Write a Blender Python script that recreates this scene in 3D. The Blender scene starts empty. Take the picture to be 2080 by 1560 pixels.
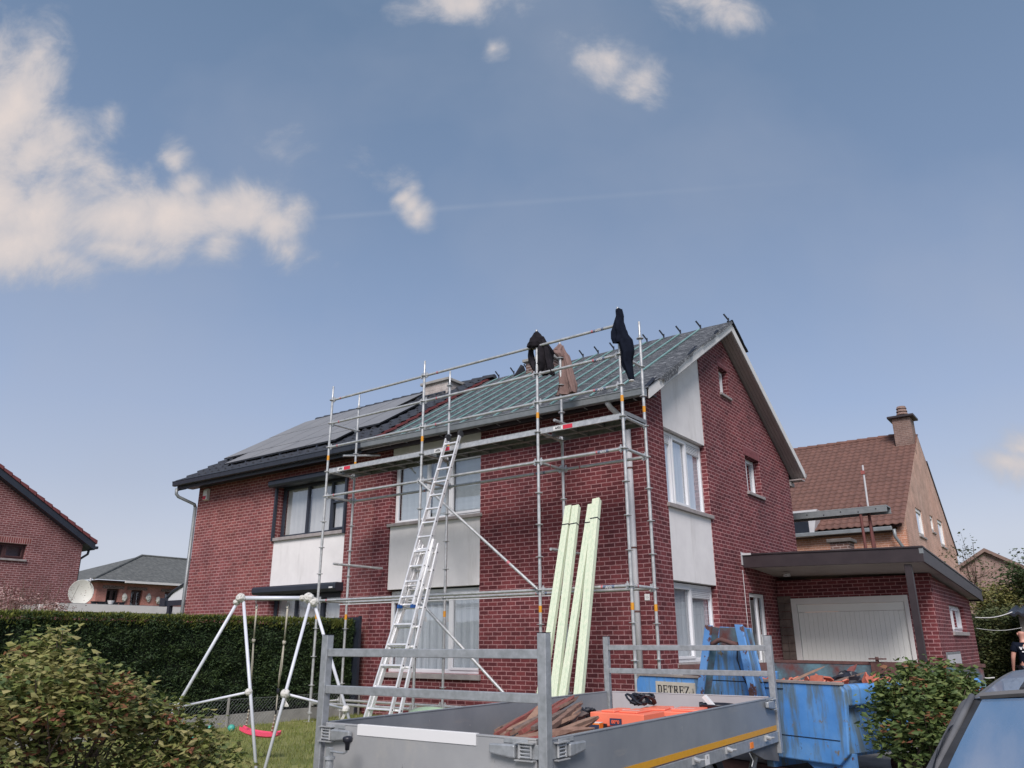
import bpy, bmesh, math, random
from mathutils import Vector, Matrix, noise
R_ = math.radians
random.seed(7)
SC = bpy.context.scene
COL = SC.collection

# ------------------------------------------------------------------ camera (solved from the scaffold's 0.5 m rosette spacing)
FPX, YAW, PITCH, ROLL = 1572.65, -0.635595, 0.320776, -0.003161
CP = Vector((5.36685, -10.11127, 1.3775))
FW = Vector((math.sin(YAW)*math.cos(PITCH), math.cos(YAW)*math.cos(PITCH), math.sin(PITCH)))
_r = Vector((math.cos(YAW), -math.sin(YAW), 0)); _u = _r.cross(FW)
RT = _r*math.cos(ROLL)+_u*math.sin(ROLL); UP = -_r*math.sin(ROLL)+_u*math.cos(ROLL)
cam = bpy.data.objects.new('camera', bpy.data.cameras.new('camera')); COL.objects.link(cam)
cam.data.sensor_width = 36; cam.data.lens = FPX/2080*36; cam.data.clip_start = .05; cam.data.clip_end = 3000
m3 = Matrix((RT, UP, -FW)).transposed()
cam.matrix_world = Matrix.Translation(CP) @ m3.to_4x4()
SC.camera = cam
def ray(x, y): return FW + RT*((x-1040)/FPX) - UP*((y-780)/FPX)
def onY(x, y, v): d = ray(x, y); return CP + d*((v-CP.y)/d.y)
def onX(x, y, v): d = ray(x, y); return CP + d*((v-CP.x)/d.x)
def onZ(x, y, v): d = ray(x, y); return CP + d*((v-CP.z)/d.z)
def atD(x, y, t): return CP + ray(x, y)*t

# ------------------------------------------------------------------ light
SC.view_settings.view_transform = 'Standard'; SC.view_settings.look = 'None'
SC.view_settings.exposure = 0.72; SC.view_settings.gamma = 1
SUN_AZ, SUN_EL = R_(150), R_(43)      # compass direction of the sun: from +Y clockwise
W = bpy.data.worlds.new('World'); SC.world = W; W.use_nodes = True
def build_sky():
    nt = W.node_tree; N = nt.nodes; L = nt.links; N.clear()
    out = N.new('ShaderNodeOutputWorld'); bg = N.new('ShaderNodeBackground'); bg.inputs[1].default_value = 1.0
    sky = N.new('ShaderNodeTexSky'); sky.sky_type = 'NISHITA'; sky.sun_disc = False
    sky.sun_elevation = SUN_EL; sky.sun_rotation = SUN_AZ; sky.air_density = 1.0; sky.dust_density = 2.2; sky.ozone_density = 1.6
    def mth(op, a, b=None, c=None, clamp=False):
        n = N.new('ShaderNodeMath'); n.operation = op; n.use_clamp = clamp
        for i, v in enumerate((a, b, c)):
            if v is None: continue
            if isinstance(v, (int, float)): n.inputs[i].default_value = v
            else: L.new(v, n.inputs[i])
        return n.outputs[0]
    tc = N.new('ShaderNodeTexCoord'); d = tc.outputs['Generated']
    def dot(v):
        n = N.new('ShaderNodeVectorMath'); n.operation = 'DOT_PRODUCT'; L.new(d, n.inputs[0]); n.inputs[1].default_value = v
        return n.outputs['Value']
    H = Vector((math.sin(YAW), math.cos(YAW), 0)); R0 = Vector((math.cos(YAW), -math.sin(YAW), 0))
    den = mth('MAXIMUM', dot(H), 0.05)
    a = mth('DIVIDE', dot(R0), den); b = mth('DIVIDE', dot((0, 0, 1)), den)
    cmb = N.new('ShaderNodeCombineXYZ'); L.new(a, cmb.inputs[0]); L.new(b, cmb.inputs[1])
    nz = N.new('ShaderNodeTexNoise'); nz.inputs['Scale'].default_value = 8.5; nz.inputs['Detail'].default_value = 12; nz.inputs['Roughness'].default_value = .62; nz.inputs['Distortion'].default_value = .35
    L.new(cmb.outputs[0], nz.inputs['Vector'])
    nw = N.new('ShaderNodeTexNoise'); nw.inputs['Scale'].default_value = 3.2; nw.inputs['Detail'].default_value = 4
    L.new(cmb.outputs[0], nw.inputs['Vector'])
    wv = N.new('ShaderNodeVectorMath'); wv.operation = 'MULTIPLY_ADD'; L.new(nw.outputs['Color'], wv.inputs[0])
    wv.inputs[1].default_value = (.13, .13, 0)
    sub = N.new('ShaderNodeVectorMath'); sub.operation = 'SUBTRACT'; L.new(cmb.outputs[0], sub.inputs[0]); sub.inputs[1].default_value = (.065, .065, 0)
    L.new(sub.outputs[0], wv.inputs[2])
    def ab(px, py):
        r = ray(px, py); return r.dot(R0)/r.dot(H), r.z/r.dot(H)
    # clouds standing in fixed compass directions: centre, half widths, density
    blobs = [(-60, 240, 150, 190, 1.25), (10, 250, 110, 190, 1.2), (70, 300, 90, 110, 1.1), (90, 420, 140, 130, 1.2), (60, 490, 170, 90, 1.2), (0, 380, 160, 160, 1.2), (230, 440, 150, 95, 1.2), (350, 430, 150, 85, 1.25), (150, 545, 70, 55, .85),
             (470, 415, 120, 75, 1.3), (560, 445, 70, 75, 1.0), (345, 320, 48, 42, .85), (385, 370, 80, 50, 1.0), (430, 505, 60, 60, .8), (180, 560, 60, 40, .6), (570, 505, 50, 60, .75), (70, 150, 50, 90, .5),
             (240, 510, 190, 50, .85), (-40, 440, 120, 120, 1.25), (530, 350, 45, 32, .45), (585, 290, 45, 30, .33), (215, 240, 26, 44, .3), (1250, 110, 78, 58, 1.0), (1290, 150, 50, 58, 1.0), (1205, 92, 50, 34, .6), (845, 438, 36, 30, .95), (828, 424, 34, 26, .95), (808, 408, 34, 26, .8), (770, 385, 44, 24, .42), (730, 362, 36, 18, .3),
             (940, -15, 120, 42, 1.1), (1455, 0, 110, 45, .85), (992, 80, 30, 28, .6), (2035, 935, 100, 42, .85), (2075, 905, 70, 40, .75), (620, 520, 40, 20, .3), (720, 350, 40, 22, .25)]
    cur = None
    for (px, py, rx, ry, k) in blobs:
        a0, b0 = ab(px, py); a1, b1 = ab(px+rx, py); a2, b2 = ab(px, py-ry)
        s = N.new('ShaderNodeVectorMath'); s.operation = 'SUBTRACT'; L.new(wv.outputs[0], s.inputs[0]); s.inputs[1].default_value = (a0, b0, 0)
        m = N.new('ShaderNodeVectorMath'); m.operation = 'MULTIPLY'; L.new(s.outputs[0], m.inputs[0]); m.inputs[1].default_value = (1/abs(a1-a0), 1/abs(b2-b0), 0)
        l = N.new('ShaderNodeVectorMath'); l.operation = 'LENGTH'; L.new(m.outputs[0], l.inputs[0])
        v = mth('MULTIPLY', mth('SUBTRACT', 1.35, l.outputs['Value']), k)
        cur = v if cur is None else mth('SMOOTH_MAX', cur, v, .25)
    nn = mth('MULTIPLY', mth('SUBTRACT', nz.outputs['Fac'], .5), 2.6)
    dens = mth('ADD', cur, nn)
    mr = N.new('ShaderNodeMapRange'); mr.interpolation_type = 'SMOOTHSTEP'; L.new(dens, mr.inputs[0])
    mr.inputs[1].default_value = .05; mr.inputs[2].default_value = 1.15; mr.inputs[3].default_value = 0; mr.inputs[4].default_value = .95
    # thin veil of high haze
    vl = N.new('ShaderNodeTexNoise'); vl.inputs['Scale'].default_value = 1.6; vl.inputs['Detail'].default_value = 5
    L.new(wv.outputs[0], vl.inputs['Vector'])
    veil = mth('MULTIPLY', mth('SUBTRACT', vl.outputs['Fac'], .43, None, True), 1.15)
    # haze toward the horizon
    el = mth('MAXIMUM', dot((0, 0, 1)), 0.0)
    hz = N.new('ShaderNodeValToRGB'); L.new(el, hz.inputs[0]); cr = hz.color_ramp
    q_ = 2**-SC.view_settings.exposure
    cs = ((0, (.63, .655, .745)), (.11, (.584, .624, .738)), (.18, (.46, .53, .69)), (.27, (.35, .445, .65)), (.38, (.265, .36, .55)), (.5, (.205, .292, .455)), (.68, (.155, .235, .37)))
    cr.elements[0].position = 0; cr.elements[0].color = tuple(v*q_ for v in cs[0][1])+(1,)
    cr.elements[1].position = cs[-1][0]; cr.elements[1].color = tuple(v*q_ for v in cs[-1][1])+(1,)
    for p, c in cs[1:-1]:
        e = cr.elements.new(p); e.color = tuple(v*q_ for v in c)+(1,)
    sk = N.new('ShaderNodeVectorMath'); sk.operation = 'SCALE'; L.new(sky.outputs[0], sk.inputs[0]); sk.inputs['Scale'].default_value = .1
    mx = N.new('ShaderNodeMix'); mx.data_type = 'RGBA'; mx.inputs[0].default_value = .9; L.new(sk.outputs[0], mx.inputs[6]); L.new(hz.outputs[0], mx.inputs[7])
    mv = N.new('ShaderNodeMix'); mv.data_type = 'RGBA'; L.new(veil, mv.inputs[0]); L.new(mx.outputs[2], mv.inputs[6]); mv.inputs[7].default_value = (.44*q_, .47*q_, .56*q_, 1)
    cc = N.new('ShaderNodeMix'); cc.data_type = 'RGBA'
    m2 = N.new('ShaderNodeMapRange'); L.new(dens, m2.inputs[0]); m2.inputs[1].default_value = .3; m2.inputs[2].default_value = 1.7
    L.new(m2.outputs[0], cc.inputs[0]); cc.inputs[6].default_value = (.46*q_, .48*q_, .54*q_, 1); cc.inputs[7].default_value = (.76*q_, .675*q_, .64*q_, 1)
    mc = N.new('ShaderNodeMix'); mc.data_type = 'RGBA'; L.new(mr.outputs[0], mc.inputs[0]); L.new(mv.outputs[2], mc.inputs[6]); L.new(cc.outputs[2], mc.inputs[7])
    # a faint straight vapour trail
    (aa, ba), (ac, bc) = ab(600, 446), ab(1750, 360); sl = (bc-ba)/(ac-aa)
    dl = mth('ABSOLUTE', mth('SUBTRACT', b, mth('ADD', mth('MULTIPLY', a, sl), ba-sl*aa)))
    ln_ = mth('SUBTRACT', 1., mth('DIVIDE', dl, .0065), None, True)
    fa = mth('MULTIPLY', mth('MULTIPLY', mth('SUBTRACT', a, aa), 14, None, True), mth('SUBTRACT', 1., mth('DIVIDE', mth('SUBTRACT', a, aa), ac-aa), None, True), None, True)
    tf = mth('MULTIPLY', mth('MULTIPLY', ln_, fa), mth('MULTIPLY', nz.outputs['Fac'], .30))
    mt = N.new('ShaderNodeMix'); mt.data_type = 'RGBA'; L.new(tf, mt.inputs[0]); L.new(mc.outputs[2], mt.inputs[6]); mt.inputs[7].default_value = (.5*q_, .54*q_, .62*q_, 1); mc = mt
    L.new(mc.outputs[2], bg.inputs[0]); L.new(bg.outputs[0], out.inputs[0])
build_sky()
sd = bpy.data.lights.new('sun', 'SUN'); sd.energy = 2.3; sd.angle = R_(26); sd.color = (1, .93, .90)
sun = bpy.data.objects.new('sun', sd); COL.objects.link(sun)
sdir = Vector((math.sin(SUN_AZ)*math.cos(SUN_EL), math.cos(SUN_AZ)*math.cos(SUN_EL), math.sin(SUN_EL)))
sun.rotation_euler = sdir.to_track_quat('Z', 'Y').to_euler(); sun.location = (0, -20, 30)

# ------------------------------------------------------------------ materials
MATS = {}
def srgb(r, g, b):
    f = lambda v: (v/255/12.92) if v <= 10 else ((v/255+.055)/1.055)**2.4
    return (f(r), f(g), f(b), 1)
def _new(name):
    m = bpy.data.materials.new(name); m.use_nodes = True; nt = m.node_tree
    p = nt.nodes['Principled BSDF']; MATS[name] = m; return m, nt, p
def _lnk(nt, a, b): nt.links.new(a, b)
def pm(name, c1, c2=None, scale=6., rough=.6, metal=0., bump=0., bscale=None, detail=4, c3=None, spots=None, stretch=None, pos=False, rv=0., spec=.5, coat=0.):
    """principled with a noise mix of two (or three) colours"""
    m, nt, p = _new(name); N = nt.nodes
    p.inputs['Roughness'].default_value = rough; p.inputs['Metallic'].default_value = metal
    p.inputs['Specular IOR Level'].default_value = spec; p.inputs['Coat Weight'].default_value = coat
    tc = N.new('ShaderNodeTexCoord'); src = tc.outputs['Object']
    if pos: src = N.new('ShaderNodeNewGeometry').outputs['Position']
    if stretch:
        mp = N.new('ShaderNodeMapping'); mp.inputs['Scale'].default_value = stretch; _lnk(nt, src, mp.inputs[0]); src = mp.outputs[0]
    col = None
    if c2:
        n = N.new('ShaderNodeTexNoise'); n.inputs['Scale'].default_value = scale; n.inputs['Detail'].default_value = detail; n.inputs['Roughness'].default_value = .6
        _lnk(nt, src, n.inputs['Vector'])
        r = N.new('ShaderNodeValToRGB'); _lnk(nt, n.outputs['Fac'], r.inputs[0]); e = r.color_ramp.elements
        e[0].position = .32; e[0].color = c1; e[1].position = .68; e[1].color = c2
        if c3: q = e.new(.5); q.color = c3
        col = r.outputs[0]
        if rv:
            mr = N.new('ShaderNodeMapRange'); _lnk(nt, n.outputs['Fac'], mr.inputs[0]); mr.inputs[3].default_value = max(0, rough-rv); mr.inputs[4].default_value = rough+rv
            _lnk(nt, mr.outputs[0], p.inputs['Roughness'])
    for sp in (spots or []):
        (sc, lo, hi, cc) = sp[:4]
        n = N.new('ShaderNodeTexNoise'); n.inputs['Scale'].default_value = sc; n.inputs['Detail'].default_value = 6; n.inputs['Roughness'].default_value = .65
        s2 = src
        if len(sp) > 4:
            mp = N.new('ShaderNodeMapping'); mp.inputs['Scale'].default_value = sp[4]; mp.inputs['Location'].default_value = (3, 7, 1); _lnk(nt, src, mp.inputs[0]); s2 = mp.outputs[0]
        _lnk(nt, s2, n.inputs['Vector'])
        mr = N.new('ShaderNodeMapRange'); mr.interpolation_type = 'SMOOTHSTEP'; _lnk(nt, n.outputs['Fac'], mr.inputs[0]); mr.inputs[1].default_value = lo; mr.inputs[2].default_value = hi
        mx = N.new('ShaderNodeMix'); mx.data_type = 'RGBA'; _lnk(nt, mr.outputs[0], mx.inputs[0])
        if col is None: mx.inputs[6].default_value = c1
        else: _lnk(nt, col, mx.inputs[6])
        mx.inputs[7].default_value = cc; col = mx.outputs[2]
    if col is None: p.inputs['Base Color'].default_value = c1
    else: _lnk(nt, col, p.inputs['Base Color'])
    if bump:
        n = N.new('ShaderNodeTexNoise'); n.inputs['Scale'].default_value = bscale or scale*4; n.inputs['Detail'].default_value = 5; _lnk(nt, src, n.inputs['Vector'])
        b = N.new('ShaderNodeBump'); b.inputs['Strength'].default_value = bump; b.inputs['Distance'].default_value = .01; _lnk(nt, n.outputs['Fac'], b.inputs['Height']); _lnk(nt, b.outputs[0], p.inputs['Normal'])
    return m
def brick(name, ca, cb, mortar, bw=.21, rh=.075, ms=.012, soft=0., tint=None, tsc=.5, bump=.5, vertical=False, offz=0.):
    m, nt, p = _new(name); N = nt.nodes; p.inputs['Roughness'].default_value = .85; p.inputs['Specular IOR Level'].default_value = .25
    g = N.new('ShaderNodeNewGeometry'); sp = N.new('ShaderNodeSeparateXYZ'); _lnk(nt, g.outputs['Position'], sp.inputs[0])
    ad = N.new('ShaderNodeMath'); ad.operation = 'ADD'; _lnk(nt, sp.outputs[0], ad.inputs[0]); _lnk(nt, sp.outputs[1], ad.inputs[1])
    zz = N.new('ShaderNodeMath'); zz.operation = 'ADD'; _lnk(nt, sp.outputs[2], zz.inputs[0]); zz.inputs[1].default_value = 10.+offz
    cb_ = N.new('ShaderNodeCombineXYZ')
    if vertical: _lnk(nt, zz.outputs[0], cb_.inputs[0]); _lnk(nt, ad.outputs[0], cb_.inputs[1])
    else: _lnk(nt, ad.outputs[0], cb_.inputs[0]); _lnk(nt, zz.outputs[0], cb_.inputs[1])
    # slightly uneven laying
    nz = N.new('ShaderNodeTexNoise'); nz.inputs['Scale'].default_value = 9; nz.inputs['Detail'].default_value = 3; _lnk(nt, g.outputs['Position'], nz.inputs['Vector'])
    ma = N.new('ShaderNodeVectorMath'); ma.operation = 'MULTIPLY_ADD'; _lnk(nt, nz.outputs['Color'], ma.inputs[0]); ma.inputs[1].default_value = (.016, .012, 0); _lnk(nt, cb_.outputs[0], ma.inputs[2])
    b = N.new('ShaderNodeTexBrick'); _lnk(nt, ma.outputs[0], b.inputs['Vector']); b.inputs['Scale'].default_value = 1
    b.inputs['Brick Width'].default_value = bw; b.inputs['Row Height'].default_value = rh; b.inputs['Mortar Size'].default_value = ms; b.inputs['Mortar Smooth'].default_value = .25 + soft
    b.inputs['Color1'].default_value = ca; b.inputs['Color2'].default_value = cb; b.inputs['Mortar'].default_value = mortar; b.inputs['Bias'].default_value = -.1
    b.offset = .5; b.squash = 1
    if vertical: b.offset = 0
    col = b.outputs['Color']
    # small scale colour breakup on the bricks
    n2 = N.new('ShaderNodeTexNoise'); n2.inputs['Scale'].default_value = 38; n2.inputs['Detail'].default_value = 4; _lnk(nt, g.outputs['Position'], n2.inputs['Vector'])
    mr = N.new('ShaderNodeMapRange'); _lnk(nt, n2.outputs['Fac'], mr.inputs[0]); mr.inputs[1].default_value = .25; mr.inputs[2].default_value = .75; mr.inputs[3].default_value = .78; mr.inputs[4].default_value = 1.22
    n3 = N.new('ShaderNodeTexNoise'); n3.inputs['Scale'].default_value = tsc; n3.inputs['Detail'].default_value = 5; _lnk(nt, g.outputs['Position'], n3.inputs['Vector'])
    mr3 = N.new('ShaderNodeMapRange'); _lnk(nt, n3.outputs['Fac'], mr3.inputs[0]); mr3.inputs[1].default_value = .35; mr3.inputs[2].default_value = .68; mr3.inputs[3].default_value = 0; mr3.inputs[4].default_value = .8
    n4 = N.new('ShaderNodeTexNoise'); n4.inputs['Scale'].default_value = 1.7; n4.inputs['Detail'].default_value = 7; n4.inputs['Roughness'].default_value = .7; _lnk(nt, g.outputs['Position'], n4.inputs['Vector'])
    mr4 = N.new('ShaderNodeMapRange'); _lnk(nt, n4.outputs['Fac'], mr4.inputs[0]); mr4.inputs[1].default_value = .3; mr4.inputs[2].default_value = .7; mr4.inputs[3].default_value = .72; mr4.inputs[4].default_value = 1.22
    mlt = N.new('ShaderNodeMath'); mlt.operation = 'MULTIPLY'; _lnk(nt, mr.outputs[0], mlt.inputs[0]); _lnk(nt, mr4.outputs[0], mlt.inputs[1])
    v = N.new('ShaderNodeVectorMath'); v.operation = 'SCALE'; _lnk(nt, col, v.inputs[0]); _lnk(nt, mlt.outputs[0], v.inputs['Scale'])
    mx = N.new('ShaderNodeMix'); mx.data_type = 'RGBA'; _lnk(nt, mr3.outputs[0], mx.inputs[0]); _lnk(nt, v.outputs[0], mx.inputs[6])
    vt = N.new('ShaderNodeVectorMath'); vt.operation = 'MULTIPLY'; _lnk(nt, v.outputs[0], vt.inputs[0]); vt.inputs[1].default_value = tint or (1.25, 1.1, 1.05)
    _lnk(nt, vt.outputs[0], mx.inputs[7]); _lnk(nt, mx.outputs[2], p.inputs['Base Color'])
    ih = N.new('ShaderNodeMath'); ih.operation = 'MULTIPLY_ADD'; _lnk(nt, b.outputs['Fac'], ih.inputs[0]); ih.inputs[1].default_value = -1; _lnk(nt, n2.outputs['Fac'], ih.inputs[2])
    bp = N.new('ShaderNodeBump'); bp.inputs['Strength'].default_value = bump; bp.inputs['Distance'].default_value = .012; _lnk(nt, ih.outputs[0], bp.inputs['Height']); _lnk(nt, bp.outputs[0], p.inputs['Normal'])
    return m
def leafmat(name, cols, rough=.55, trans=.25):
    """each leaf island gets its own colour from a ramp"""
    m, nt, p = _new(name); N = nt.nodes; p.inputs['Roughness'].default_value = rough; p.inputs['Specular IOR Level'].default_value = .35
    g = N.new('ShaderNodeNewGeometry'); r = N.new('ShaderNodeValToRGB'); _lnk(nt, g.outputs['Random Per Island'], r.inputs[0]); e = r.color_ramp.elements
    e[0].position = 0; e[0].color = cols[0]; e[1].position = 1; e[1].color = cols[-1]
    for i, c in enumerate(cols[1:-1]): q = e.new((i+1)/(len(cols)-1)); q.color = c
    _lnk(nt, r.outputs[0], p.inputs['Base Color'])
    tr = N.new('ShaderNodeBsdfTranslucent'); _lnk(nt, r.outputs[0], tr.inputs[0]); mx = N.new('ShaderNodeMixShader'); mx.inputs[0].default_value = trans
    _lnk(nt, p.outputs[0], mx.inputs[1]); _lnk(nt, tr.outputs[0], mx.inputs[2]); _lnk(nt, mx.outputs[0], N['Material Output'].inputs[0])
    return m
def glassmat(name, tint=(.9, .93, .95, 1), refl=.5):
    m, nt, p = _new(name); N = nt.nodes
    gl = N.new('ShaderNodeBsdfGlossy'); gl.inputs['Roughness'].default_value = .03; gl.inputs['Color'].default_value = (.9, .93, .97, 1)
    tr = N.new('ShaderNodeBsdfTransparent'); tr.inputs[0].default_value = tint
    fr = N.new('ShaderNodeFresnel'); fr.inputs['IOR'].default_value = 1.5
    ad = N.new('ShaderNodeMath'); ad.operation = 'MULTIPLY_ADD'; ad.use_clamp = True; _lnk(nt, fr.outputs[0], ad.inputs[0]); ad.inputs[1].default_value = 2.2; ad.inputs[2].default_value = refl*.2
    nz = N.new('ShaderNodeTexNoise'); nz.inputs['Scale'].default_value = 1.5; bp = N.new('ShaderNodeBump'); bp.inputs['Strength'].default_value = .06; bp.inputs['Distance'].default_value = .05
    _lnk(nt, nz.outputs['Fac'], bp.inputs['Height']); _lnk(nt, bp.outputs[0], gl.inputs['Normal'])
    mx = N.new('ShaderNodeMixShader'); ge = N.new('ShaderNodeNewGeometry'); fx_ = N.new('ShaderNodeMath'); fx_.operation = 'SUBTRACT'; fx_.use_clamp = True; _lnk(nt, ad.outputs[0], fx_.inputs[0]); _lnk(nt, ge.outputs['Backfacing'], fx_.inputs[1]); _lnk(nt, fx_.outputs[0], mx.inputs[0]); _lnk(nt, tr.outputs[0], mx.inputs[1]); _lnk(nt, gl.outputs[0], mx.inputs[2]); _lnk(nt, mx.outputs[0], N['Material Output'].inputs[0])
    N.remove(p)
    return m
def c(*v): return (v[0], v[1], v[2], 1)
M_brick = brick('dark_red_brick', c(.155, .041, .047), c(.082, .023, .029), c(.345, .20, .208), ms=.0082, tint=(1.35, 1.18, 1.12))
M_brickL = brick('red_brick', c(.215, .067, .070), c(.135, .043, .048), c(.375, .22, .225), tint=(1.3, 1.25, 1.1), ms=.010, soft=.1)
M_soldier = brick('soldier_brick', c(.16, .037, .046), c(.11, .026, .034), c(.30, .16, .17), bw=.21, rh=.075, vertical=True)
M_brickN = brick('neighbour_brick', c(.21, .078, .076), c(.15, .054, .055), c(.38, .24, .24), tint=(1.15, 1.1, 1.1))
M_brickO = brick('orange_brick', c(.50, .25, .165), c(.42, .20, .13), c(.55, .38, .30), bump=.2)
M_brickP = brick('pink_brick', c(.42, .19, .155), c(.36, .165, .135), c(.45, .25, .22), bump=.2)
M_brickT = brick('tan_brick', c(.30, .20, .17), c(.24, .16, .14), c(.34, .26, .24), bump=.2)
M_brickG = brick('chimney_brick', c(.16, .10, .085), c(.12, .075, .066), c(.32, .28, .27))
M_render = pm('white_render', c(.72, .70, .70), c(.80, .78, .775), 2.2, .9, bump=.15, bscale=120, spots=[(1.2, .50, .75, c(.62, .60, .59), (3, 3, .5))])
M_pvc = pm('white_pvc', c(.70, .71, .74), c(.74, .75, .77), 3, .35)
M_cream = pm('cream_pvc', c(.72, .70, .68), c(.78, .76, .74), 3, .5)
M_anth = pm('anthracite', c(.022, .028, .042), c(.03, .036, .052), 5, .4)
M_stone = pm('grey_stone', c(.27, .24, .24), c(.36, .33, .32), 7, .8, bump=.2)
M_glass = glassmat('window_glass')
M_glassD = glassmat('dark_glass', (.35, .38, .42, 1), .5)
M_curt = pm('grey_curtain', c(.44, .46, .49), c(.56, .58, .61), 4, .9, stretch=(12, 12, .6))
M_blind = pm('beige_blind', c(.50, .47, .445), c(.60, .575, .55), 1.5, .9)
M_dark = pm('dark_interior', c(.02, .02, .022), rough=.9)
M_grayint = pm('grey_interior', c(.16, .17, .19), c(.24, .25, .28), 2, .9)
M_zinc = pm('zinc', c(.20, .22, .23), c(.27, .29, .30), 5, .5, .35)
M_zincL = pm('grey_pipe', c(.50, .50, .52), c(.57, .57, .59), 4, .5)
M_slate = pm('dark_tile', c(.028, .03, .038), c(.05, .053, .062), 9, .45, bump=.3)
M_redtile = pm('red_tile', c(.14, .04, .042), c(.21, .055, .055), 7, .6, bump=.3)
M_otile = pm('brown_red_tile', c(.125, .064, .050), c(.18, .09, .070), 3, .85, c3=c(.15, .076, .060), bump=.3, pos=True)
M_solar = pm('solar_glass', c(.18, .178, .18), c(.22, .217, .215), 1.5, .42, spec=.8)  # grey base colour carries the sky's glare on the panels
M_black = pm('black_metal', c(.01, .011, .014), rough=.5)
M_membrane = pm('roof_membrane', c(.040, .043, .048), c(.060, .063, .069), 3, .7, bump=.35, bscale=5,
                spots=[(5.0, .55, .59, c(.22, .23, .24), (1.3, 6, 6))])
M_batten = pm('turquoise_batten', c(.15, .29, .285), c(.23, .38, .37), 5, .7)
M_white = pm('white_paint', c(.62, .61, .60), c(.70, .69, .68), 3, .6)
M_soffit = pm('pvc_soffit', c(.33, .295, .285), c(.38, .34, .33), 2, .6, stretch=(1, 1, 1))
M_galv = pm('galvanised_steel', c(.42, .43, .435), c(.60, .61, .615), 14, .42, .45, bump=.08, rv=.12)
M_galvT = pm('galvanised_trailer', c(.33, .35, .36), c(.46, .48, .50), 22, .45, .5, bump=.05, rv=.1)
M_galvD = pm('deck_steel', c(.20, .205, .215), c(.30, .305, .315), 10, .55, .4)
M_alu = pm('aluminium', c(.72, .72, .73), c(.84, .84, .85), 9, .36, .4, rv=.1)
M_orange = pm('orange_sticker', c(.72, .33, .02), c(.62, .25, .02), 30, .6)
M_redlab = pm('red_label', c(.60, .03, .06), rough=.5)
M_whitelab = pm('white_label', c(.72, .72, .72), rough=.5)
M_blacklab = pm('black_lettering', c(.02, .02, .025), rough=.6)
M_navylab = pm('navy_label', c(.03, .04, .09), rough=.6)
M_panelT = pm('trailer_aluminium_panel', c(.225, .245, .27), c(.285, .305, .33), 2.5, .45, .2, bump=.03, bscale=60, spots=[(2.5, .56, .72, c(.31, .31, .31), (.6, .6, 3)), (22, .66, .70, c(.40, .40, .39), (1, 1, .5))])
M_panelF = pm('trailer_front_panel', c(.36, .365, .375), c(.43, .435, .44), 2.5, .48, .3, bump=.03, bscale=60, spots=[(3, .56, .72, c(.46, .45, .43), (1, 1, .6)), (24, .67, .71, c(.25, .25, .25), (1, 1, .5))])
M_yellow = pm('amber_reflective_tape', c(.62, .30, .012), c(.68, .34, .02), 40, .45)
M_timber = pm('green_treated_timber', c(.52, .63, .47), c(.74, .76, .60), 3, .75, c3=c(.64, .71, .54), stretch=(18, 18, 1.1), bump=.1, spots=[(9, .64, .70, c(.20, .24, .16), (2, 2, 1.4)), (3, .55, .75, c(.50, .56, .42), (9, 9, .6))])
M_scrap = [pm('weathered_wood_%s' % n, a, b, 6, .85, stretch=(3, 3, 3), bump=.3, bscale=60) for n, a, b in
           (('brown', c(.17, .095, .07), c(.27, .165, .125)), ('red', c(.24, .05, .045), c(.26, .10, .08)), ('pale', c(.34, .21, .15), c(.24, .15, .11)), ('grey', c(.20, .15, .13), c(.13, .09, .075)))]
M_case = pm('orange_plastic', c(.82, .13, .065), c(.88, .17, .08), 3, .45, bump=.05)
M_box = pm('orange_card', c(.85, .22, .02), c(.88, .26, .03), 5, .6)
M_blackp = pm('black_plastic', c(.012, .013, .02), c(.02, .021, .03), 12, .4)
M_blue = pm('blue_paint', c(.075, .25, .60), c(.15, .35, .68), 3, .6, bump=.15, bscale=25, c3=c(.095, .29, .66), spots=[(2.2, .44, .60, c(.12, .18, .23), (4, 4, .6)), (5.5, .60, .66, c(.20, .17, .10)), (9, .66, .69, c(.05, .06, .07), (1.5, 1.5, .6)), (16, .655, .69, c(.10, .05, .035))])
M_rustblue = pm('rusty_blue_paint', c(.15, .055, .05), c(.13, .25, .30), 4.5, .8, bump=.4, bscale=30, detail=9, c3=c(.10, .14, .16))
M_bluepeel = pm('peeling_blue_paint', c(.10, .28, .62), c(.16, .36, .70), 3, .6, bump=.3, bscale=30, spots=[(10, .56, .60, c(.13, .06, .05), (1, 1, .7))])
M_rust = pm('rust', c(.095, .05, .045), c(.16, .08, .07), 8, .9, bump=.4)
M_brokentile = pm('broken_clay_tile', c(.42, .10, .065), c(.60, .20, .13), 9, .8)
M_sign = pm('sign_cream', c(.62, .57, .48), c(.52, .47, .39), 12, .7, spots=[(18, .62, .68, c(.25, .2, .16))])
M_tube = pm('white_painted_tube', c(.58, .60, .67), c(.66, .68, .74), 4, .35)
M_rag = pm('white_rag', c(.66, .65, .62), c(.52, .51, .48), 9, .9, bump=.4, bscale=30)
M_rope = pm('rope', c(.50, .47, .40), c(.36, .33, .27), 60, .9)
M_pinkseat = pm('pink_red_plastic', c(.80, .07, .14), c(.84, .09, .17), 3, .4)
M_hoodie = pm('black_cotton', c(.013, .012, .015), c(.024, .021, .026), 6, .95, spec=.12, bump=.4, bscale=18)
M_tan = pm('dusty_brown_cotton', c(.18, .115, .105), c(.24, .16, .145), 6, .95, bump=.4, bscale=18)
M_navy = pm('navy_cotton', c(.004, .006, .013), c(.008, .011, .022), 6, .9, spec=.12, bump=.4, bscale=18)
M_skin = pm('skin', c(.50, .25, .19), c(.56, .30, .23), 9, .5)
M_jean = pm('work_trousers', c(.03, .035, .05), c(.05, .055, .07), 12, .9)
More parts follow.
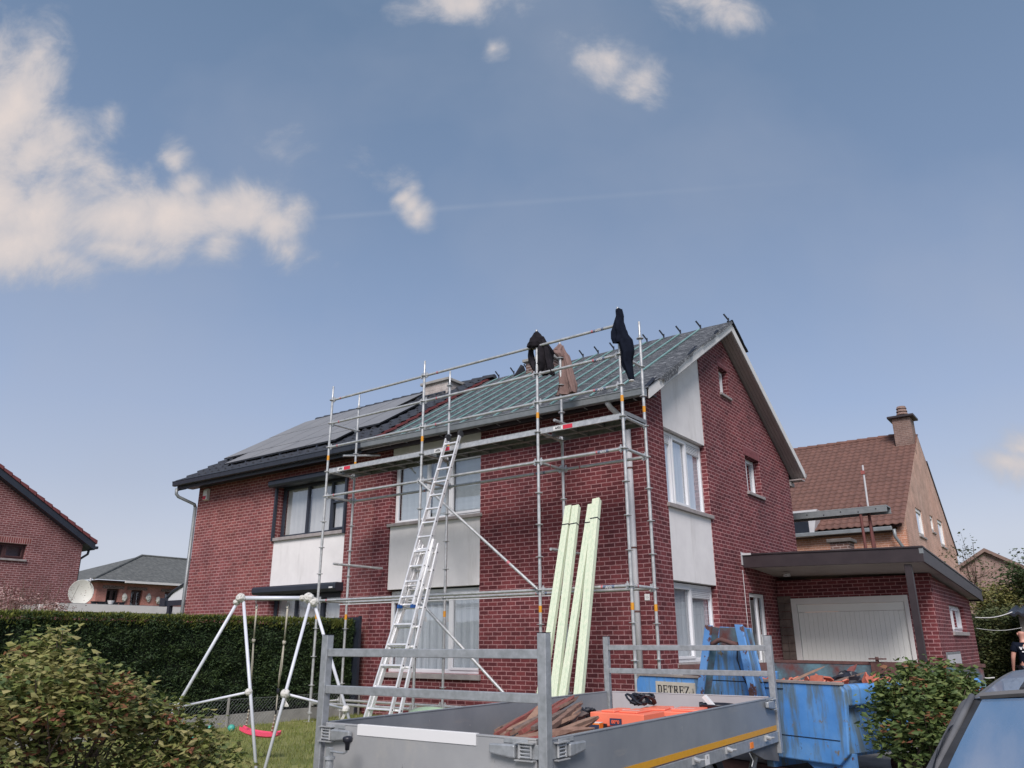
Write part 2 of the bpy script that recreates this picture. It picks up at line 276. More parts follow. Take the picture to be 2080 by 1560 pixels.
M_car = pm('blue_grey_car_paint', c(.17, .22, .30), c(.20, .25, .33), 3, .42, .5, coat=.25, spots=[(40, .5, .8, c(.17, .18, .20))])
M_screen, _nt, _p = _new('windscreen_glass')
_n = _nt.nodes.new('ShaderNodeTexNoise'); _n.inputs['Scale'].default_value = 1.6; _n.inputs['Detail'].default_value = 8; _n.inputs['Roughness'].default_value = .6; _tc = _nt.nodes.new('ShaderNodeTexCoord'); _mp = _nt.nodes.new('ShaderNodeMapping'); _mp.inputs['Scale'].default_value = (3, .5, 1); _mp.inputs['Rotation'].default_value = (0, 0, .5); _nt.links.new(_tc.outputs['Object'], _mp.inputs[0]); _nt.links.new(_mp.outputs[0], _n.inputs['Vector'])
_r2 = _nt.nodes.new('ShaderNodeValToRGB'); _nt.links.new(_n.outputs['Fac'], _r2.inputs[0]); _r2.color_ramp.elements[0].position = .35; _r2.color_ramp.elements[0].color = (.035, .13, .27, 1); _r2.color_ramp.elements[1].position = .72; _r2.color_ramp.elements[1].color = (.22, .26, .34, 1); _nt.links.new(_r2.outputs[0], _p.inputs['Base Color'])  # blue sky reflection put into the base colour, with grey dusty streaks
_p.inputs['Roughness'].default_value = .22; _p.inputs['Coat Roughness'].default_value = .06; _p.inputs['Specular IOR Level'].default_value = 1.0; _p.inputs['Coat Weight'].default_value = 1.0
M_rubber = pm('black_rubber', c(.02, .021, .024), c(.035, .036, .04), 9, .7)
M_greytrim = pm('grey_trim', c(.10, .10, .105), c(.14, .14, .145), 9, .6)
M_brownf = pm('brown_fascia', c(.024, .016, .020), c(.036, .025, .029), 4, .5, bump=.1)
M_ceil = pm('carport_ceiling', c(.30, .26, .25), c(.36, .32, .31), 2, .8)
M_door = pm('white_door_panel', c(.82, .82, .78), c(.88, .88, .84), 2, .55)
M_ctile = pm('concrete', c(.25, .245, .235), c(.36, .35, .335), 4, .9, bump=.3)
M_lawn = pm('lawn_soil', c(.12, .15, .035), c(.24, .24, .09), 1.7, .95, c3=c(.17, .185, .055), bump=.5, bscale=40, pos=True)
M_drive = pm('grey_paving', c(.11, .105, .10), c(.17, .165, .155), 5, .9, bump=.4, bscale=60, pos=True)
M_bark = pm('bark', c(.09, .065, .05), c(.15, .11, .085), 14, .9, bump=.5)
M_groof = pm('grey_slate_roof', c(.075, .08, .08), c(.15, .155, .15), 5, .9, c3=c(.105, .11, .105), bump=.4, spots=[(14, .66, .70, c(.30, .30, .28))], pos=True)
M_awn = pm('white_awning', c(.62, .64, .67), rough=.5)
M_teal = pm('teal_plastic', c(.05, .35, .28), c(.08, .40, .33), 9, .5)
M_greenbag = pm('pale_green_sack', c(.30, .44, .30), c(.38, .50, .36), 6, .7, bump=.3)
M_dish = pm('dish_cream', c(.52, .52, .47), c(.58, .58, .53), 3, .6)

# ------------------------------------------------------------------ mesh helpers
WORLD = {}
class MB:
    def __init__(s): s.v = []; s.f = []; s.mi = []; s.m = 0
    def add(s, vs, fs):
        o = len(s.v); s.v += [tuple(v) for v in vs]; s.f += [tuple(i+o for i in f) for f in fs]; s.mi += [s.m]*len(fs); return s
    def box(s, x0, x1, y0, y1, z0, z1):
        x0, x1 = min(x0, x1), max(x0, x1); y0, y1 = min(y0, y1), max(y0, y1); z0, z1 = min(z0, z1), max(z0, z1)
        return s.add([(x0, y0, z0), (x1, y0, z0), (x1, y1, z0), (x0, y1, z0), (x0, y0, z1), (x1, y0, z1), (x1, y1, z1), (x0, y1, z1)],
                     [(0, 3, 2, 1), (4, 5, 6, 7), (0, 1, 5, 4), (1, 2, 6, 5), (2, 3, 7, 6), (3, 0, 4, 7)])
    def obox(s, o, a, b, c_):
        """box from corner o with edge vectors a, b, c"""
        o, a, b, c_ = Vector(o), Vector(a), Vector(b), Vector(c_)
        if a.cross(b).dot(c_) < 0: a, b = b, a
        return s.add([o, o+a, o+a+b, o+b, o+c_, o+a+c_, o+a+b+c_, o+b+c_], [(0, 3, 2, 1), (4, 5, 6, 7), (0, 1, 5, 4), (1, 2, 6, 5), (2, 3, 7, 6), (3, 0, 4, 7)])
    def beam(s, p, q, w, h, up=(0, 0, 1)):
        p, q = Vector(p), Vector(q); d = (q-p).normalized(); sd_ = d.cross(Vector(up))
        if sd_.length < 1e-4: sd_ = d.cross(Vector((1, 0, 0)))
        sd_.normalize(); u = sd_.cross(d).normalized()
        return s.obox(p-sd_*w/2-u*h/2, sd_*w, u*h, q-p)
    def tube(s, pts, r, n=10, caps=True, closed=False):
        pts = [Vector(p) for p in pts]; rs = r if isinstance(r, (list, tuple)) else [r]*len(pts)
        rings = []; prev = None
        for i, p in enumerate(pts):
            if i == 0: d = pts[1]-pts[0]
            elif i == len(pts)-1: d = pts[-1]-pts[-2]
            else: d = (pts[i+1]-p).normalized()+(p-pts[i-1]).normalized()
            d.normalize()
            if prev is None:
                a = d.cross(Vector((0, 0, 1)));
                if a.length < .05: a = d.cross(Vector((0, 1, 0)))
            else: a = prev-d*prev.dot(d)
            a.normalize(); prev = a; b = d.cross(a)
            rings.append([p+(a*math.cos(2*math.pi*k/n)+b*math.sin(2*math.pi*k/n))*rs[i] for k in range(n)])
        vs = [v for rg in rings for v in rg]; fs = []
        for i in range(len(rings)-1):
            for k in range(n): fs.append((i*n+k, i*n+(k+1) % n, (i+1)*n+(k+1) % n, (i+1)*n+k))
        if caps: fs.append(tuple(range(n-1, -1, -1))); fs.append(tuple((len(rings)-1)*n+k for k in range(n)))
        return s.add(vs, fs)
    def prism(s, poly, ext):
        """planar polygon extruded by a vector"""
        P = [Vector(p) for p in poly]; e = Vector(ext); n = len(P)
        nn = Vector((0, 0, 0))
        for i in range(n): nn += P[i].cross(P[(i+1) % n])
        if nn.dot(e) > 0: P = P[::-1]
        return s.add(P+[p+e for p in P], [tuple(range(n)), tuple(range(2*n-1, n-1, -1))]+[(i, i+n, (i+1) % n+n, (i+1) % n) for i in range(n)])
    def grid(s, fn, nu, nv, wrap=False):
        vs = [fn(i/(nu-1 if not wrap else nu), j/(nv-1)) for j in range(nv) for i in range(nu)]; fs = []
        for j in range(nv-1):
            for i in range(nu if wrap else nu-1):
                k = (i+1) % nu; fs.append((j*nu+i, j*nu+k, (j+1)*nu+k, (j+1)*nu+i))
        return s.add(vs, fs)
    def ball(s, cn, rx, ry, rz, n=12, m=8, jit=0):
        cn = Vector(cn)
        def f(u, v):
            a = u*2*math.pi; b = (v-.5)*math.pi; k = 1+jit*noise.noise(Vector((math.cos(a)*2+cn.x*9, math.sin(a)*2+cn.y*9, b*2+cn.z*9)))
            return cn+Vector((math.cos(a)*math.cos(b)*rx*k, math.sin(a)*math.cos(b)*ry*k, math.sin(b)*rz*k))
        return s.grid(f, n, m, True)
    def build(s, name, mat, parent=None, smooth=False, bevel=0, solid=0, autos=False):
        me = bpy.data.meshes.new(name); off = Vector((0, 0, 0)); p = parent
        while p is not None:
            if p.name in WORLD: off = WORLD[p.name]
            p = p.parent
        me.from_pydata([Vector(v)-off for v in s.v], [], s.f)
        for mm in (mat if isinstance(mat, (list, tuple)) else [mat]): me.materials.append(mm)
        if isinstance(mat, (list, tuple)): me.polygons.foreach_set('material_index', s.mi)
        if smooth: me.polygons.foreach_set('use_smooth', [True]*len(me.polygons))
        me.update()
        if autos:
            bm = bmesh.new(); bm.from_mesh(me); bmesh.ops.remove_doubles(bm, verts=bm.verts, dist=1e-4); bmesh.ops.recalc_face_normals(bm, faces=bm.faces); bm.to_mesh(me); bm.free()
            me.polygons.foreach_set('use_smooth', [True]*len(me.polygons)); me.set_sharp_from_angle(angle=R_(35))
        o = bpy.data.objects.new(name, me); COL.objects.link(o)
        if parent is not None: o.parent = parent
        if solid: sm = o.modifiers.new('solid', 'SOLIDIFY'); sm.thickness = solid; sm.offset = 0
        if bevel: bv = o.modifiers.new('bevel', 'BEVEL'); bv.width = bevel; bv.segments = 2; bv.limit_method = 'ANGLE'; bv.angle_limit = R_(40)
        return o
def tag(o, label=None, cat=None, group=None, kind=None):
    if label: o['label'] = label
    if cat: o['category'] = cat
    if group: o['group'] = group
    if kind: o['kind'] = kind
    return o
def thing(name, label, cat, loc=(0, 0, 0), rz=0, group=None, local=False):
    o = bpy.data.objects.new(name, None); o.empty_display_size = .2; COL.objects.link(o); o.location = loc; o.rotation_euler = (0, 0, rz)
    if not local: WORLD[o.name] = Vector(loc)
    return tag(o, label, cat, group)
def dup(o, parent=None):
    n = o.copy(); COL.objects.link(n)
    if parent is not None: n.parent = parent
    for ch in list(o.children): dup(ch, n)
    return n
def text(name, s, size, mat, origin, right, up, parent, ext=.002, bold=0., shear=0., align='CENTER'):
    """flat lettering as mesh; origin = centre, right/up = directions"""
    cu = bpy.data.curves.new('lettering', 'FONT'); cu.body = s; cu.size = size; cu.align_x = align; cu.align_y = 'CENTER'; cu.extrude = ext; cu.offset = bold; cu.shear = shear
    t = bpy.data.objects.new('t', cu); COL.objects.link(t); dg = bpy.context.evaluated_depsgraph_get(); me = bpy.data.meshes.new_from_object(t.evaluated_get(dg)); bpy.data.objects.remove(t)
    r = Vector(right).normalized(); u = Vector(up).normalized(); n = r.cross(u); mw = Matrix((r, u, n)).transposed().to_4x4(); off = Vector((0, 0, 0)); p = parent
    while p is not None:
        if p.name in WORLD: off = WORLD[p.name]
        p = p.parent
    mw.translation = Vector(origin)-off; me.transform(mw); me.materials.clear(); me.materials.append(mat); me.name = name
    o = bpy.data.objects.new(name, me); COL.objects.link(o); o.parent = parent; return o
def wall(mb, org, ud, nin, u0, u1, v0, top, openings, th=.3, ubreaks=()):
    """wall of prisms between u0..u1, height v0..top(u), with rectangular openings (ua, ub, va, vb)"""
    org, ud, nin = Vector(org), Vector(ud), Vector(nin); tf = top if callable(top) else (lambda u: top)
    us = sorted(set([u0, u1]+[x for o in openings for x in o[:2] if u0 < x < u1]+list(ubreaks)))
    for a, b in zip(us[:-1], us[1:]):
        segs = sorted([(o[2], o[3]) for o in openings if o[0] <= a+1e-6 and o[1] >= b-1e-6]); v = v0; sp = []
        for s0, s1 in segs:
            if s0 > v: sp.append((v, s0, False))
            v = max(v, s1)
        sp.append((v, None, True))
        for lo, hi, last in sp:
            ha, hb = (tf(a), tf(b)) if last else (hi, hi)
            if ha <= lo and hb <= lo: continue
            P = lambda u, z: org+ud*u+Vector((0, 0, z))
            mb.prism([P(a, lo), P(b, lo), P(b, hb), P(a, ha)], nin*th)
def leafcloud(mb, pts, size, n_per, spread, droop=.3, asp=.5, up=.2, tilt=.9):
    for p in pts:
        for _ in range(n_per):
            q = p+Vector((random.gauss(0, spread), random.gauss(0, spread), random.gauss(0, spread*.8)))
            s_ = size*random.uniform(.6, 1.25); a = random.uniform(0, 6.283); d = Vector((math.cos(a), math.sin(a), random.uniform(-droop-.4, up))).normalized()
            sd_ = d.cross(Vector((random.gauss(0, tilt), random.gauss(0, tilt), 1))).normalized()*s_*asp*.5; nn = sd_.cross(d).normalized()*s_*.12
            mb.add([q, q+d*s_*.35+sd_-nn, q+d*s_, q+d*s_*.35-sd_-nn, q+d*s_*.5+nn*.3], [(0, 1, 4), (1, 2, 4), (2, 3, 4), (3, 0, 4)])
# ================================================================== ground
YF, XC, YR, XP, XL = 1.7, -.516, 9.7, -7.1, -13.97
YM, ZR, SL = 5.7, 8.18, .613          # ridge line and roof slope
def roofz(y): return ZR-abs(YM-y)*SL
g = MB(); g.add([(-400, -60, -.02), (400, -60, -.02), (400, 600, -.02), (-400, 600, -.02)], [(0, 1, 2, 3)])
tag(g.build('ground', pm('ground_earth', c(.10, .12, .045), c(.17, .17, .08), .4, .95, pos=True)), kind='structure')
g = MB(); g.grid(lambda u, v: (-7.05+u*7.4, -9.5+v*11.1, .0+.012*noise.noise(Vector((u*30, v*40, 0)))), 60, 80)
tag(g.build('lawn', M_lawn), kind='structure')
g = MB(); g.box(.36, 9.5, -11, 13.5, -.01, .012)
tag(g.build('driveway', M_drive), kind='structure')
# grass blades close to what shows of the lawn
mb = MB(); random.seed(3)
for _ in range(26000):
    x = random.uniform(-7.0, .3); y = random.uniform(-8.5, 1.5)
    if math.hypot(x-5.4, y+10.1) < 3: continue
    h = random.uniform(.03, .075); a = random.uniform(0, 6.28); w = .006
    dx, dy = math.cos(a)*w, math.sin(a)*w; lx, ly = random.gauss(0, .02), random.gauss(0, .02)
    mb.add([(x-dx, y-dy, 0), (x+dx, y+dy, 0), (x+lx, y+ly, h)], [(0, 1, 2)])
tag(mb.build('grass', leafmat('grass_blades', [c(.13, .17, .035), c(.20, .23, .06), c(.28, .27, .10), c(.16, .20, .045)], trans=.2)), kind='stuff')

# ================================================================== windows
def window(parent, org, ud, nout, w, h, leaf, frame=.06, recess=.12, m=None, sill=None, curtain=None, glass=None, name='window', sillm=None, back=True):
    """org = lower left corner on the wall face (seen from outside), ud along, nout outward; leaf = list of (u0,u1,v0,v1) panes"""
    m = m or M_pvc; org, ud, nout = Vector(org), Vector(ud), Vector(nout); z = Vector((0, 0, 1)); o2 = org-nout*recess
    mb = MB(); d = .07; e = .003
    mb.obox(o2+ud*e-nout*d, ud*(w-2*e), nout*d, z*frame); mb.obox(o2+ud*e+z*(h-frame-e)-nout*d, ud*(w-2*e), nout*d, z*frame)
    mb.obox(o2+ud*e+z*frame-nout*d, ud*frame, nout*d, z*(h-2*frame-e)); mb.obox(o2+ud*(w-frame-e)+z*frame-nout*d, ud*frame, nout*d, z*(h-2*frame-e))
    us = sorted(set(round(x, 4) for l in leaf for x in (l[0], l[1])))
    for x in us[1:-1]: mb.obox(o2+ud*(x-frame*.55)+z*frame-nout*(d-.004), ud*frame*1.1, nout*d, z*(h-2*frame-e))
    f = mb.build(name, m, parent, bevel=.004)
    for (a, b, v0, v1, kind) in leaf:
        a2, b2 = a+(.0 if a > .01 else frame), b-(.0 if b < w-.01 else frame); v0_ = max(v0, frame); v1_ = min(v1, h-frame)
        if a > .01: a2 = a+frame*.55
        if b < w-.01: b2 = b-frame*.55
        s = .045 if kind in 'os' else .012
        fr = MB(); pr = .018 if kind in 'os' else -.012; o3 = o2+nout*pr-nout*.05
        fr.obox(o3+ud*a2+z*v0_, ud*(b2-a2), nout*.05, z*s); fr.obox(o3+ud*a2+z*(v1_-s), ud*(b2-a2), nout*.05, z*s)
        fr.obox(o3+ud*a2+z*(v0_+s), ud*s, nout*.05, z*(v1_-v0_-2*s)); fr.obox(o3+ud*(b2-s)+z*(v0_+s), ud*s, nout*.05, z*(v1_-v0_-2*s))
        fr.build('sash', m, f, bevel=.003)
        vt = v1_-s
        if kind == 'v' or kind == 's':     # ventilation grille on top of the pane
            gr = MB(); gh = .17
            gr.obox(o2-nout*.04+ud*(a2+s)+z*(vt-gh), ud*(b2-a2-2*s), nout*.02, z*gh)
            for k in range(5): gr.obox(o2-nout*.02+ud*(a2+s+.01)+z*(vt-gh+.015+k*.031), ud*(b2-a2-2*s-.02), nout*.02, z*.014)
            gr.build('ventilation_grille', m, f); vt -= gh
        pn = MB(); A = o2-nout*.03; P = [A+ud*(a2+s)+z*(v0_+s), A+ud*(b2-s)+z*(v0_+s), A+ud*(b2-s)+z*vt, A+ud*(a2+s)+z*vt]; pn.add(P, [(0, 1, 2, 3)])
        pn.build('pane', glass or M_glass, f)
        if curtain:
            cm, depth, amp = curtain; cu = MB(); A = o2-nout*depth
            n = max(2, int((b2-a2)/.03)); ph = random.uniform(0, 9)
            cu.grid(lambda u, v: A+ud*(a2+s*.3+u*(b2-a2-s*.6))+z*(v0_+v*(v1_-v0_))+nout*amp*(math.sin(u*(b2-a2)*34+ph)+.6*math.sin(u*(b2-a2)*61+ph*2)), n+2, 2)
            cu.build('curtain', cm, f, smooth=True)
    if back:
        bk = MB(); A = o2-nout*.55; bk.add([A-ud*.3-z*.3, A+ud*(w+.3)-z*.3, A+ud*(w+.3)+z*(h+.3), A-ud*.3+z*(h+.3)], [(0, 1, 2, 3)]); bk.build('room_backing', M_grayint, f)
    if sill:
        so, sh, sp_ = sill; sb = MB(); sb.obox(org-ud*so-z*sh-nout*(recess-.005), ud*(w+2*so), nout*(recess-.005+sp_), z*(sh-.004)); sb.build('sill', sillm or M_stone, f, bevel=.006)
    return f

# ================================================================== the pair of houses
NF = Vector((0, -1, 0)); UX = Vector((1, 0, 0)); UY = Vector((0, 1, 0)); NG = Vector((1, 0, 0))
hR = thing('brick_house', 'dark red brick half of the pair, its roof stripped to grey membrane, behind the scaffold', 'house', (XC, YF, 0))
hL = thing('brick_house', 'red brick half of the pair with solar panels and anthracite window shutters', 'house', (XL, YF, 0))
# --- facade of the right house.   u = x
w3 = (-6.62, -4.13, 3.76, 5.02); w4 = (-6.62, -4.14, .80, 2.36)
pU = (-6.585, -4.125, 5.02, 5.60); pM = (-6.57, -4.14, 2.43, 3.70)
def ftop(x): return 5.54
ops = [(-6.60, -4.13, .80, 5.54)]
mb = MB(); wall(mb, (0, YF, 0), UX, UY, XP+.004, XC, 0, 5.54, ops)
wf = mb.build('wall', M_brick, hR); wf['label'] = 'front wall of dark red brick'
gw = (2.50, 4.40)      # white band in the gable
gops = [(2.50, 4.40, 1.0, 9.)]
def gtop(y): return roofz(y)-.30
go = [(5.50, 6.02, 6.50, 7.12), (6.62, 7.55, 4.50, 5.33), (6.06, 7.02, .05, 2.32)]
mb = MB(); wall(mb, (XC, 0, 0), UY, Vector((-1, 0, 0)), YF+.30, YR, 0, gtop, go+[(2.50, 4.40, 1.0, 9.)], ubreaks=(YM,))
mb.box(XC-.299, XC, YF+.002, YF+.299, 0, 5.3) if False else None
mb.build('wall', M_brick, hR)['label'] = 'gable wall of dark red brick'
# wall end (corner return) and the piece of gable above the band
mb = MB(); wall(mb, (XC+.001, 0, 0), UY, Vector((-1, 0, 0)), YF+.0005, YF+.2995, 5.541, gtop, []); mb.build('wall', M_brick, hR)
# white rendered fields
mb = MB()
mb.box(-6.598, -4.132, YF+.02, YF+.2, 5.03, 5.535); mb.build('render_panel', M_render, hR)['label'] = 'white panel under the eaves'
mb = MB(); mb.box(-6.598, -4.132, YF+.02, YF+.2, 2.40, 3.70); mb.build('render_panel', M_render, hR)['label'] = 'white panel between the front windows'
mb = MB(); mb.box(-6.598, -4.132, YF+.01, YF+.2, .0, .70); mb.build('wall', M_brick, hR)
mb = MB(); wall(mb, (XC-.02, 0, 0), UY, Vector((-1, 0, 0)), 2.502, 4.398, 5.10, gtop, []); mb.build('render_panel', M_render, hR)['label'] = 'tall white panel in the gable under the roof edge'
mb = MB(); mb.box(XC-.2, XC-.012, 2.502, 4.398, 2.37, 3.64); mb.build('render_panel', M_render, hR)['label'] = 'white panel between the gable windows'
WC = (M_curt, .09, .012)
window(hR, (-6.595, YF+.02, 3.76), UX, NF, 2.46, 1.27, [(0, .93, 0, 1.27, 'f'), (.93, 1.55, 0, 1.27, 'f'), (1.55, 2.46, 0, 1.27, 'o')], recess=.13, sill=(.06, .07, .06), curtain=(pm('pale_blind', c(.40, .43, .45), c(.46, .49, .51), 2, .9, stretch=(.4, .4, 7)), .12, .004))
window(hR, (-6.595, YF+.02, .80), UX, NF, 2.46, 1.57, [(0, .02, 0, 1.57, 'f'), (.02, 1.62, 0, 1.57, 'v'), (1.62, 2.46, 0, 1.57, 'o')][1:], recess=.13, sill=(.06, .10, .07), curtain=WC)
window(hR, (XC-.02, 2.502, 3.70), UY, NG, 1.896, 1.385, [(0, .50, 0, 1.385, 'v'), (.50, 1.18, 0, 1.385, 'o'), (1.18, 1.896, 0, 1.385, 'v')], recess=.10, sill=(.05, .075, .07), curtain=(M_curt, .06, .006))
window(hR, (XC-.02, 2.502, 1.02), UY, NG, 1.896, 1.33, [(0, .95, 0, 1.33, 'o'), (.95, 1.896, 0, 1.33, 'v')], recess=.10, sill=(.05, .075, .07), curtain=(M_curt, .08, .008))
window(hR, (XC, 5.50, 6.50), UY, NG, .52, .62, [(0, .52, 0, .62, 'o')], frame=.05, recess=.13, sill=(.05, .06, .05), curtain=(M_dark, .2, 0))
window(hR, (XC, 6.62, 4.50), UY, NG, .93, .83, [(0, .35, 0, .83, 'f'), (.35, .93, 0, .83, 'o')], frame=.05, recess=.15, sill=(.06, .07, .05), curtain=(M_grayint, .2, 0))
# soldier courses above the small openings
for (a, b, z) in ((5.44, 6.08, 7.123), (6.55, 7.62, 5.333)):
    mb = MB(); mb.box(XC-.1, XC+.003, a, b, z, z+.21); mb.build('lintel', M_soldier, hR)
# front door under the carport
dr = MB(); dr.box(XC-.11, XC-.04, 6.065, 6.14, .06, 2.31); dr.box(XC-.11, XC-.04, 6.94, 7.015, .06, 2.31); dr.box(XC-.11, XC-.04, 6.14, 6.94, 2.24, 2.31); dr.box(XC-.10, XC-.05, 6.60, 6.68, .06, 2.24)
dr.box(XC-.10, XC-.05, 6.14, 6.60, .06, 1.0); dr.box(XC-.10, XC-.05, 6.14, 6.22, 1.0, 2.24)
D = dr.build('front_door', M_pvc, hR, bevel=.004)
mb = MB(); mb.box(XC-.085, XC-.08, 6.14, 6.94, .06, 2.24); mb.build('pane', M_glassD, D)
mb = MB(); mb.box(XC-.30, XC-.29, 6.0, 7.1, 0, 2.4); mb.build('room_backing', M_dark, D)
mb = MB(); mb.tube([(XC-.02, 6.64, .9), (XC-.02, 6.64, 1.5)], .012, 8); mb.build('handle', M_galv, D)
# number plate, downpipe
mb = MB(); p = onY(1315, 1213, YF); mb.box(p.x-.045, p.x+.045, YF-.012, YF-.001, p.z-.05, p.z+.05); npl = mb.build('number_plate', M_whitelab, hR, bevel=.003)
text('digits', '15', .06, M_stone, (p.x, YF-.0135, p.z), UX, (0, 0, 1), npl, ext=.0005)
a = onY(1291, 1180, YF-.06); b = onY(1278, 905, YF-.06)
xd = a.x
dp = MB(); t = onY(1252, 813, .98+.1)
dp.tube([(xd, YF-.06, .0), (xd, YF-.06, 4.98)], .05, 14); dp.tube([(xd, YF-.06, 4.975), (xd-.01, YF-.10, 5.03), (xd-.12, 1.28, 5.22), (xd-.13, 1.2, 5.28), (xd-.13, 1.19, 5.31)], .048, 14)
pp = dp.build('downpipe', M_zincL, hR, smooth=True)
mb = MB()
for z in (.9, 1.83, 2.85, 4.2): mb.tube([(xd, YF-.06, z-.015), (xd, YF-.06, z+.015)], .054, 14); mb.box(xd-.01, xd+.01, YF-.03, YF, z-.012, z+.012)
mb.build('pipe_bracket', M_rust, pp)
# --- roof of the right house
XE = -.20
def slope_slab(mb, x0, x1, ya, yb, dz0, dz1):
    """slab following the roof between ya..yb, from dz0 to dz1 under the roof plane"""
    P = lambda x, y, dz: (x, y, roofz(y)+dz)
    mb.add([P(x0, ya, dz0), P(x1, ya, dz0), P(x1, yb, dz0), P(x0, yb, dz0), P(x0, ya, dz1), P(x1, ya, dz1), P(x1, yb, dz1), P(x0, yb, dz1)],
           [(0, 1, 2, 3), (7, 6, 5, 4), (0, 4, 5, 1), (1, 5, 6, 2), (2, 6, 7, 3), (3, 7, 4, 0)])
mb = MB(); slope_slab(mb, XP+.01, XE-.03, 1.33, YM, -.03, -.22); slope_slab(mb, XP+.01, XE-.03, YM, 10.03, -.03, -.22)
rf = mb.build('roof', M_brownf, hR)
def wob(x, y): return .012*noise.noise(Vector((x*2.2, y*3, 3)))
mb = MB()
mb.grid(lambda u, v: (XP+.01+u*(XE+.02-XP-.01), 1.27+v*(YM-1.27), roofz(1.27+v*(YM-1.27))-.015+wob(XP+u*7, v*5)), 90, 50)
def edge(u, v):    # ragged flap hanging over the gable edge
    y = 1.75+u*(5.75-1.75); hang = .05+.06*abs(noise.noise(Vector((y*1.7, 2, 0))))+(.10 if 1.9 < y < 2.55 else 0)
    if 3.3 < y < 3.9 or 4.6 < y < 4.8: hang = .015
    return (XE+.02+.006+.02*v, y, roofz(y)-.012-v*hang)
mb.grid(edge, 90, 5)
mem = mb.build('roof_membrane', M_membrane, rf, smooth=True)
mb = MB()
for (y0, l, w_) in ((1.36, .36, .13), (4.62, .25, .05), (3.15, .5, .05)): mb.grid(lambda u, v: (XE+.03-w_+u*w_, y0+v*l*(.85+.3*noise.noise(Vector((u*5, y0, 0)))), roofz(y0+v*l)-.004+.02*noise.noise(Vector((u*4, v*4, y0)))), 6, 6)
mb.build('torn_membrane', M_blackp, rf)
bx = [-6.705, -6.199, -5.75, -5.32, -4.90, -4.47, -4.037, -3.60, -3.16, -2.72, -2.256, -1.8185, -1.3964, -.90]
for i, x in enumerate(bx):
    mb = MB(); ya, yb = 1.42, YM-.12
    mb.beam((x+.0, ya, roofz(ya)+.008), (x+.0, yb, roofz(yb)+.008), .036, .022); mb.build('counter_batten', M_batten, rf)
for x in bx+[-.234]:
    mb = MB(); mb.box(x-.02, x+.02, YM-.05, YM-.044, ZR-.03, ZR+.06); mb.add([], []); mb.beam((x, YM-.045, ZR+.01), (x-.08, YM-.10, ZR+.16), .036, .010, up=(0, 1, .3)); mb.build('ridge_bracket', M_anth, rf)
mb = MB(); mb.grid(lambda u, v: (XP+u*(XE-XP+.03), YM+.05+.15*(v-.5), ZR-.01-.05*abs(v-.5)), 30, 5); mb.grid(lambda u, v: (XE-.1+u*.14, YM+.02+v*.85, roofz(YM+.02+v*.85)+.035+.03*noise.noise(Vector((u*3, v*6, 0)))), 5, 12); mb.build('ridge_membrane', M_blackp, rf)
mb = MB(); mb.prism([(-6.02, YM-.3, roofz(YM-.3)), (-5.80, YM-.1, ZR-.05), (-5.82, YM-.16, ZR+.10), (-5.86, YM-.2, ZR+.13)], (.0, .05, .0)); mb.build('torn_membrane', M_blackp, rf)
# rake: board and boxed soffit on both slopes
mb = MB()
for (ya, yb) in ((1.36, YM), (YM, 10.05)): slope_slab(mb, XE-.018, XE, ya, yb, -.04, -.235)
mb.build('rake_board', M_white, rf)
for (ya, yb) in ((1.50, YM+.02), (YM+.02, 9.98)):
    mb = MB(); n = 4; wd = (XE-.02-XC)/n
    for k in range(n): slope_slab(mb, XC+k*wd+.004, XC+(k+1)*wd-.004, ya, yb, -.236-.0, -.25)
    slope_slab(mb, XC-.02, XE-.02, ya, yb, -.222, -.234)
    mb.build('soffit', M_soffit, rf)
mb = MB(); mb.box(XC-.05, XE-.02, 9.72, 10.04, 5.22, 5.25); mb.box(XC, XE+.01, 10.06, 10.14, 5.33, 5.43); mb.build('soffit', M_soffit, rf)
mb = MB(); mb.box(XP, XC+.02, YM+4.0, 10.05, 5.1, 5.2); mb.build('soffit', M_soffit, rf)
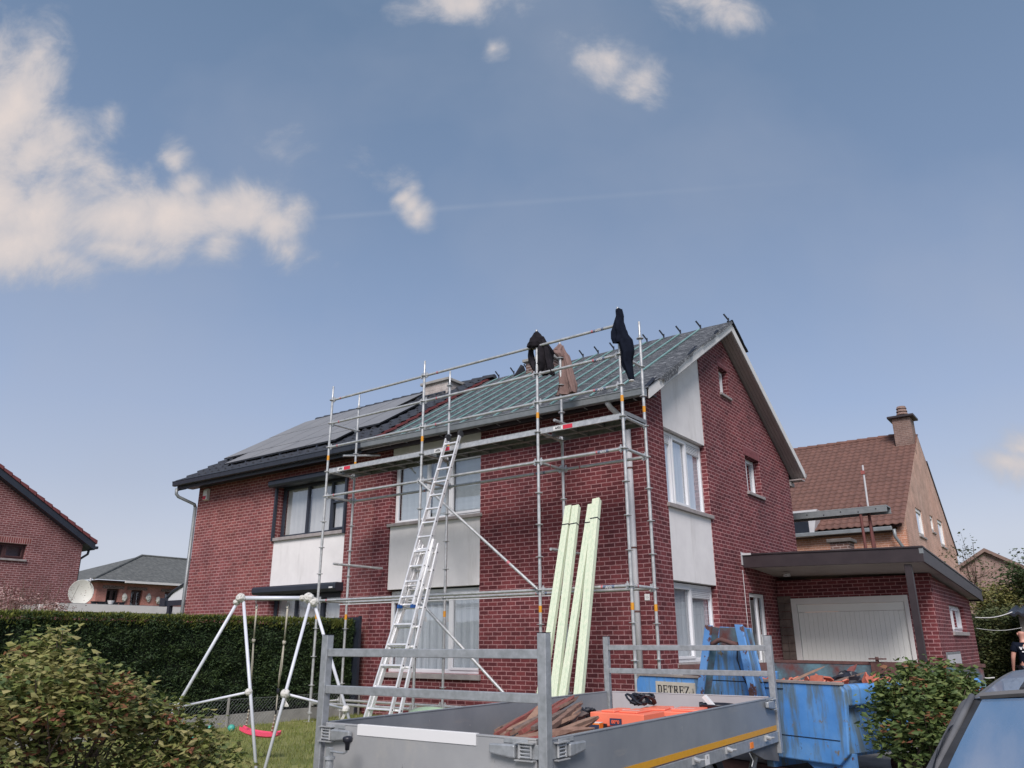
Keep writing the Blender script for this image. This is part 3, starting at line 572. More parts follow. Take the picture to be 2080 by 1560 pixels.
# front eaves: soffit and gutter
mb = MB(); mb.box(XP+.01, XC+.29, 1.25, YF-.001, 5.385, 5.41); mb.box(XP+.01, XC+.29, 1.235, 1.25, 5.35, 5.45); mb.build('eaves_board', M_brownf, rf)
mb = MB(); mb.box(XP+.01, XE-.02, 1.222, 1.234, 5.335, 5.36); mb.build('eaves_trim', M_soffit, rf)
def gutter(parent, x0, x1, y, z0, z1, mat, jn, cut=None):
    """hanging box gutter running from z0 at x0 to z1 at x1, with seams and brackets"""
    zf = lambda x: z0+(z1-z0)*(x-x0)/(x1-x0)
    prof = [(0, 0), (.010, -.105), (.03, -.118), (.10, -.118), (.13, -.09), (.13, .01)]
    mb = MB(); n = len(prof)
    vs = [(x, y+a, zf(x)+b_) for x in (x0, x1) for a, b_ in prof]; mb.add(vs, [(i, i+1, n+i+1, n+i) for i in range(n-1)])
    vs = [(x, y+a+(.005 if a < .06 else -.005), zf(x)+b_+(.005 if b_ < -.05 else 0)) for x in (x0, x1) for a, b_ in prof]; mb.add(vs, [(i, n+i, n+i+1, i+1) for i in range(n-1)])
    for x in (x0, x1): mb.prism([(x, y+a, zf(x)+b_) for a, b_ in prof], (.004 if x == x0 else -.004, 0, 0))
    mb.tube([(x0, y, zf(x0)+.003), (x1, y, zf(x1)+.003)], .011, 8)
    gt = mb.build('gutter', mat, parent)
    for k in range(jn):
        x = x0+(k+.5)*(x1-x0)/jn; mb = MB(); z = zf(x); P_ = [(-.004, .004), (.006, -.107), (.027, -.123), (.10, -.123)]; e = .022
        vs = [(x+dx, y+a, z+b_) for dx in (0, e) for a, b_ in P_]; mb.add(vs, [(i, i+1, 4+i+1, 4+i) for i in range(3)]+[(0, 4, 5, 1)][:0]); mb.obox((x, y+.09, z-.132), (e, 0, 0), (0, .10, -.012), (0, 0, .008))
        mb.build('gutter_bracket', mat, gt)
    return gt
gutter(rf, XP+.1, XE+.02, 1.10, 5.485, 5.40, M_zinc, 14)
# --- left house
w1 = (-10.54, -8.02, 3.75, 5.0)
ow = (-10.52, -8.0, 3.75, 5.02)
lo = (-10.80, -8.0, .5, 2.46)
mb = MB(); wall(mb, (0, YF, 0), UX, UY, XL, XP-.002, 0, 5.54, [(-10.52, -8.0, 2.57, 5.02), (-10.50, -8.0, .7, 2.45)]); mb.build('wall', M_brickL, hL)['label'] = 'front wall of red brick'
mb = MB(); wall(mb, (XL, 0, 0), UY, Vector((1, 0, 0)), YF+.30, YR, 0, lambda y: roofz(y)-.3, [], ubreaks=(YM,)); mb.box(XL, XP, YR-.3, YR-.01, 0, 5.2); mb.build('wall', M_brickL, hL)
mb = MB(); mb.box(XP, XC-.31, YR-.3, YR-.01, 0, 5.2); mb.build('wall', M_brick, hR)
mb = MB(); mb.box(-10.518, -8.002, YF+.01, YF+.2, 2.575, 3.68); mb.build('render_panel', M_render, hL)
window(hL, (-10.50, YF+.0, 3.76), UX, NF, 2.47, 1.24, [(0, .95, 0, 1.24, 'f'), (.95, 1.80, 0, 1.24, 'f'), (1.80, 2.47, 0, .72, 'o'), (1.80, 2.47, .72, 1.24, 'f')], recess=.16, m=M_anth, sill=(.03, .08, .05), curtain=(M_blind, .1, .004))
window(hL, (-10.49, YF+.0, .72), UX, NF, 2.47, 1.7, [(0, .8, 0, 1.7, 'f'), (.8, 1.7, 0, 1.7, 'f'), (1.7, 2.47, 0, 1.7, 'o')], recess=.16, m=M_anth, sill=(.03, .08, .05), curtain=(M_blind, .1, .01))
mb = MB(); mb.box(-10.56, -10.50, YF-.06, YF-.001, 3.68, 5.02); mb.build('shutter_guide', M_anth, hL); mb = MB(); mb.box(-8.03, -7.97, YF-.06, YF-.001, 3.68, 5.02); mb.build('shutter_guide', M_anth, hL)
for z_ in (5.0, 2.425):
    mb = MB(); mb.box(-10.515, -8.005, YF-.10, YF+.155, z_, z_+.02); mb.build('shutter_head', M_anth, hL)
for z0, z1, x0, x1 in ((4.97, 5.14, -10.62, -7.93), (2.43, 2.61, -10.86, -7.93)):
    mb = MB(); mb.prism([(x0, YF-.001, z0), (x0, YF-.20, z0), (x0, YF-.24, z0+.05), (x0, YF-.24, z1-.04), (x0, YF-.20, z1), (x0, YF-.001, z1)], (x1-x0, 0, 0)); sb_ = mb.build('shutter_box', M_anth, hL, bevel=.006)
    mb = MB(); mb.box(x1-.20, x1-.08, YF-.2425, YF-.2402, z0+.055, z0+.085); mb.build('maker_plate', M_whitelab, sb_)
p = onY(423, 1003, YF)
mb = MB(); mb.prism([(p.x-.09, YF-.001, 4.98), (p.x-.09, YF-.10, 5.0), (p.x-.09, YF-.10, 5.24), (p.x-.09, YF-.07, 5.3), (p.x-.09, YF-.001, 5.3)], (.18, 0, 0)); al = mb.build('alarm_box', M_cream, hL, bevel=.01)
mb = MB(); mb.box(p.x-.08, p.x+.06, YF-.104, YF-.099, 5.01, 5.10); mb.build('alarm_lens', M_redlab, al)
# roof of the left house in real tiles
def tile_field(mb, x0, x1, ya, yb, pu=.30, pv=.36, amp=.022, step=.03, fz=roofz, dz=0., sgn=1, nx=8):
    L = math.hypot(yb-ya, fz(yb)-fz(ya)); rows = max(1, int(round(abs(L)/pv))); nu = int((x1-x0)/pu*nx)+1
    for r in range(rows):
        t0, t1 = r/rows, (r+1)/rows+.012
        def f(u, v):
            x = x0+u*(x1-x0); t = t0+(t1-t0)*v; y = ya+(yb-ya)*t; ph = (x/pu) % 1.0
            s_ = amp*(math.sin(ph*2*math.pi)*.6+.5*max(0, math.sin(ph*2*math.pi))**2)
            return (x, y, fz(y)+dz+s_+step*(1-v)+.004*noise.noise(Vector((int(x/pu)*3.1, r*1.7, 0))))
        mb.grid(f, nu, 3)
        # front lip of the course
        def lip(u, v):
            q = f(u, 0); return (q[0], q[1], q[2]-.034*(1-v))
        mb.grid(lip, nu, 2)
XLE = -14.32
mb = MB(); tile_field(mb, XLE, XP+.02, 1.17, YM, dz=.03, amp=.05, step=.055); tl = mb.build('roof', M_slate, hL)
mb = MB(); slope_slab(mb, XLE+.04, XP-.01, 1.25, YM, -.0, -.16); slope_slab(mb, XLE+.04, XP-.01, YM, 10.1, .02, -.16); mb.build('roof_deck', M_anth, tl)
mb = MB()
for k, r in enumerate(range(13)):
    t0 = r/13; y = 1.17+(YM-1.17)*t0; mb.beam((XP+.035, y, roofz(y)+.06), (XP+.035, y+.36, roofz(y+.36)+.03), .035, .05)
mb.build('verge_tile', M_redtile, tl)
for i in range(19):
    x = XLE+.15+i*.385
    if x > XP-.05: break
    mb = MB(); pr = []
    for (xx, rr) in ((x, .13), (x+.36, .105)): pr.append([(xx, YM+math.cos(k/8*math.pi)*rr, ZR+.02+math.sin(k/8*math.pi)*rr) for k in range(9)])
    mb.add(pr[0]+pr[1], [(k, k+1, 9+k+1, 9+k) for k in range(8)]+[tuple(range(8, -1, -1)), tuple(range(9, 18))]); mb.build('ridge_tile', M_slate, tl, smooth=False)
mb = MB(); mb.box(XLE+.02, XP, 1.25, YF-.001, 5.37, 5.40); mb.box(XLE+.02, XP, 1.235, 1.25, 5.34, 5.45); mb.build('eaves_board', M_anth, tl)
slb = MB(); slope_slab(slb, XLE+.02, XLE+.04, 1.25, YM, .0, -.2); slope_slab(slb, XLE+.02, XLE+.04, YM, 10.1, .0, -.2); slope_slab(slb, XLE+.04, XL, 1.3, YM, -.18, -.2); slb.build('rake_board', M_anth, tl)
gutter(tl, XLE-.02, XP+.1, 1.10, 5.495, 5.475, M_anth, 12)
xd = XL-.03
dp = MB(); dp.tube([(xd-.02, YF-.03, 0), (xd-.02, YF-.03, 4.86)], .045, 12); dp.tube([(xd-.02, YF-.03, 4.85), (xd-.03, YF-.06, 4.93), (xd-.20, 1.25, 5.10), (xd-.22, 1.19, 5.17), (xd-.22, 1.18, 5.32)], .043, 12); dp.build('downpipe', M_zinc, hL, smooth=True)
# solar panels: three rows on rails (upper rows long, lowest row stepping back)
def solar(x0, x1, ya, yb):
    mb = MB(); slope_slab(mb, x0, x1, ya, yb, .19, .15); s = mb.build('solar_panel', M_black, hL)
    mb = MB(); slope_slab(mb, x0+.010, x1-.010, ya+.010, yb-.010, .193, .1905); mb.build('glass', M_solar, s)
for (ya, yb, xa, xb, n) in ((3.90, 5.20, -14.15, -8.95, 5), (2.42, 3.88, -14.1, -7.82, 6), (1.70, 2.40, -12.95, -8.52, 4)):
    for k in range(n):
        w_ = (xb-xa)/n; solar(xa+k*w_, xa+(k+1)*w_-.012, ya, yb)
mb = MB()
for y in (1.85, 2.25, 2.8, 3.5, 4.2, 4.9): mb.beam((-14.0 if y > 2.4 else -12.8, y, roofz(y)+.12), (-7.95 if y > 2.4 else -8.65, y, roofz(y)+.12), .04, .04)
for x in (-12.6, -12.0, -11.3, -10.6, -9.9, -9.2): mb.box(x, x+.05, 1.68, 1.76, roofz(1.7)+.04, roofz(1.7)+.13)
mb.build('mounting_rail', M_anth, hL)
# chimneys
def chimney(parent, cx, cy, wx, wy, z0, z1, mat, capw=.07, over=None):
    mb = MB(); mb.box(cx-wx/2, cx+wx/2, cy-wy/2, cy+wy/2, z0, z1); ch = mb.build('chimney', mat, parent)
    mb = MB(); mb.box(cx-wx/2-capw, cx+wx/2+capw, cy-wy/2-capw, cy+wy/2+capw, z1+.001, z1+.08); mb.build('chimney_cap', M_ctile, ch, bevel=.012)
    return ch
ch = chimney(hL, -8.33, 5.22, .90, .62, 7.2, 8.12, brick('white_chimney_brick', c(.40, .37, .35), c(.34, .31, .30), c(.42, .40, .38)))
chimney(hR, -5.10, 5.45, .75, .52, 7.4, 8.18, M_brickG)
# ================================================================== scaffold
M_pinklab = pm('faded_red_label', c(.50, .16, .19), rough=.5); M_navylab2 = pm('faded_navy_label', c(.10, .13, .22), c(.22, .25, .32), 60, .5)
ZD = 4.62; SX = [-6.71, -4.14, -1.57, 0.0]; SY = [0.0, .73]
sc = thing('scaffold', 'galvanised tube scaffold with a steel plank deck standing before the two houses', 'scaffold', (SX[0], 0, 0))
rt = .0242
def rosette(z):
    mb = MB(); n = 16; vs = []
    for zz in (z-.005, z+.005):
        for k in range(n):
            r = .061 if (k % 4 in (0, 1)) else .057; vs.append((math.cos(2*math.pi*k/n)*r, math.sin(2*math.pi*k/n)*r, zz))
    mb.add(vs, [tuple(range(n-1, -1, -1)), tuple(range(n, 2*n))]+[(k, (k+1) % n, n+(k+1) % n, n+k) for k in range(n)])
    return mb
std = MB(); std.tube([(0, 0, .17), (0, 0, ZD+1.56)], rt, 12); std.tube([(0, 0, ZD+1.56), (0, 0, ZD+1.57), (0, 0, ZD+1.80)], [.0242, .019, .019], 12)
for z in (ZD-2.27, ZD-1.37+.0, ZD-4.1): std.tube([(0, 0, z-.08), (0, 0, z+.12)], .0262, 12)
std.tube([(0, 0, .01), (0, 0, .25)], .017, 10); std.tube([(0, 0, .13), (0, 0, .17)], .034, 8); std.box(-.07, .07, -.07, .07, -.0, .008); std.box(-.10, .10, -.006, .006, .142, .158)
s0 = std.build('standard', M_galv, sc, autos=True); s0.location = (0, 0, 0)
# build once at the scaffold's origin, then copy
s0.data.transform(Matrix.Translation(WORLD[sc.name]))
rs = []
for k in range(12):
    z = ZD+1.5-k*.5; o = rosette(z).build('rosette', M_galv, s0); o.data.transform(Matrix.Translation(WORLD[sc.name])); rs.append(o)
for z in (ZD+.28, ZD-2.78):
    mb = MB(); mb.tube([(0, 0, z-.05), (0, 0, z+.05)], rt+.0015, 14, caps=False); o = mb.build('sticker', M_orange, s0, smooth=True); o.data.transform(Matrix.Translation(WORLD[sc.name]))
for yi, y in enumerate(SY):
    for i, x in enumerate(SX):
        o = s0 if (i == 0 and yi == 0) else dup(s0, sc)
        o.location = (x-SX[0], y, 0); o.rotation_euler = (0, 0, random.uniform(-.3, .3))
def ledger(a, b, name='ledger', lab=None, r=rt, big=False):
    a, b = Vector(a), Vector(b); d = (b-a).normalized(); mb = MB(); mb.tube([a+d*.07, b-d*.07], r, 12)
    for p, s_ in ((a, 1), (b, -1)):
        q = p+d*.06*s_; u = Vector((0, 0, 1)); sd_ = d.cross(u).normalized()
        mb.obox(q-sd_*.012-u*.035-d*.03, sd_*.024, d*.06, u*.07)
        mb.obox(q-sd_*.004-u*.055-d*.012, sd_*.008, d*.024, u*.12)
    o = mb.build(name, M_galv, sc, autos=True)
    if lab is not None:
        p = a+d*lab*(b-a).length; fn = Vector((0, -1, 0)) if abs(d.y) < .5 else Vector((1, 0, 0)); fn = Vector((.45, -.85, -.25)).normalized() if abs(d.y) < .5 else Vector((.8, -.3, -.5)).normalized()
        mk = MB(); mk.tube([p-d*.065, p-d*.035], r+.0012, 14, caps=False); mk.build('label_band', M_pinklab, o, smooth=True)
        if lab < .7 and not big: return o
        rr = d; uu = (fn.cross(rr)).normalized(); nn = rr.cross(uu)
        mk = MB(); mk.tube([p-d*.03, p+d*.16], r+.0006, 14, caps=False); mk.build('label_band', M_navylab2, o, smooth=True)
        text('lettering', 'AFIX', .052, M_whitelab, p+d*.065+nn*(r+.003), rr, uu, o, ext=.001, bold=.0015, shear=.2)
    return o
for i in range(3):
    for h in (1.5, 1.0, .5, -.5, -2.5):
        ledger((SX[i], 0, ZD+h), (SX[i+1], 0, ZD+h), lab={0: .12, 1: .15, 2: .73}[i] if h != -2.5 or i == 2 else .12)
    for h in (-.5, -2.5):
        ledger((SX[i], .73, ZD+h), (SX[i+1], .73, ZD+h), lab=.25 if i == 2 else .8)
    ledger((SX[i], 0, .32), (SX[i+1], 0, .32)); ledger((SX[i], .73, .32), (SX[i+1], .73, .32))
for i in (0, 3):
    for h in (1.0, -.5, -2.5): ledger((SX[i], 0, ZD+h), (SX[i], .73, ZD+h), 'transom', lab=.3 if h == -2.5 and i == 3 else None)
for i in range(4): ledger((SX[i], 0, ZD), (SX[i], .73, ZD), 'transom'); ledger((SX[i], 0, .32), (SX[i], .73, .32), 'transom')
for i in (1, 2): ledger((SX[i], 0, ZD-.5), (SX[i], .73, ZD-.5), 'transom', lab=.5)
for a, b in (((SX[1], -.05, ZD-.5), (SX[2], -.05, ZD-2.5)), ((SX[1], -.05, ZD-2.5), (SX[2], -.05, ZD-4.5))):
    a, b = Vector(a), Vector(b); d = (b-a).normalized(); mb = MB(); mb.tube([a+d*.06, b-d*.06], rt*.95, 12); mb.tube([a+d*.02, a+d*.1], .014, 6); mb.tube([b-d*.1, b-d*.02], .014, 6)
    br = mb.build('diagonal_brace', M_galv, sc, autos=True); m_ = a+(b-a)*.78; mb = MB(); mb.tube([m_-d*.03, m_+d*.03], rt, 14, caps=False); mb.build('label_band', M_pinklab, br)
# wall ties
for (x, z, y0, y1, dx) in ((SX[0]+.03, 2.83, .30, 1.62, 0), (SX[2]+.03, 2.76, .27, 1.66, 0), (SX[2]+.03, ZD+.30, .45, 1.66, 0)):
    mb = MB(); mb.tube([(x, y0, z), (x+dx, y1, z)], rt, 12); mb.build('wall_tie', M_galv, sc, autos=True)
p0 = onY(697, 926, .76); mb = MB(); mb.tube([p0, onY(772, 925, 1.5)], rt, 12); mb.build('wall_tie', M_galv, sc, autos=True)
# decks: two steel planks per bay
for i in range(3):
    x0, x1 = SX[i]+.04, SX[i+1]-.04
    for (ya, yb) in ((.045, .36), (.375, .69)):
        mb = MB(); mb.box(x0, x1, ya, yb, ZD+.052, ZD+.056)
        mb.box(x0, x1, ya, ya+.003, ZD-.018, ZD+.0515); mb.box(x0, x1, yb-.003, yb, ZD-.018, ZD+.0515); mb.box(x0, x1, ya+.003, ya+.028, ZD-.018, ZD-.015); mb.box(x0, x1, yb-.028, yb-.003, ZD-.018, ZD-.015)
        n = int((x1-x0)/.42)
        for k in range(1, n): xx = x0+(x1-x0)*k/n; mb.box(xx-.015, xx+.015, ya+.004, yb-.004, ZD-.01, ZD+.05)
        nh = int((x1-x0)/.07)
        dk = mb.build('deck_plank', M_galvD, sc)
        hm = MB()
        for k in range(nh):
            xx = x0+.03+k*.07; hm.tube([(xx, ya+.016, ZD-.021), (xx, ya+.016, ZD-.0185)], .009, 6)
        hm.build('rivets', M_galv, dk)
    mb = MB(); mb.box(x0+.0, x1, .006, .040, ZD-.035, ZD+.050); mb.box(x0, x1, .004, .044, ZD+.0505, ZD+.0565)
    tb = mb.build('deck_edge_rail', M_galv, sc, bevel=.004)
    lp = SX[i]+.30
    mb = MB(); mb.box(lp, lp+.18, .0035, .0055, ZD-.025, ZD+.04); mb.build('label_plate', M_whitelab, tb); mb = MB(); mb.box(lp+.181, lp+.36, .0035, .0055, ZD-.025, ZD+.04); mb.build('label_plate', M_redlab, tb)
    text('lettering', 'AFIX', .055, M_blacklab, (lp+.09, .0025, ZD+.007), UX, (0, 0, 1), tb, ext=.0008, bold=.002)
mb = MB(); mb.box(-6.45, -1.4, .30, .34, ZD-2.575, ZD-2.56); mb.build('aluminium_rail', M_alu, sc)
mb = MB(); mb.beam((SX[3]-.0, .04, ZD+.06), (SX[3]+.01, .70, ZD+.06), .05, .06); mb.build('deck_lock', M_galvD, sc)

# ================================================================== extension ladder
# the rails lie in a plane that leans 20 degrees towards the scaffold
def ladder_pt(x, z, off=0.): return Vector((x, -.06-.365*(4.80-z)-off*.94, z-off*.34))
ld = thing('extension_ladder', 'tall aluminium extension ladder with wheels on top leaning on the scaffold deck', 'ladder', (-3.4, -1.8, 0))
def ladder_section(xc0, xc1, z0, z1, w0, w1, off, nr, name):
    mb = MB()
    for s_ in (-1, 1):
        a = ladder_pt(xc0+s_*w0/2, z0, off); b = ladder_pt(xc1+s_*w1/2, z1, off); n_ = Vector((0, -.94, .34)).normalized()
        mb.beam(a, b, .026, .062, up=n_)
    f = mb.build(name, M_alu, ld, bevel=.003)
    for k in range(nr):
        t = (k+.5)/nr; z = z0+(z1-z0)*t; w = w0+(w1-w0)*t; xc = xc0+(xc1-xc0)*t; rg = MB()
        rg.beam(ladder_pt(xc-w/2+.01, z, off), ladder_pt(xc+w/2-.01, z, off), .030, .026, up=(0, .35, .94)); rg.build('rung', M_alu, f)
        pl = MB()
        for s_ in (1,): q = ladder_pt(xc+s_*(w/2+.0135), z, off); pl.tube([q-Vector((.001, 0, 0)), q+Vector((.003, 0, 0))], .011, 8)
        pl.build('rung_plug', M_blackp, f)
    return f
def zof(px, py, off=0.):
    d = ray(px, py); a0 = -.06-.365*4.80-off*.94; k = .365; # y = a0 + k*(z+off*.34)
    t = (a0+k*(CP.z+off*.34)-CP.y)/(d.y-k*d.z); return CP+d*t
T1, T2 = zof(907, 892), zof(934, 884); B1_, B2_ = zof(812, 1229), zof(839, 1228)
L1 = ladder_section((B1_.x+B2_.x)/2, (T1.x+T2.x)/2, (B1_.z+B2_.z)/2, (T1.z+T2.z)/2, B2_.x-B1_.x, T2.x-T1.x, 0, 12, 'upper_section')
mb = MB()
for q in (T1, T2): mb.tube([q+Vector((-.03 if q is T2 else -.01, .03, .03)), q+Vector((.01 if q is T2 else .03, .03, .03))], .062, 18)
mb.build('wheel', M_rubber, ld, smooth=False)
mb = MB()
for q in (B1_, B2_): mb.box(q.x-.02, q.x+.02, q.y-.04, q.y+.04, q.z-.05, q.z)
mb.build('blue_foot', pm('blue_plastic', c(.01, .08, .30), rough=.5), ld)
def sect(tl, tr, bl, br_, off, nr, name):
    A, B, C_, D_ = zof(*tl, off), zof(*tr, off), zof(*bl, off), zof(*br_, off)
    # carry on to the ground along the same line
    def gx(p, q, z): return q.x+(q.x-p.x)*(q.z-z)/(p.z-q.z)
    zb = .02+off*.34; xl, xr = gx(A, C_, zb), gx(B, D_, zb); z1 = (A.z+B.z)/2+off*.34
    return ladder_section((xl+xr)/2, (A.x+B.x)/2, zb, z1, xr-xl, B.x-A.x, off, nr, name)
sect((855, 1097), (882, 1097), (760, 1400), (806, 1400), -.07, 10, 'middle_section')
sect((862, 1106), (891, 1106), (768, 1400), (824, 1400), -.15, 10, 'lower_section')

# ================================================================== treated timber bundles leaning on the scaffold
def timber(tp, mp, w, d_, name_lab, strap_t, nb=2):
    top = onY(tp[0], tp[1], .40); mid = onY(mp[0], mp[1], -.10); dr_ = (mid-top).normalized(); t = (top.z-.02)/-dr_.z; bot = top+dr_*t
    th = thing('timber_bundle', name_lab, 'timber', (bot.x, bot.y, 0), group='green treated timber bundles')
    n_ = dr_.cross(UX).normalized(); n_ = n_ if n_.y < 0 else -n_; sdv = dr_.cross(n_).normalized(); sdv = sdv if sdv.x > 0 else -sdv
    for i in range(nb):
        for j in range(2):
            mb = MB(); e0 = random.uniform(-.015, .015); o = top+dr_*e0+sdv*(i*w/nb)+n_*(j*d_/2)
            mb.obox(o+sdv*.001, sdv*(w/nb-.002), n_*(d_/2-.002), dr_*(t-e0-.0)); mb.build('batten', M_timber, th, bevel=.003)
    s_ = top+dr_*strap_t; mb = MB(); e = .003
    for a, b, c__ in ((-sdv*e-n_*e, sdv*(w+2*e), n_*e*.9), (-sdv*e+n_*d_, sdv*(w+2*e), n_*e*.9), (-sdv*e-n_*.0, sdv*e*.9, n_*d_), (sdv*w, sdv*e*.9, n_*d_)):
        mb.obox(s_+a, b, c__, dr_*.016)
    mb.build('strap', M_blackp, th)
timber((1152, 1033), (1127, 1200), .115, .075, 'timber bundle furthest left of the four, strap level with its neighbour', .32)
timber((1167, 1032), (1147, 1200), .12, .08, 'timber bundle second from the left, strapped beside the leftmost one', .32)
timber((1198, 1028), (1172, 1200), .11, .07, 'timber bundle third from the left, half hidden behind the tallest one', .32)
timber((1208, 1019), (1191, 1200), .125, .085, 'tallest timber bundle, at the right end of the four', .33)

# ================================================================== clothes hung on the scaffold
def garment(root, name, mat, spine, n=26, m=46, fold=.16, seed=0, flat=.6):
    """spine: list of (point, half width, half depth); closed cloth tube with folds running down it"""
    P = [Vector(s[0]) for s in spine]
    def at(t):
        f = t*(len(P)-1); i = min(int(f), len(P)-2); k = f-i; k = k*k*(3-2*k)
        return P[i].lerp(P[i+1], k), spine[i][1]*(1-k)+spine[i+1][1]*k, spine[i][2]*(1-k)+spine[i+1][2]*k
    rg = Vector((RT.x, RT.y, 0)).normalized(); fw = Vector((FW.x, FW.y, 0)).normalized()
    mb = MB()
    def f(u, v):
        p, a, b = at(v); an = u*2*math.pi
        k = 1+fold*math.sin(an*5+seed+3*math.sin(v*4+seed))*min(1, v*3)+fold*1.2*noise.noise(Vector((math.cos(an)*1.6+seed, math.sin(an)*1.6, v*5)))
        return p+rg*math.cos(an)*a*k+fw*math.sin(an)*b*k+Vector((0, 0, .015*noise.noise(Vector((an, v*8, seed)))))
    mb.grid(f, m, n, True)
    top = MB(); o = mb.build(name, mat, root, smooth=True)
    return o
def mpt(px, py, y): return onY(px, py, y)
# black hoodie on the standard between the second and third bay
yy = -.06
h1 = thing('hooded_jacket', 'black hooded jacket pulled over the scaffold standard, hood up', 'jacket', mpt(1091, 704, 0))
garment(h1, 'hood', M_hoodie, [(mpt(1090, 672, .0), .005, .005), (mpt(1091, 678, .0), .055, .05), (mpt(1091, 688, .0), .11, .08), (mpt(1088, 698, -.01), .135, .09), (mpt(1085, 705, -.02), .12, .08), (mpt(1084, 709, -.02), .05, .04)], fold=.10, seed=1)
garment(h1, 'body', M_hoodie, [(mpt(1100, 684, .05), .03, .03), (mpt(1105, 700, .06), .075, .06), (mpt(1106, 718, .07), .115, .07), (mpt(1107, 738, .07), .12, .07), (mpt(1104, 752, .07), .10, .06), (mpt(1101, 762, .07), .08, .05)], fold=.34, seed=2)
garment(h1, 'sleeve', M_hoodie, [(mpt(1079, 700, .06), .045, .04), (mpt(1078, 718, .07), .045, .04), (mpt(1081, 737, .07), .045, .04), (mpt(1089, 752, .06), .05, .04), (mpt(1096, 760, .06), .045, .04)], fold=.25, seed=3, n=16, m=26)
garment(h1, 'sleeve', M_hoodie, [(mpt(1110, 705, .04), .045, .045), (mpt(1113, 728, .04), .05, .05), (mpt(1118, 745, .03), .05, .045), (mpt(1122, 759, .02), .045, .04), (mpt(1123, 762, .02), .03, .03)], fold=.2, seed=4, n=16, m=26)
h2 = thing('hooded_jacket', 'dusty brown hooded jacket hanging behind the rails beside the chimney', 'jacket', mpt(1138, 720, .73))
garment(h2, 'hood', M_tan, [(mpt(1137, 697, .73), .01, .01), (mpt(1136, 704, .73), .055, .05), (mpt(1133, 712, .72), .09, .07), (mpt(1135, 719, .72), .085, .07), (mpt(1140, 726, .74), .05, .04)], fold=.10, seed=5)
garment(h2, 'body', M_tan, [(mpt(1141, 702, .78), .03, .03), (mpt(1146, 722, .80), .075, .06), (mpt(1149, 750, .82), .105, .07), (mpt(1152, 780, .82), .14, .08), (mpt(1151, 802, .82), .15, .08), (mpt(1151, 803, .82), .13, .07)], fold=.26, seed=6)
garment(h2, 'sleeve', M_tan, [(mpt(1148, 720, .78), .04, .04), (mpt(1156, 750, .78), .05, .05), (mpt(1162, 785, .78), .055, .05), (mpt(1163, 797, .78), .05, .045)], fold=.2, seed=7, n=16, m=26)
h3 = thing('work_trousers', 'long black trousers draped over the scaffold post top before the roof', 'trousers', mpt(1257, 660, 0))
garment(h3, 'leg', M_navy, [(mpt(1256, 626, -.02), .01, .01), (mpt(1257, 629, -.02), .05, .03), (mpt(1259, 642, -.03), .06, .04), (mpt(1257, 655, -.04), .075, .05), (mpt(1259, 672, -.05), .11, .06), (mpt(1262, 688, -.05), .125, .06), (mpt(1264, 697, -.05), .12, .05)], fold=.2, seed=8)
garment(h3, 'leg', M_navy, [(mpt(1262, 670, -.03), .05, .04), (mpt(1270, 690, -.02), .11, .07), (mpt(1275, 715, -.02), .10, .07), (mpt(1273, 735, -.02), .085, .06), (mpt(1278, 752, -.02), .06, .05), (mpt(1282, 768, -.02), .045, .04), (mpt(1283, 773, -.02), .04, .035)], fold=.16, seed=9)
mb = MB(); q = mpt(1283, 772.5, -.02); mb.tube([q, q+Vector((0, 0, -.012))], .043, 14); mb.build('hem', M_whitelab, h3)
# ================================================================== trailer (local frame: x across, y along, origin below its near left corner)
TW, TL, TZ = 1.72, 3.90, .885; TB = .605
tr = thing('flatbed_trailer', 'galvanised dropside trailer with tall end frames and an amber stripe', 'trailer', (1.125, -6.45, 0), R_(1.5), local=True)
def tl2w(x, y, z): return tr.matrix_world @ Vector((x, y, z)) if False else Vector((1.125+x*math.cos(R_(1.5))-y*math.sin(R_(1.5)), -6.45+x*math.sin(R_(1.5))+y*math.cos(R_(1.5)), z))
P_ = .022
def panel(x0, x1, y0, y1, z0, z1, mat, lab=None):
    mb = MB(); mb.box(x0, x1, y0, y1, z0, z1)
    along = 'x' if x1-x0 > y1-y0 else 'y'
    if along == 'x': mb.box(x0, x1, y0-.003, y1+.003, z1, z1+.010)
    else: mb.box(x0-.003, x1+.003, y0, y1, z1, z1+.010)
    o = mb.build('side_panel', mat, tr, bevel=.003)
    if lab: o['label'] = lab
    return o
panel(.05, TW-.05, -.012, .012, TB, TZ-.01, M_panelF, 'front panel'); panel(.05, TW-.05, TL-.012, TL+.012, TB, TZ-.01, pm('rear_panel_aluminium', c(.46, .435, .445), c(.54, .51, .52), 2.5, .45, .2), 'rear panel')
panel(-.012, .012, .05, TL-.05, TB, TZ-.01, M_panelT); sp = panel(TW-.012, TW+.012, .05, TL-.05, TB, TZ-.01, M_panelT)
mb = MB(); mb.box(TW+.0125, TW+.0145, .06, TL-.055, TB+.004, TB+.045); mb.build('reflective_stripe', M_yellow, sp)
mb = MB(); mb.box(.02, TW-.02, .02, TL-.02, TB-.03, TB-.008); mb.build('floor', pm('trailer_floor', c(.14, .10, .085), c(.20, .15, .13), 5, .8), tr)
mb = MB()
mb.box(-.02, .03, 0, TL, TB-.095, TB-.032); mb.box(TW-.03, TW+.016, 0, TL, TB-.095, TB-.006)
mb.box(0, TW, -.02, .03, TB-.095, TB-.006); mb.box(0, TW, TL-.03, TL+.02, TB-.095, TB-.006)
for k in range(1, 7): mb.box(.03, TW-.03, k*TL/7-.02, k*TL/7+.02, TB-.09, TB-.035)
for x in (.35, TW-.41): mb.box(x, x+.06, -.2, TL-.1, TB-.20, TB-.10)
mb.build('chassis', M_galvT, tr, bevel=.004)
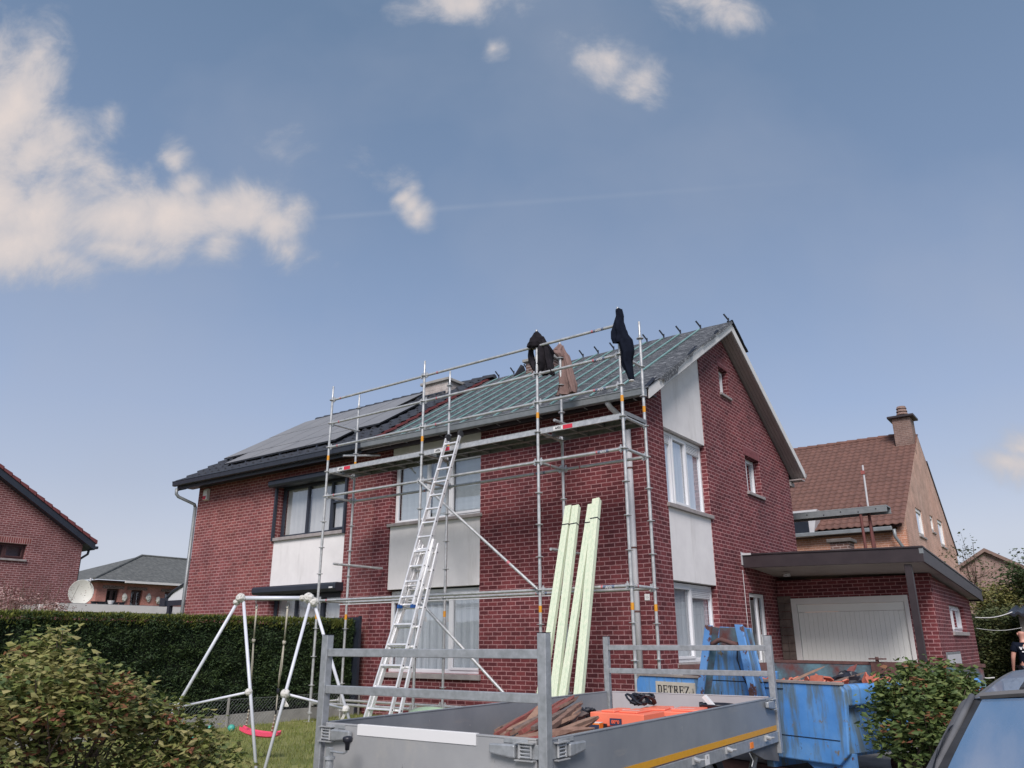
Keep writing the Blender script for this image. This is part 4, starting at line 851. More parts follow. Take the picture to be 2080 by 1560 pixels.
mb = MB(); mb.tube([(TW*.5, -.15, TB-.16), (TW*.5, -1.15, TB-.16)], .035, 12); mb.tube([(.38, .3, TB-.16), (TW*.5-.02, -.7, TB-.16)], .03, 10); mb.tube([(TW-.38, .3, TB-.16), (TW*.5+.02, -.7, TB-.16)], .03, 10)
mb.build('drawbar', M_galvT, tr)
for y in (1.75, 2.45):
    for x, s_ in ((-.0, 1), (TW, -1)):
        mb = MB(); n = 28; cx, R0 = x+s_*.16, .31
        prof = [(-.08, .19), (-.09, .27), (-.075, .305), (-.03, .312), (.03, .312), (.075, .305), (.09, .27), (.08, .19)]
        mb.grid(lambda u, v: (cx+prof[min(7, int(round(v*7)))][0], y+math.cos(u*6.2832)*prof[min(7, int(round(v*7)))][1], .312+math.sin(u*6.2832)*prof[min(7, int(round(v*7)))][1]), n, 8, True)
        wh = mb.build('wheel', M_rubber, tr, smooth=True)
        mb = MB(); mb.tube([(cx-.05*s_, y, .312), (cx-.045*s_, y, .312), (cx+.05*s_, y, .312)], [.188, .192, .192], 24); mb.build('rim', M_galv, wh)
for (x, y) in ((0, 0), (TW, 0), (0, TL), (TW, TL)):
    mb = MB(); w = .028; mb.box(x-w, x+w, y-w, y+w, TB-.19, 1.42); mb.build('corner_post', M_galvT, tr, bevel=.004)
    mb = MB(); mb.box(x-w-.001, x+w+.001, y-w-.001, y+w+.001, 1.4205, 1.424); mb.build('post_cap', M_blackp, tr)
for y in (0, TL):
    for z0, z1 in ((1.285, 1.335), (1.058, 1.108)):
        mb = MB(); mb.box(.0285, TW-.0285, y-.018, y+.018, z0, z1); mb.build('frame_rail', M_galvT, tr, bevel=.004)
# over-centre latches at the corners (sub-parts: handle, keep plate, pins)
def latch(org, d, n_):
    """org on the panel face near the post, d = away from the post, n_ = outward"""
    org, d, n_ = Vector(org), Vector(d), Vector(n_); z = Vector((0, 0, 1))
    mb = MB(); mb.obox(org-d*.02-z*.035, d*.17, n_*.006, z*.07); mb.obox(org+d*.05+z*.035, d*.16, n_*.004, z*.022); pl = mb.build('latch', M_galvT, tr, bevel=.002)
    mb = MB(); A = org+d*.115+n_*.01
    mb.prism([A-z*.034, A+d*.03-z*.034, A+d*.17-z*.018, A+d*.17+z*.030, A+d*.02+z*.033, A+z*.030], n_*.030); mb.build('handle', M_galvT, pl, bevel=.008)
    mb = MB(); mb.tube([org+d*.02+n_*.02-z*.03, org+d*.02+n_*.02+z*.035], .007, 8); mb.tube([org+d*.095+n_*.02-z*.033, org+d*.095+n_*.02+z*.036], .008, 8)
    for k in (-.026, -.009, .009, .026): mb.tube([org+d*.02+n_*.022+z*k, org+d*.095+n_*.022+z*k], .0045, 6)
    mb.obox(org-d*.0-z*.045+n_*.005, d*.12, n_*.03, z*.005); mb.obox(org-d*.0+z*.040+n_*.005, d*.12, n_*.03, z*.005)
    mb.build('latch_pin', M_galv, pl)
latch((TW-.05, -.013, TZ-.065), (-1, 0, 0), (0, -1, 0)); latch((.05-.03, -.013, TZ-.065), (1, 0, 0), (0, -1, 0))
latch((TW+.013, .055, TZ-.065), (0, 1, 0), (1, 0, 0)); latch((TW+.013, TL-.055, TZ-.055), (0, -1, 0), (1, 0, 0))
mb = MB(); mb.box(.34, 1.27, -.0165, -.0125, TZ-.058, TZ+.001); mb.box(.34, 1.27, -.0125, .014, TZ+.0005, TZ+.0035); mb.build('white_edge_strip', M_whitelab, tr)
# jockey wheel crank
mb = MB(); mb.tube([(.26, -.16, .2), (.26, -.16, .705)], .027, 12); mb.tube([(.26, -.16, .70), (.26, -.16, .715)], .036, 12); mb.box(.243, .277, -.175, -.145, .715, .765); mb.tube([(.26, -.16, .745), (.40, -.18, .745), (.43, -.185, .755), (.435, -.185, .79)], .0065, 8); ck = mb.build('jockey_crank', M_galvT, tr, autos=True)
mb = MB(); mb.tube([(.435, -.185, .765), (.435, -.185, .80), (.435, -.185, .806)], [.013, .015, .020], 12); mb.tube([(.435, -.185, .805), (.435, -.185, .812), (.435, -.185, .83), (.435, -.185, .838), (.435, -.185, .842)], [.021, .029, .031, .026, .012], 16); mb.build('knob', M_blackp, ck, smooth=True)
# side rail details
for y in (.95, 1.9, 2.55, 3.5):
    mb = MB(); mb.tube([(TW+.018, y, TB-.02), (TW+.05, y+.03, TB-.035)], .018, 10); mb.box(TW+.016, TW+.03, y-.018, y+.018, TB-.055, TB-.008); mb.tube([(TW+.045, y+.03, TB-.03), (TW+.07, y+.07, TB-.03)], .008, 8); mb.build('tie_hook', M_galv, tr, autos=True)
mb = MB(); mb.box(TW+.017, TW+.022, 3.10, 3.17, TB-.075, TB-.03); mb.build('side_lamp', M_box, tr)
mb = MB(); mb.box(TW+.0165, TW+.0185, 2.12, 2.20, TB-.088, TB-.02); stk = mb.build('type_plate', M_whitelab, tr)
text('lettering', 'Ii', .03, M_blacklab, (TW+.0195, 2.16, TB-.04), (0, 1, 0), (0, 0, 1), stk, ext=.0004)
mb = MB(); mb.prism([(TW-.04, TL-.75, TB-.096), (TW-.04, TL+.0, TB-.096), (TW-.04, TL+.0, TB-.26), (TW-.04, TL-.4, TB-.20)], (.03, 0, 0)); mb.build('mudguard_plate', M_greytrim, tr)
mb = MB(); mb.tube([(TW-.1, TL-.3, TB-.1), (TW-.2, TL-.35, .12)], .03, 10); mb.tube([(TW+.02, TL-.85, TB-.1), (TW+.04, TL-.83, TB-.16), (TW+.035, TL-.86, TB-.2)], .004, 6); mb.build('prop_leg', M_galvT, tr)

# ------------------------------------------------------------------ the load
random.seed(21)
# splintered battens: a heap near the front right corner
def plank(mbname, a, b, w, h, roll, mat, lab, grp='broken wooden battens heaped in the trailer', splinter=True):
    a, b = Vector(a), Vector(b); d = (b-a); L_ = d.length; d.normalize(); s_ = d.cross(Vector((0, 0, 1))).normalized(); u = s_.cross(d)
    s2 = s_*math.cos(roll)+u*math.sin(roll); u2 = -s_*math.sin(roll)+u*math.cos(roll)
    n = 8; rings = []
    for i in range(n+1):
        t = i/n; ww, hh = w, h; p = a+d*L_*t+u*.006*noise.noise(Vector((t*3, a.x*9, a.y*7)))
        if splinter and i == n: ww, hh = w*.15, h*.25; p = p+d*random.uniform(.0, .06)+s2*w*random.uniform(-.35, .35)
        if splinter and i == n-1: ww = w*.8
        if splinter and i == 0: ww = w*.7; p = p-d*random.uniform(0, .03)
        rings.append([p-s2*ww/2-u2*hh/2, p+s2*ww/2-u2*hh/2, p+s2*ww/2+u2*hh/2, p-s2*ww/2+u2*hh/2])
    t = thing('broken_batten', lab, 'wood scrap', tuple(a), group=grp) if False else None
    mb = MB(); vs = [v for r in rings for v in r]; fs = [(i*4+k, i*4+(k+1) % 4, i*4+4+(k+1) % 4, i*4+4+k) for i in range(n) for k in range(4)]+[(3, 2, 1, 0), (n*4, n*4+1, n*4+2, n*4+3)]
    mb.add(vs, fs); o = mb.build('broken_batten', mat)
    o.data.transform(Matrix.Translation(-a)); o.location = a
    tag(o, lab, 'wood scrap', grp); return o
bats = []
# (left end px, right end px, height of left end, height of right end) - laid from the front left up to the right, unprojected at a real depth in the bed
def bedpt(px, py, z):   # point on the level z below this line of sight
    return onZ(px, py, z)
SPEC = [
 ((1008, 1492), (1110, 1428), .72, .90, 1), ((1005, 1485), (1098, 1440), .70, .86, 0), ((1030, 1492), (1150, 1418), .75, .93, 1), ((1052, 1495), (1176, 1414), .76, .945, 0),
 ((1064, 1496), (1180, 1426), .74, .93, 3), ((1078, 1499), (1182, 1429), .77, .92, 0), ((1040, 1490), (1165, 1422), .78, .95, 0), ((1090, 1500), (1175, 1440), .76, .90, 2),
 ((1098, 1500), (1170, 1452), .76, .88, 0), ((1110, 1500), (1174, 1446), .75, .89, 2), ((1136, 1500), (1176, 1444), .74, .90, 3), ((1142, 1502), (1174, 1447), .75, .86, 2),
 ((1130, 1488), (1212, 1456), .80, .86, 2), ((1150, 1492), (1210, 1462), .75, .83, 0), ((1156, 1495), (1204, 1475), .72, .76, 3), ((1022, 1478), (1090, 1446), .74, .84, 3),
 ((1070, 1470), (1106, 1430), .80, .93, 2), ((1020, 1496), (1094, 1462), .72, .80, 0), ((1090, 1490), (1165, 1455), .80, .88, 2), ((1118, 1478), (1180, 1428), .84, .93, 0),
 ((1060, 1486), (1132, 1440), .80, .92, 1), ((1100, 1460), (1168, 1414), .87, .95, 1), ((1166, 1458), (1190, 1450), .82, .83, 3), ((1180, 1494), (1200, 1480), .68, .72, 2),
 ((1046, 1482), (1120, 1448), .80, .88, 3), ((1084, 1478), (1150, 1442), .84, .91, 3), ((1115, 1494), (1160, 1470), .78, .82, 0), ((1074, 1494), (1128, 1470), .78, .83, 1),
 ((1034, 1484), (1104, 1452), .77, .85, 2), ((1160, 1484), (1192, 1466), .76, .80, 0)]
words = ['brown batten with a split tip', 'reddish painted batten with flaking edge', 'pale freshly split batten', 'grey weathered batten end']
for i, (a, b, z0, z1, mi) in enumerate(SPEC):
    A = bedpt(a[0], a[1], z0-.03); B = bedpt(b[0], b[1], z1-.03)
    if (B-A).length > 1.5: B = A+(B-A).normalized()*random.uniform(1.1, 1.4)
    wname = ['brown', 'red', 'pale', 'grey'][mi]
    plank('b', A, B, random.uniform(.035, .055), random.uniform(.022, .032), random.uniform(-.5, .5), M_scrap[{0: 0, 1: 1, 2: 2, 3: 3}[mi]], '%s %s batten on top of the wood heap in the trailer' % ('long' if (B-A).length > .95 else 'short', ['brown splintered', 'dark red painted', 'pale freshly split', 'grey weathered'][mi]))
random.seed(33)
for i in range(34):     # the body of the heap under the top layer
    x = random.uniform(.95, 1.55); y = random.uniform(.25, 1.1); z = TB+.03+random.random()*.13
    a = R_(random.gauss(62, 16)); l = random.uniform(.45, .9)
    A = tl2w(x-math.cos(a)*l*.5, max(.08, y-math.sin(a)*l*.5), z-.01); B = tl2w(min(1.66, x+math.cos(a)*l*.5), y+math.sin(a)*l*.5, z+.06)
    mi = random.choice((0, 0, 1, 2, 3))
    plank('b', A, B, random.uniform(.035, .06), random.uniform(.02, .03), random.uniform(-.6, .6), M_scrap[mi], '%s %s batten buried low in the wood heap in the trailer' % ('long' if (B-A).length > .68 else 'short', ['brown splintered', 'dark red painted', 'pale split', 'grey weathered'][mi]))
# orange tool cases
def tool_case(px, py, w, d_, h, rz, lab):
    b = onZ(px, py, TB-.008+h); t = thing('tool_case', lab, 'tool case', (b.x, b.y, TB-.008), rz, local=True, group='orange tool cases')
    bm = MB(); bm.box(0, w, 0, d_, 0, h*.56); bd = bm.build('case_body', M_case, t, bevel=.03)
    bm = MB(); bm.box(.012, w-.012, .012, d_-.012, h*.575, h); bm.box(.09, w*.42, .06, d_-.06, h, h+.014); bm.box(w*.50, w-.09, .06, d_-.06, h, h+.014); lid = bm.build('case_lid', pm('orange_plastic_lid', c(.88, .20, .12), c(.92, .25, .15), 3, .4) if 'orange_plastic_lid' not in MATS else MATS['orange_plastic_lid'], t, bevel=.022)
    bm = MB(); bm.box(w*.40, w*.60, -.008, .004, h*.62, h*.84); lb = bm.build('label_plate', M_navylab, lid)
    text('lettering', '0090', .035, M_case, (w*.50, -.010, h*.73), (1, 0, 0), (0, 0, 1), lb, ext=.0008, bold=.001)
    bm = MB(); bm.tube([(w*.4, -.01, h*.42), (w*.4, -.04, h*.42), (w*.62, -.04, h*.42), (w*.62, -.01, h*.42)], .011, 8); bm.build('handle', M_blackp, bd)
    for x in (.12, w-.16): bm = MB(); bm.box(x, x+.05, -.008, .003, h*.38, h*.66); bm.build('clasp', M_blackp, bd)
    bm = MB(); bm.box(w*.45, w*.75, d_*.40, d_*.45, h+.0125, h+.0145); bm.build('stripe', M_whitelab, lid)
    return t
tool_case(1194, 1446, .50, .42, .235, R_(2), 'orange tool case beside the wood heap, nearer the front of the trailer')
tool_case(1281, 1443, .66, .46, .225, R_(12), 'orange tool case carrying the black straps, further back in the trailer')
# small orange carton
b = onZ(1186, 1470, TB+.15); t = thing('carton', 'small orange carton standing between the wood heap and the tool case', 'carton', (b.x, b.y, TB-.008), R_(10), local=True)
mb = MB(); mb.box(0, .13, 0, .09, 0, .165); o = mb.build('box', M_box, t, bevel=.003); mb = MB(); mb.box(.002, .128, -.0015, -.0002, .11, .155); mb.build('printed_band', M_navylab, o)
mb = MB(); mb.box(.0, .13, 0, .09, .1655, .168); mb.build('lid', M_whitelab, o)
text('lettering', 'MULTI', .022, M_whitelab, (.07, -.002, .085), (1, 0, 0), (0, 0, 1), o, ext=.0004)
def crumple(name, lab, cat, p, r, mat, n=26, loops=9, tr_=.010, seed=1, flatz=.5):
    random.seed(seed); o = MB()
    for k in range(loops):
        pts = []; a0 = random.uniform(0, 6.28); rr = r*random.uniform(.5, 1.1); cx, cy = random.gauss(0, r*.3), random.gauss(0, r*.3); ti = random.uniform(-1, 1)
        for i in range(12): a = a0+i*.5; pts.append(Vector((p.x+cx+math.cos(a)*rr, p.y+cy+math.sin(a)*rr*.7, p.z+r*flatz*(1+math.sin(a*1.5+ti))*.6+.01)))
        o.tube(pts, tr_*random.uniform(.7, 1.3), 6)
    for k in range(n//6):
        o.ball((p.x+random.gauss(0, r*.3), p.y+random.gauss(0, r*.3), p.z+r*flatz*.5), r*.35, r*.3, r*.25, 9, 6, jit=.6)
    b_ = o.build(name, mat); b_.data.transform(Matrix.Translation(-p)); b_.location = p; return tag(b_, lab, cat)
p = onZ(1302, 1432, TB+.235); crumple('ratchet_strap', 'tangled black lashing straps thrown on the orange tool case', 'straps', p, .13, M_blackp, seed=4)
p = onZ(1192, 1452, TB+.10); crumple('plastic_bag', 'crumpled black plastic bag behind the small orange carton', 'bag', Vector((p.x, p.y, TB+.06)), .06, M_blackp, seed=8, flatz=1.2)
mb = MB(); p = onZ(1243, 1474, TB); mb.beam((p.x, p.y, TB+.012), (p.x+.22, p.y+.02, TB+.012), .022, .02); mb.beam((p.x-.0, p.y, TB+.02), (p.x-.06, p.y-.01, TB+.02), .04, .02); o = mb.build('hand_tool', M_blackp, bevel=.003); tag(o, 'short black hand tool lying on the trailer floor beside the cases', 'tool')
mb = MB(); p = onZ(1395, 1430, TB+.12); p0 = Vector((p.x, p.y, TB)); mb.box(-.05, .45, 0, .3, 0, .10); o = mb.build('grey_tray', pm('teal_grey_board', c(.06, .09, .10), c(.09, .12, .13), 5, .6), bevel=.01); o.location = p0; o.rotation_euler.z = R_(20); tag(o, 'dark grey flat box behind the orange tool cases in the trailer', 'box')
# black bucket with a box in it
p = onZ(1486, 1434, TZ-.03)+Vector((-.18, .12, 0)); t = thing('bucket', 'black bucket holding a white and red carton in the back of the trailer', 'bucket', (p.x, p.y, TB-.008), local=True)
mb = MB(); prof = [(.09, 0), (.115, .12), (.13, .24), (.142, .25), (.142, .262), (.128, .262), (.11, .13), (.085, .012)]
mb.grid(lambda u, v: (math.cos(u*6.2832)*prof[int(round(v*7))][0], math.sin(u*6.2832)*prof[int(round(v*7))][0], prof[int(round(v*7))][1]), 28, 8, True); mb.build('pail', M_blackp, t, smooth=True)
mb = MB(); mb.box(-.155, -.135, -.02, .02, .23, .27); mb.build('ear', M_blackp, t)
bx_ = thing('carton', 'white carton with a red print sticking up out of the black bucket', 'carton', (p.x, p.y, TB+.16), local=True)
mb = MB(); mb.obox((.06, -.03, -.05), Vector((-.18, 0, .19)), (0, .055, 0), Vector((.022, 0, .021))); o = mb.build('box', M_whitelab, bx_); mb = MB(); mb.obox((.083, -.0315, -.03), Vector((-.05, 0, .053)), (0, .058, 0), Vector((.0015, 0, .0015))); mb.build('red_print', M_redlab, o)

# ================================================================== blue skip container (local frame, turned -20 degrees)
SO = Vector((.786, -1.476, 0)); ST = R_(-20)
sk = thing('skip_container', 'battered blue hook-lift skip full of broken roof tiles in front of the carport', 'skip', tuple(SO), ST, local=True)
def s2w(x, y, z): return Vector((SO.x+x*math.cos(ST)-y*math.sin(ST), SO.y+x*math.sin(ST)+y*math.cos(ST), z))
SW, SLn, SZ, SBt = 2.72, 2.38, .995, .43
mb = MB()      # front wall: folded plate with rounded outer corner
mb.prism([(0, 0, SBt-.04), (.10, 0, SBt-.10), (SW-.14, 0, SBt-.10), (SW-.03, 0, SBt+.0), (SW, 0, .82), (SW, 0, SZ-.05), (SW-.05, 0, SZ), (.05, 0, SZ), (0, 0, SZ-.05)], (0, .05, 0)); fw_ = mb.build('front_wall', M_blue, sk, bevel=.012)
mb = MB(); mb.box(.03, SW-.03, -.012, .06, SZ+.0005, SZ+.022); mb.build('top_edge', pm('worn_edge', c(.26, .22, .20), c(.36, .31, .28), 8, .8), fw_)
mb = MB(); mb.box(SW*.66, SW*.76, -.006, -.001, SZ-.06, SZ-.052); mb.box(.1, SW-.1, -.004, -.0005, SBt+.10, SBt+.106); mb.build('seam', M_black, fw_)
for sx in (0, 1):
    X0 = SW if sx else 0; s_ = -1 if sx else 1
    mb = MB(); mb.prism([(X0, .051, .825), (X0, .051, SZ-.03), (X0+s_*.03, .051, SZ), (X0+s_*.14, .051, SZ), (X0+s_*.14, .051, SZ-.02), (X0+s_*.11, .051, .78)], (0, SLn-.05, 0))
    wl = mb.build('side_rail', M_blue, sk, bevel=.012); wl['label'] = 'folded top rail of the skip'
    mb = MB(); mb.prism([(X0+s_*.09, .051, .80), (X0+s_*.13, .051, .80), (X0+s_*.09, .051, SBt), (X0+s_*.05, .051, SBt)], (0, SLn-.05, 0)); mb.build('side_wall', M_blue, sk)
    mb = MB()
    for k in (0,): mb.prism([(X0+s_*.02, .052, .82), (X0+s_*.10, .052, .70), (X0+s_*.10, .052, .82)], (0, .04, 0))
    mb.build('side_rib', M_blue, sk)
mb = MB(); mb.box(.08, SW-.08, .05, SLn, SBt, SBt+.02); mb.build('floor', M_rust, sk)
ZB = 1.10
mb = MB(); mb.box(.0, SW+.02, SLn+.001, SLn+.05, SBt, ZB); mb.build('rear_door', M_rustblue, sk, bevel=.01)['label'] = 'rusty rear door'
mb = MB(); mb.box(-.02, SW+.04, SLn-.004, SLn+.062, ZB+.0005, ZB+.035); mb.build('top_edge', M_rust, sk)
mb = MB(); mb.box(.062, .075, .055, SLn-.01, SZ-.25, SZ+.02); mb.box(.0, .06, .7, SLn, SZ+.001, ZB); mb.build('side_lining', M_rust, sk)
mb = MB(); mb.box(SW*.55, SW*.66, SLn-.03, SLn-.004, ZB-.10, ZB+.03); mb.tube([(SW*.58, SLn-.02, ZB+.03), (SW*.58, SLn-.02, ZB+.09)], .02, 8); mb.box(SW*.58-.09, SW*.58+.09, SLn-.05, SLn+.03, ZB+.06, ZB+.075); mb.box(SW*.62, SW*.625, SLn-.008, SLn-.004, SBt+.1, ZB-.10); mb.build('door_lock', M_rust, sk)
# sub frame
for x in (.80, 1.75):
    mb = MB(); mb.box(x, x+.08, .05, SLn, SBt-.2, SBt-.001); mb.build('runner', M_blue, sk)
mb = MB(); mb.prism([(SW-.55, .052, SBt-.001), (SW-.02, .052, SBt-.001), (SW-.02, .052, .10), (SW-.18, .052, .10), (SW-.5, .052, SBt-.12)], (0, .05, 0)); mb.build('leg_plate', M_bluepeel, sk); mb = MB(); mb.prism([(.1, 0, SBt-.001), (.5, 0, SBt-.001), (.3, 0, .1), (.12, 0, .1)], (0, .05, 0)); mb.build('leg_plate', M_bluepeel, sk)
for (xa, xb, yy_) in ((.3, .9, SLn-.3), (1.8, 2.4, SLn-.3), (.6, .9, .3), (1.8, 2.1, .3)): mb = MB(); mb.tube([(xa, yy_, .10), (xb, yy_, .10)], .09, 14); mb.build('roller', M_rust, sk)
mb = MB(); mb.box(.6, 2.1, .1, .18, .1, SBt-.2); mb.build('cross_member', M_rust, sk)
# hook frame: two tapering channel posts with a rusty hook bar
TPZ = 1.525
hk = MB(); hk.prism([(1.03, -.05, SBt), (1.95, -.05, SBt), (1.78, -.05, TPZ-.03), (1.38, -.05, TPZ-.01)], (0, .03, 0)); hf = hk.build('hook_frame', M_blue, sk, bevel=.004)
mb = MB(); mb.prism([(1.36, -.054, 1.33), (1.80, -.054, 1.33), (1.775, -.054, TPZ-.035), (1.385, -.054, TPZ-.015)], (0, .0035, 0)); mb.build('worn_plate', M_rustblue, hf)
for (xb0, xb1, xt0, xt1) in ((1.05, 1.13, 1.355, 1.45), (1.925, 2.01, 1.748, 1.84)):
    mb = MB(); mb.prism([(xb0, -.24, SBt), (xb1, -.24, SBt), (xt1, -.24, TPZ), (xt0, -.24, TPZ+.005)], (0, .02, 0)); mb.build('channel_post', M_bluepeel, hf, bevel=.003)
mb = MB(); mb.prism([(1.05, -.22, SBt), (1.05, -.05, SBt), (1.355, -.05, TPZ-.02), (1.355, -.22, TPZ)], (.018, 0, 0)); mb.build('side_plate', M_rustblue, hf)
mb = MB(); mb.prism([(2.0, -.22, SBt), (1.935, .0, SBt), (1.735, .0, TPZ-.12), (1.72, -.03, TPZ-.03), (1.83, -.22, TPZ)], (-.018, 0, 0)); mb.build('side_plate', M_blue, hf)
mb = MB(); mb.tube([(1.33, -.18, 1.335), (1.40, -.18, 1.348), (1.47, -.18, 1.380), (1.52, -.18, 1.384), (1.62, -.18, 1.355), (1.75, -.18, 1.333)], .024, 12); mb.build('hook_bar', M_rust, hf, smooth=True)
mb = MB(); mb.tube([(1.60, -.055, 1.32), (1.585, -.056, 1.2), (1.63, -.056, 1.05), (1.69, -.055, .95)], .006, 6); mb.build('cable', M_blackp, hf)
mb = MB(); mb.box(1.10, 1.93, -.053, -.0505, .985, .992); mb.build('seam', M_black, hf)
# sign
mb = MB(); mb.box(.33, .93, -.010, -.001, .74, .945); sg = mb.build('sign_board', M_sign, sk)
def serif_word(word, x0, z0, h, adv, par):
    """slab serif capitals built stroke by stroke"""
    mb = MB(); t = h*.20; s_ = h*.085; sh = .0
    Yf = (-.0125, -.0105)
    def bar(a, b, w):
        a, b = Vector((a[0], 0, a[1])), Vector((b[0], 0, b[1])); d = (b-a).normalized(); n_ = Vector((-d.z, 0, d.x))*w/2
        mb.prism([Vector((q.x, Yf[0], q.z)) for q in (a-n_, b-n_, b+n_, a+n_)], (0, Yf[1]-Yf[0], 0))
    for i, ch_ in enumerate(word):
        x = x0+i*adv; w = adv*.80; L0, R0, T, B_ = x, x+w, z0+h, z0
        zt = i*.0004
        if ch_ in 'DER': bar((L0+t*.9, B_), (L0+t*.9, T), t); bar((L0, B_+s_/2), (L0+t*2, B_+s_/2), s_); bar((L0, T-s_/2), (L0+t*2, T-s_/2), s_)
        if ch_ == 'D': bar((L0+t, T-s_/2), (R0-t, T-s_/2), s_*1.3); bar((L0+t, B_+s_/2), (R0-t, B_+s_/2), s_*1.3); bar((R0-t*.7, B_+h*.12), (R0-t*.7, T-h*.12), t); bar((R0-t*1.1, T-s_), (R0-t*.6, T-h*.16), s_*1.3); bar((R0-t*1.1, B_+s_), (R0-t*.6, B_+h*.16), s_*1.3)
        if ch_ == 'E':
            bar((L0+t, T-s_/2), (R0, T-s_/2), s_); bar((L0+t, B_+s_/2), (R0, B_+s_/2), s_); bar((L0+t, z0+h/2), (R0-w*.25, z0+h/2), s_); bar((R0-s_/2, T), (R0-s_/2, T-h*.28), s_); bar((R0-s_/2, B_), (R0-s_/2, B_+h*.28), s_); bar((R0-w*.25, z0+h*.38), (R0-w*.25, z0+h*.62), s_)
        if ch_ == 'T': bar((x+w/2, B_), (x+w/2, T), t); bar((L0, T-s_/2), (R0, T-s_/2), s_); bar((L0+s_/2, T), (L0+s_/2, T-h*.3), s_); bar((R0-s_/2, T), (R0-s_/2, T-h*.3), s_); bar((x+w/2-t, B_+s_/2), (x+w/2+t, B_+s_/2), s_)
        if ch_ == 'R': bar((L0+t, T-s_/2), (R0-t*.8, T-s_/2), s_); bar((L0+t, z0+h*.5), (R0-t*.8, z0+h*.5), s_); bar((R0-t, z0+h*.52), (R0-t, T-h*.04), t*.9); bar((L0+t*2, z0+h*.5), (R0-t*.3, B_+s_), t*.8); bar((R0-t*.7, B_+s_/2), (R0+t*.1, B_+s_/2), s_)
        if ch_ == 'Z': bar((L0, T-s_/2), (R0, T-s_/2), s_); bar((L0, B_+s_/2), (R0, B_+s_/2), s_); bar((R0-t*.6, T-s_), (L0+t*.6, B_+s_), t*.9); bar((L0+s_/2, T), (L0+s_/2, T-h*.28), s_); bar((R0-s_/2, B_), (R0-s_/2, B_+h*.28), s_)
    return mb.build('lettering', M_blacklab, par)
serif_word('DETREZ', .365, .825, .082, .083, sg)
text('lettering', 'sprl', .03, M_blacklab, (.90, -.0115, .865), (0, 0, 1), (-1, 0, 0), sg, ext=.0004)
# rubble in the skip
random.seed(5)
for i in range(80):
    x = random.uniform(1.35, 2.5); y = random.uniform(.35, 1.9); z = SZ-.08+random.uniform(0, .09)+.02*math.sin(x*3)
    w = random.uniform(.035, .10); mb = MB(); n = random.choice((4, 5, 6)); pts = []
    for k in range(n): a = 6.2832*k/n+random.uniform(-.3, .3); r = w*random.uniform(.6, 1.1); pts.append((math.cos(a)*r, math.sin(a)*r*.8, .0))
    mb.prism(pts, (0, 0, .014)); o = mb.build('tile_shard', M_brokentile); o.location = s2w(x, y, z); o.rotation_euler = (random.gauss(0, .6), random.gauss(0, .6), random.uniform(0, 6))
    tag(o, '%s orange clay tile piece %s of the blue skip' % ('larger' if w > .07 else 'small', 'along the front edge' if y < .9 else ('by the right rim' if x > 2.1 else ('behind the hook frame' if x < 1.7 else 'in the middle'))) , 'tile shard', 'broken clay tiles in the skip')
mb = MB(); mb.grid(lambda u, v: (.10+u*2.5, .06+v*2.28, SZ-.13+.07*noise.noise(Vector((u*7, v*7, 2)))), 26, 26); o = mb.build('rubble', pm('rubble_dust', c(.20, .09, .07), c(.30, .17, .13), 14, .95, bump=.6)); o.location = SO; o.rotation_euler.z = ST; tag(o, kind='stuff')
for (a, b, w, mi, lb) in (((.25, .5, .99), (.62, .9, 1.03), .07, 3, 'short dark plank on the rim of the skip behind the name board'), ((2.0, 1.0, .93), (1.35, 2.25, 1.10), .08, 1, 'red plank leaning against the rusty rear door of the skip'), ((1.72, .5, .96), (1.85, .9, 1.10), .05, 2, 'pale splintered stick pointing up near the hook frame'), ((1.95, .9, .96), (2.1, 1.25, 1.05), .07, 3, 'grey plank end in the middle of the skip'), ((.55, .3, 1.02), (.95, .55, 1.03), .06, 1, 'reddish plank lying across the left of the skip')):
    plank('b', s2w(*a), s2w(*b), w, .02, .2, M_scrap[mi], lb, grp=None)
p = s2w(1.98, 1.15, .97); mb = MB(); mb.ball(p, .16, .12, .09, 16, 10, jit=.5); o = mb.build('rubble_sack', M_blackp); o.data.transform(Matrix.Translation(-p)); o.location = p; tag(o, 'dark rubble bag lying among the broken tiles in the skip', 'bag')
p = s2w(.42, .25, 1.0); mb = MB()
for k in range(6): mb.ball(p+Vector((random.gauss(0, .09), random.gauss(0, .05), .0)), .07, .05, .035, 10, 7, jit=.7)
o = mb.build('plaster_rubble', M_rag); o.data.transform(Matrix.Translation(-p)); o.location = p; tag(o, 'pale crumbled plaster heaped above the name board of the skip', 'rubble')
# ================================================================== garage with carport roof
gr = thing('garage', 'single brick garage with brown flat carport roof and white ribbed door', 'garage', (XC+.01, 7.8, 0))
GX, GY = 2.60, 7.8
mb = MB(); wall(mb, (0, GY, 0), UX, UY, XC+.012, GX, 0, 2.64, [(-.22, 2.14, 0, 2.25)]); mb.build('wall', M_brick, gr)['label'] = 'garage front wall'
mb = MB(); wall(mb, (GX, 0, 0), UY, Vector((-1, 0, 0)), GY+.301, 13.0, 0, lambda y: 2.62-.055*(y-GY), [(9.62, 11.75, 1.55, 2.12)]); wall(mb, (GX+.0, 0, 0), UY, Vector((-1, 0, 0)), GY+.0, GY+.3, 2.6402, 2.66, []); mb.build('wall', M_brick, gr)['label'] = 'garage side wall'
mb = MB(); mb.box(XC+.01, GX-.3, 12.7, 12.99, 0, 2.3); mb.build('wall', M_brick, gr)
window(gr, (GX, 9.62, 1.55), UY, NG, 2.13, .57, [(0, .9, 0, .57, 'f'), (.9, 2.13, 0, .57, 'o')], frame=.055, recess=.10, sill=(.06, .08, .04), curtain=(M_grayint, .2, 0))
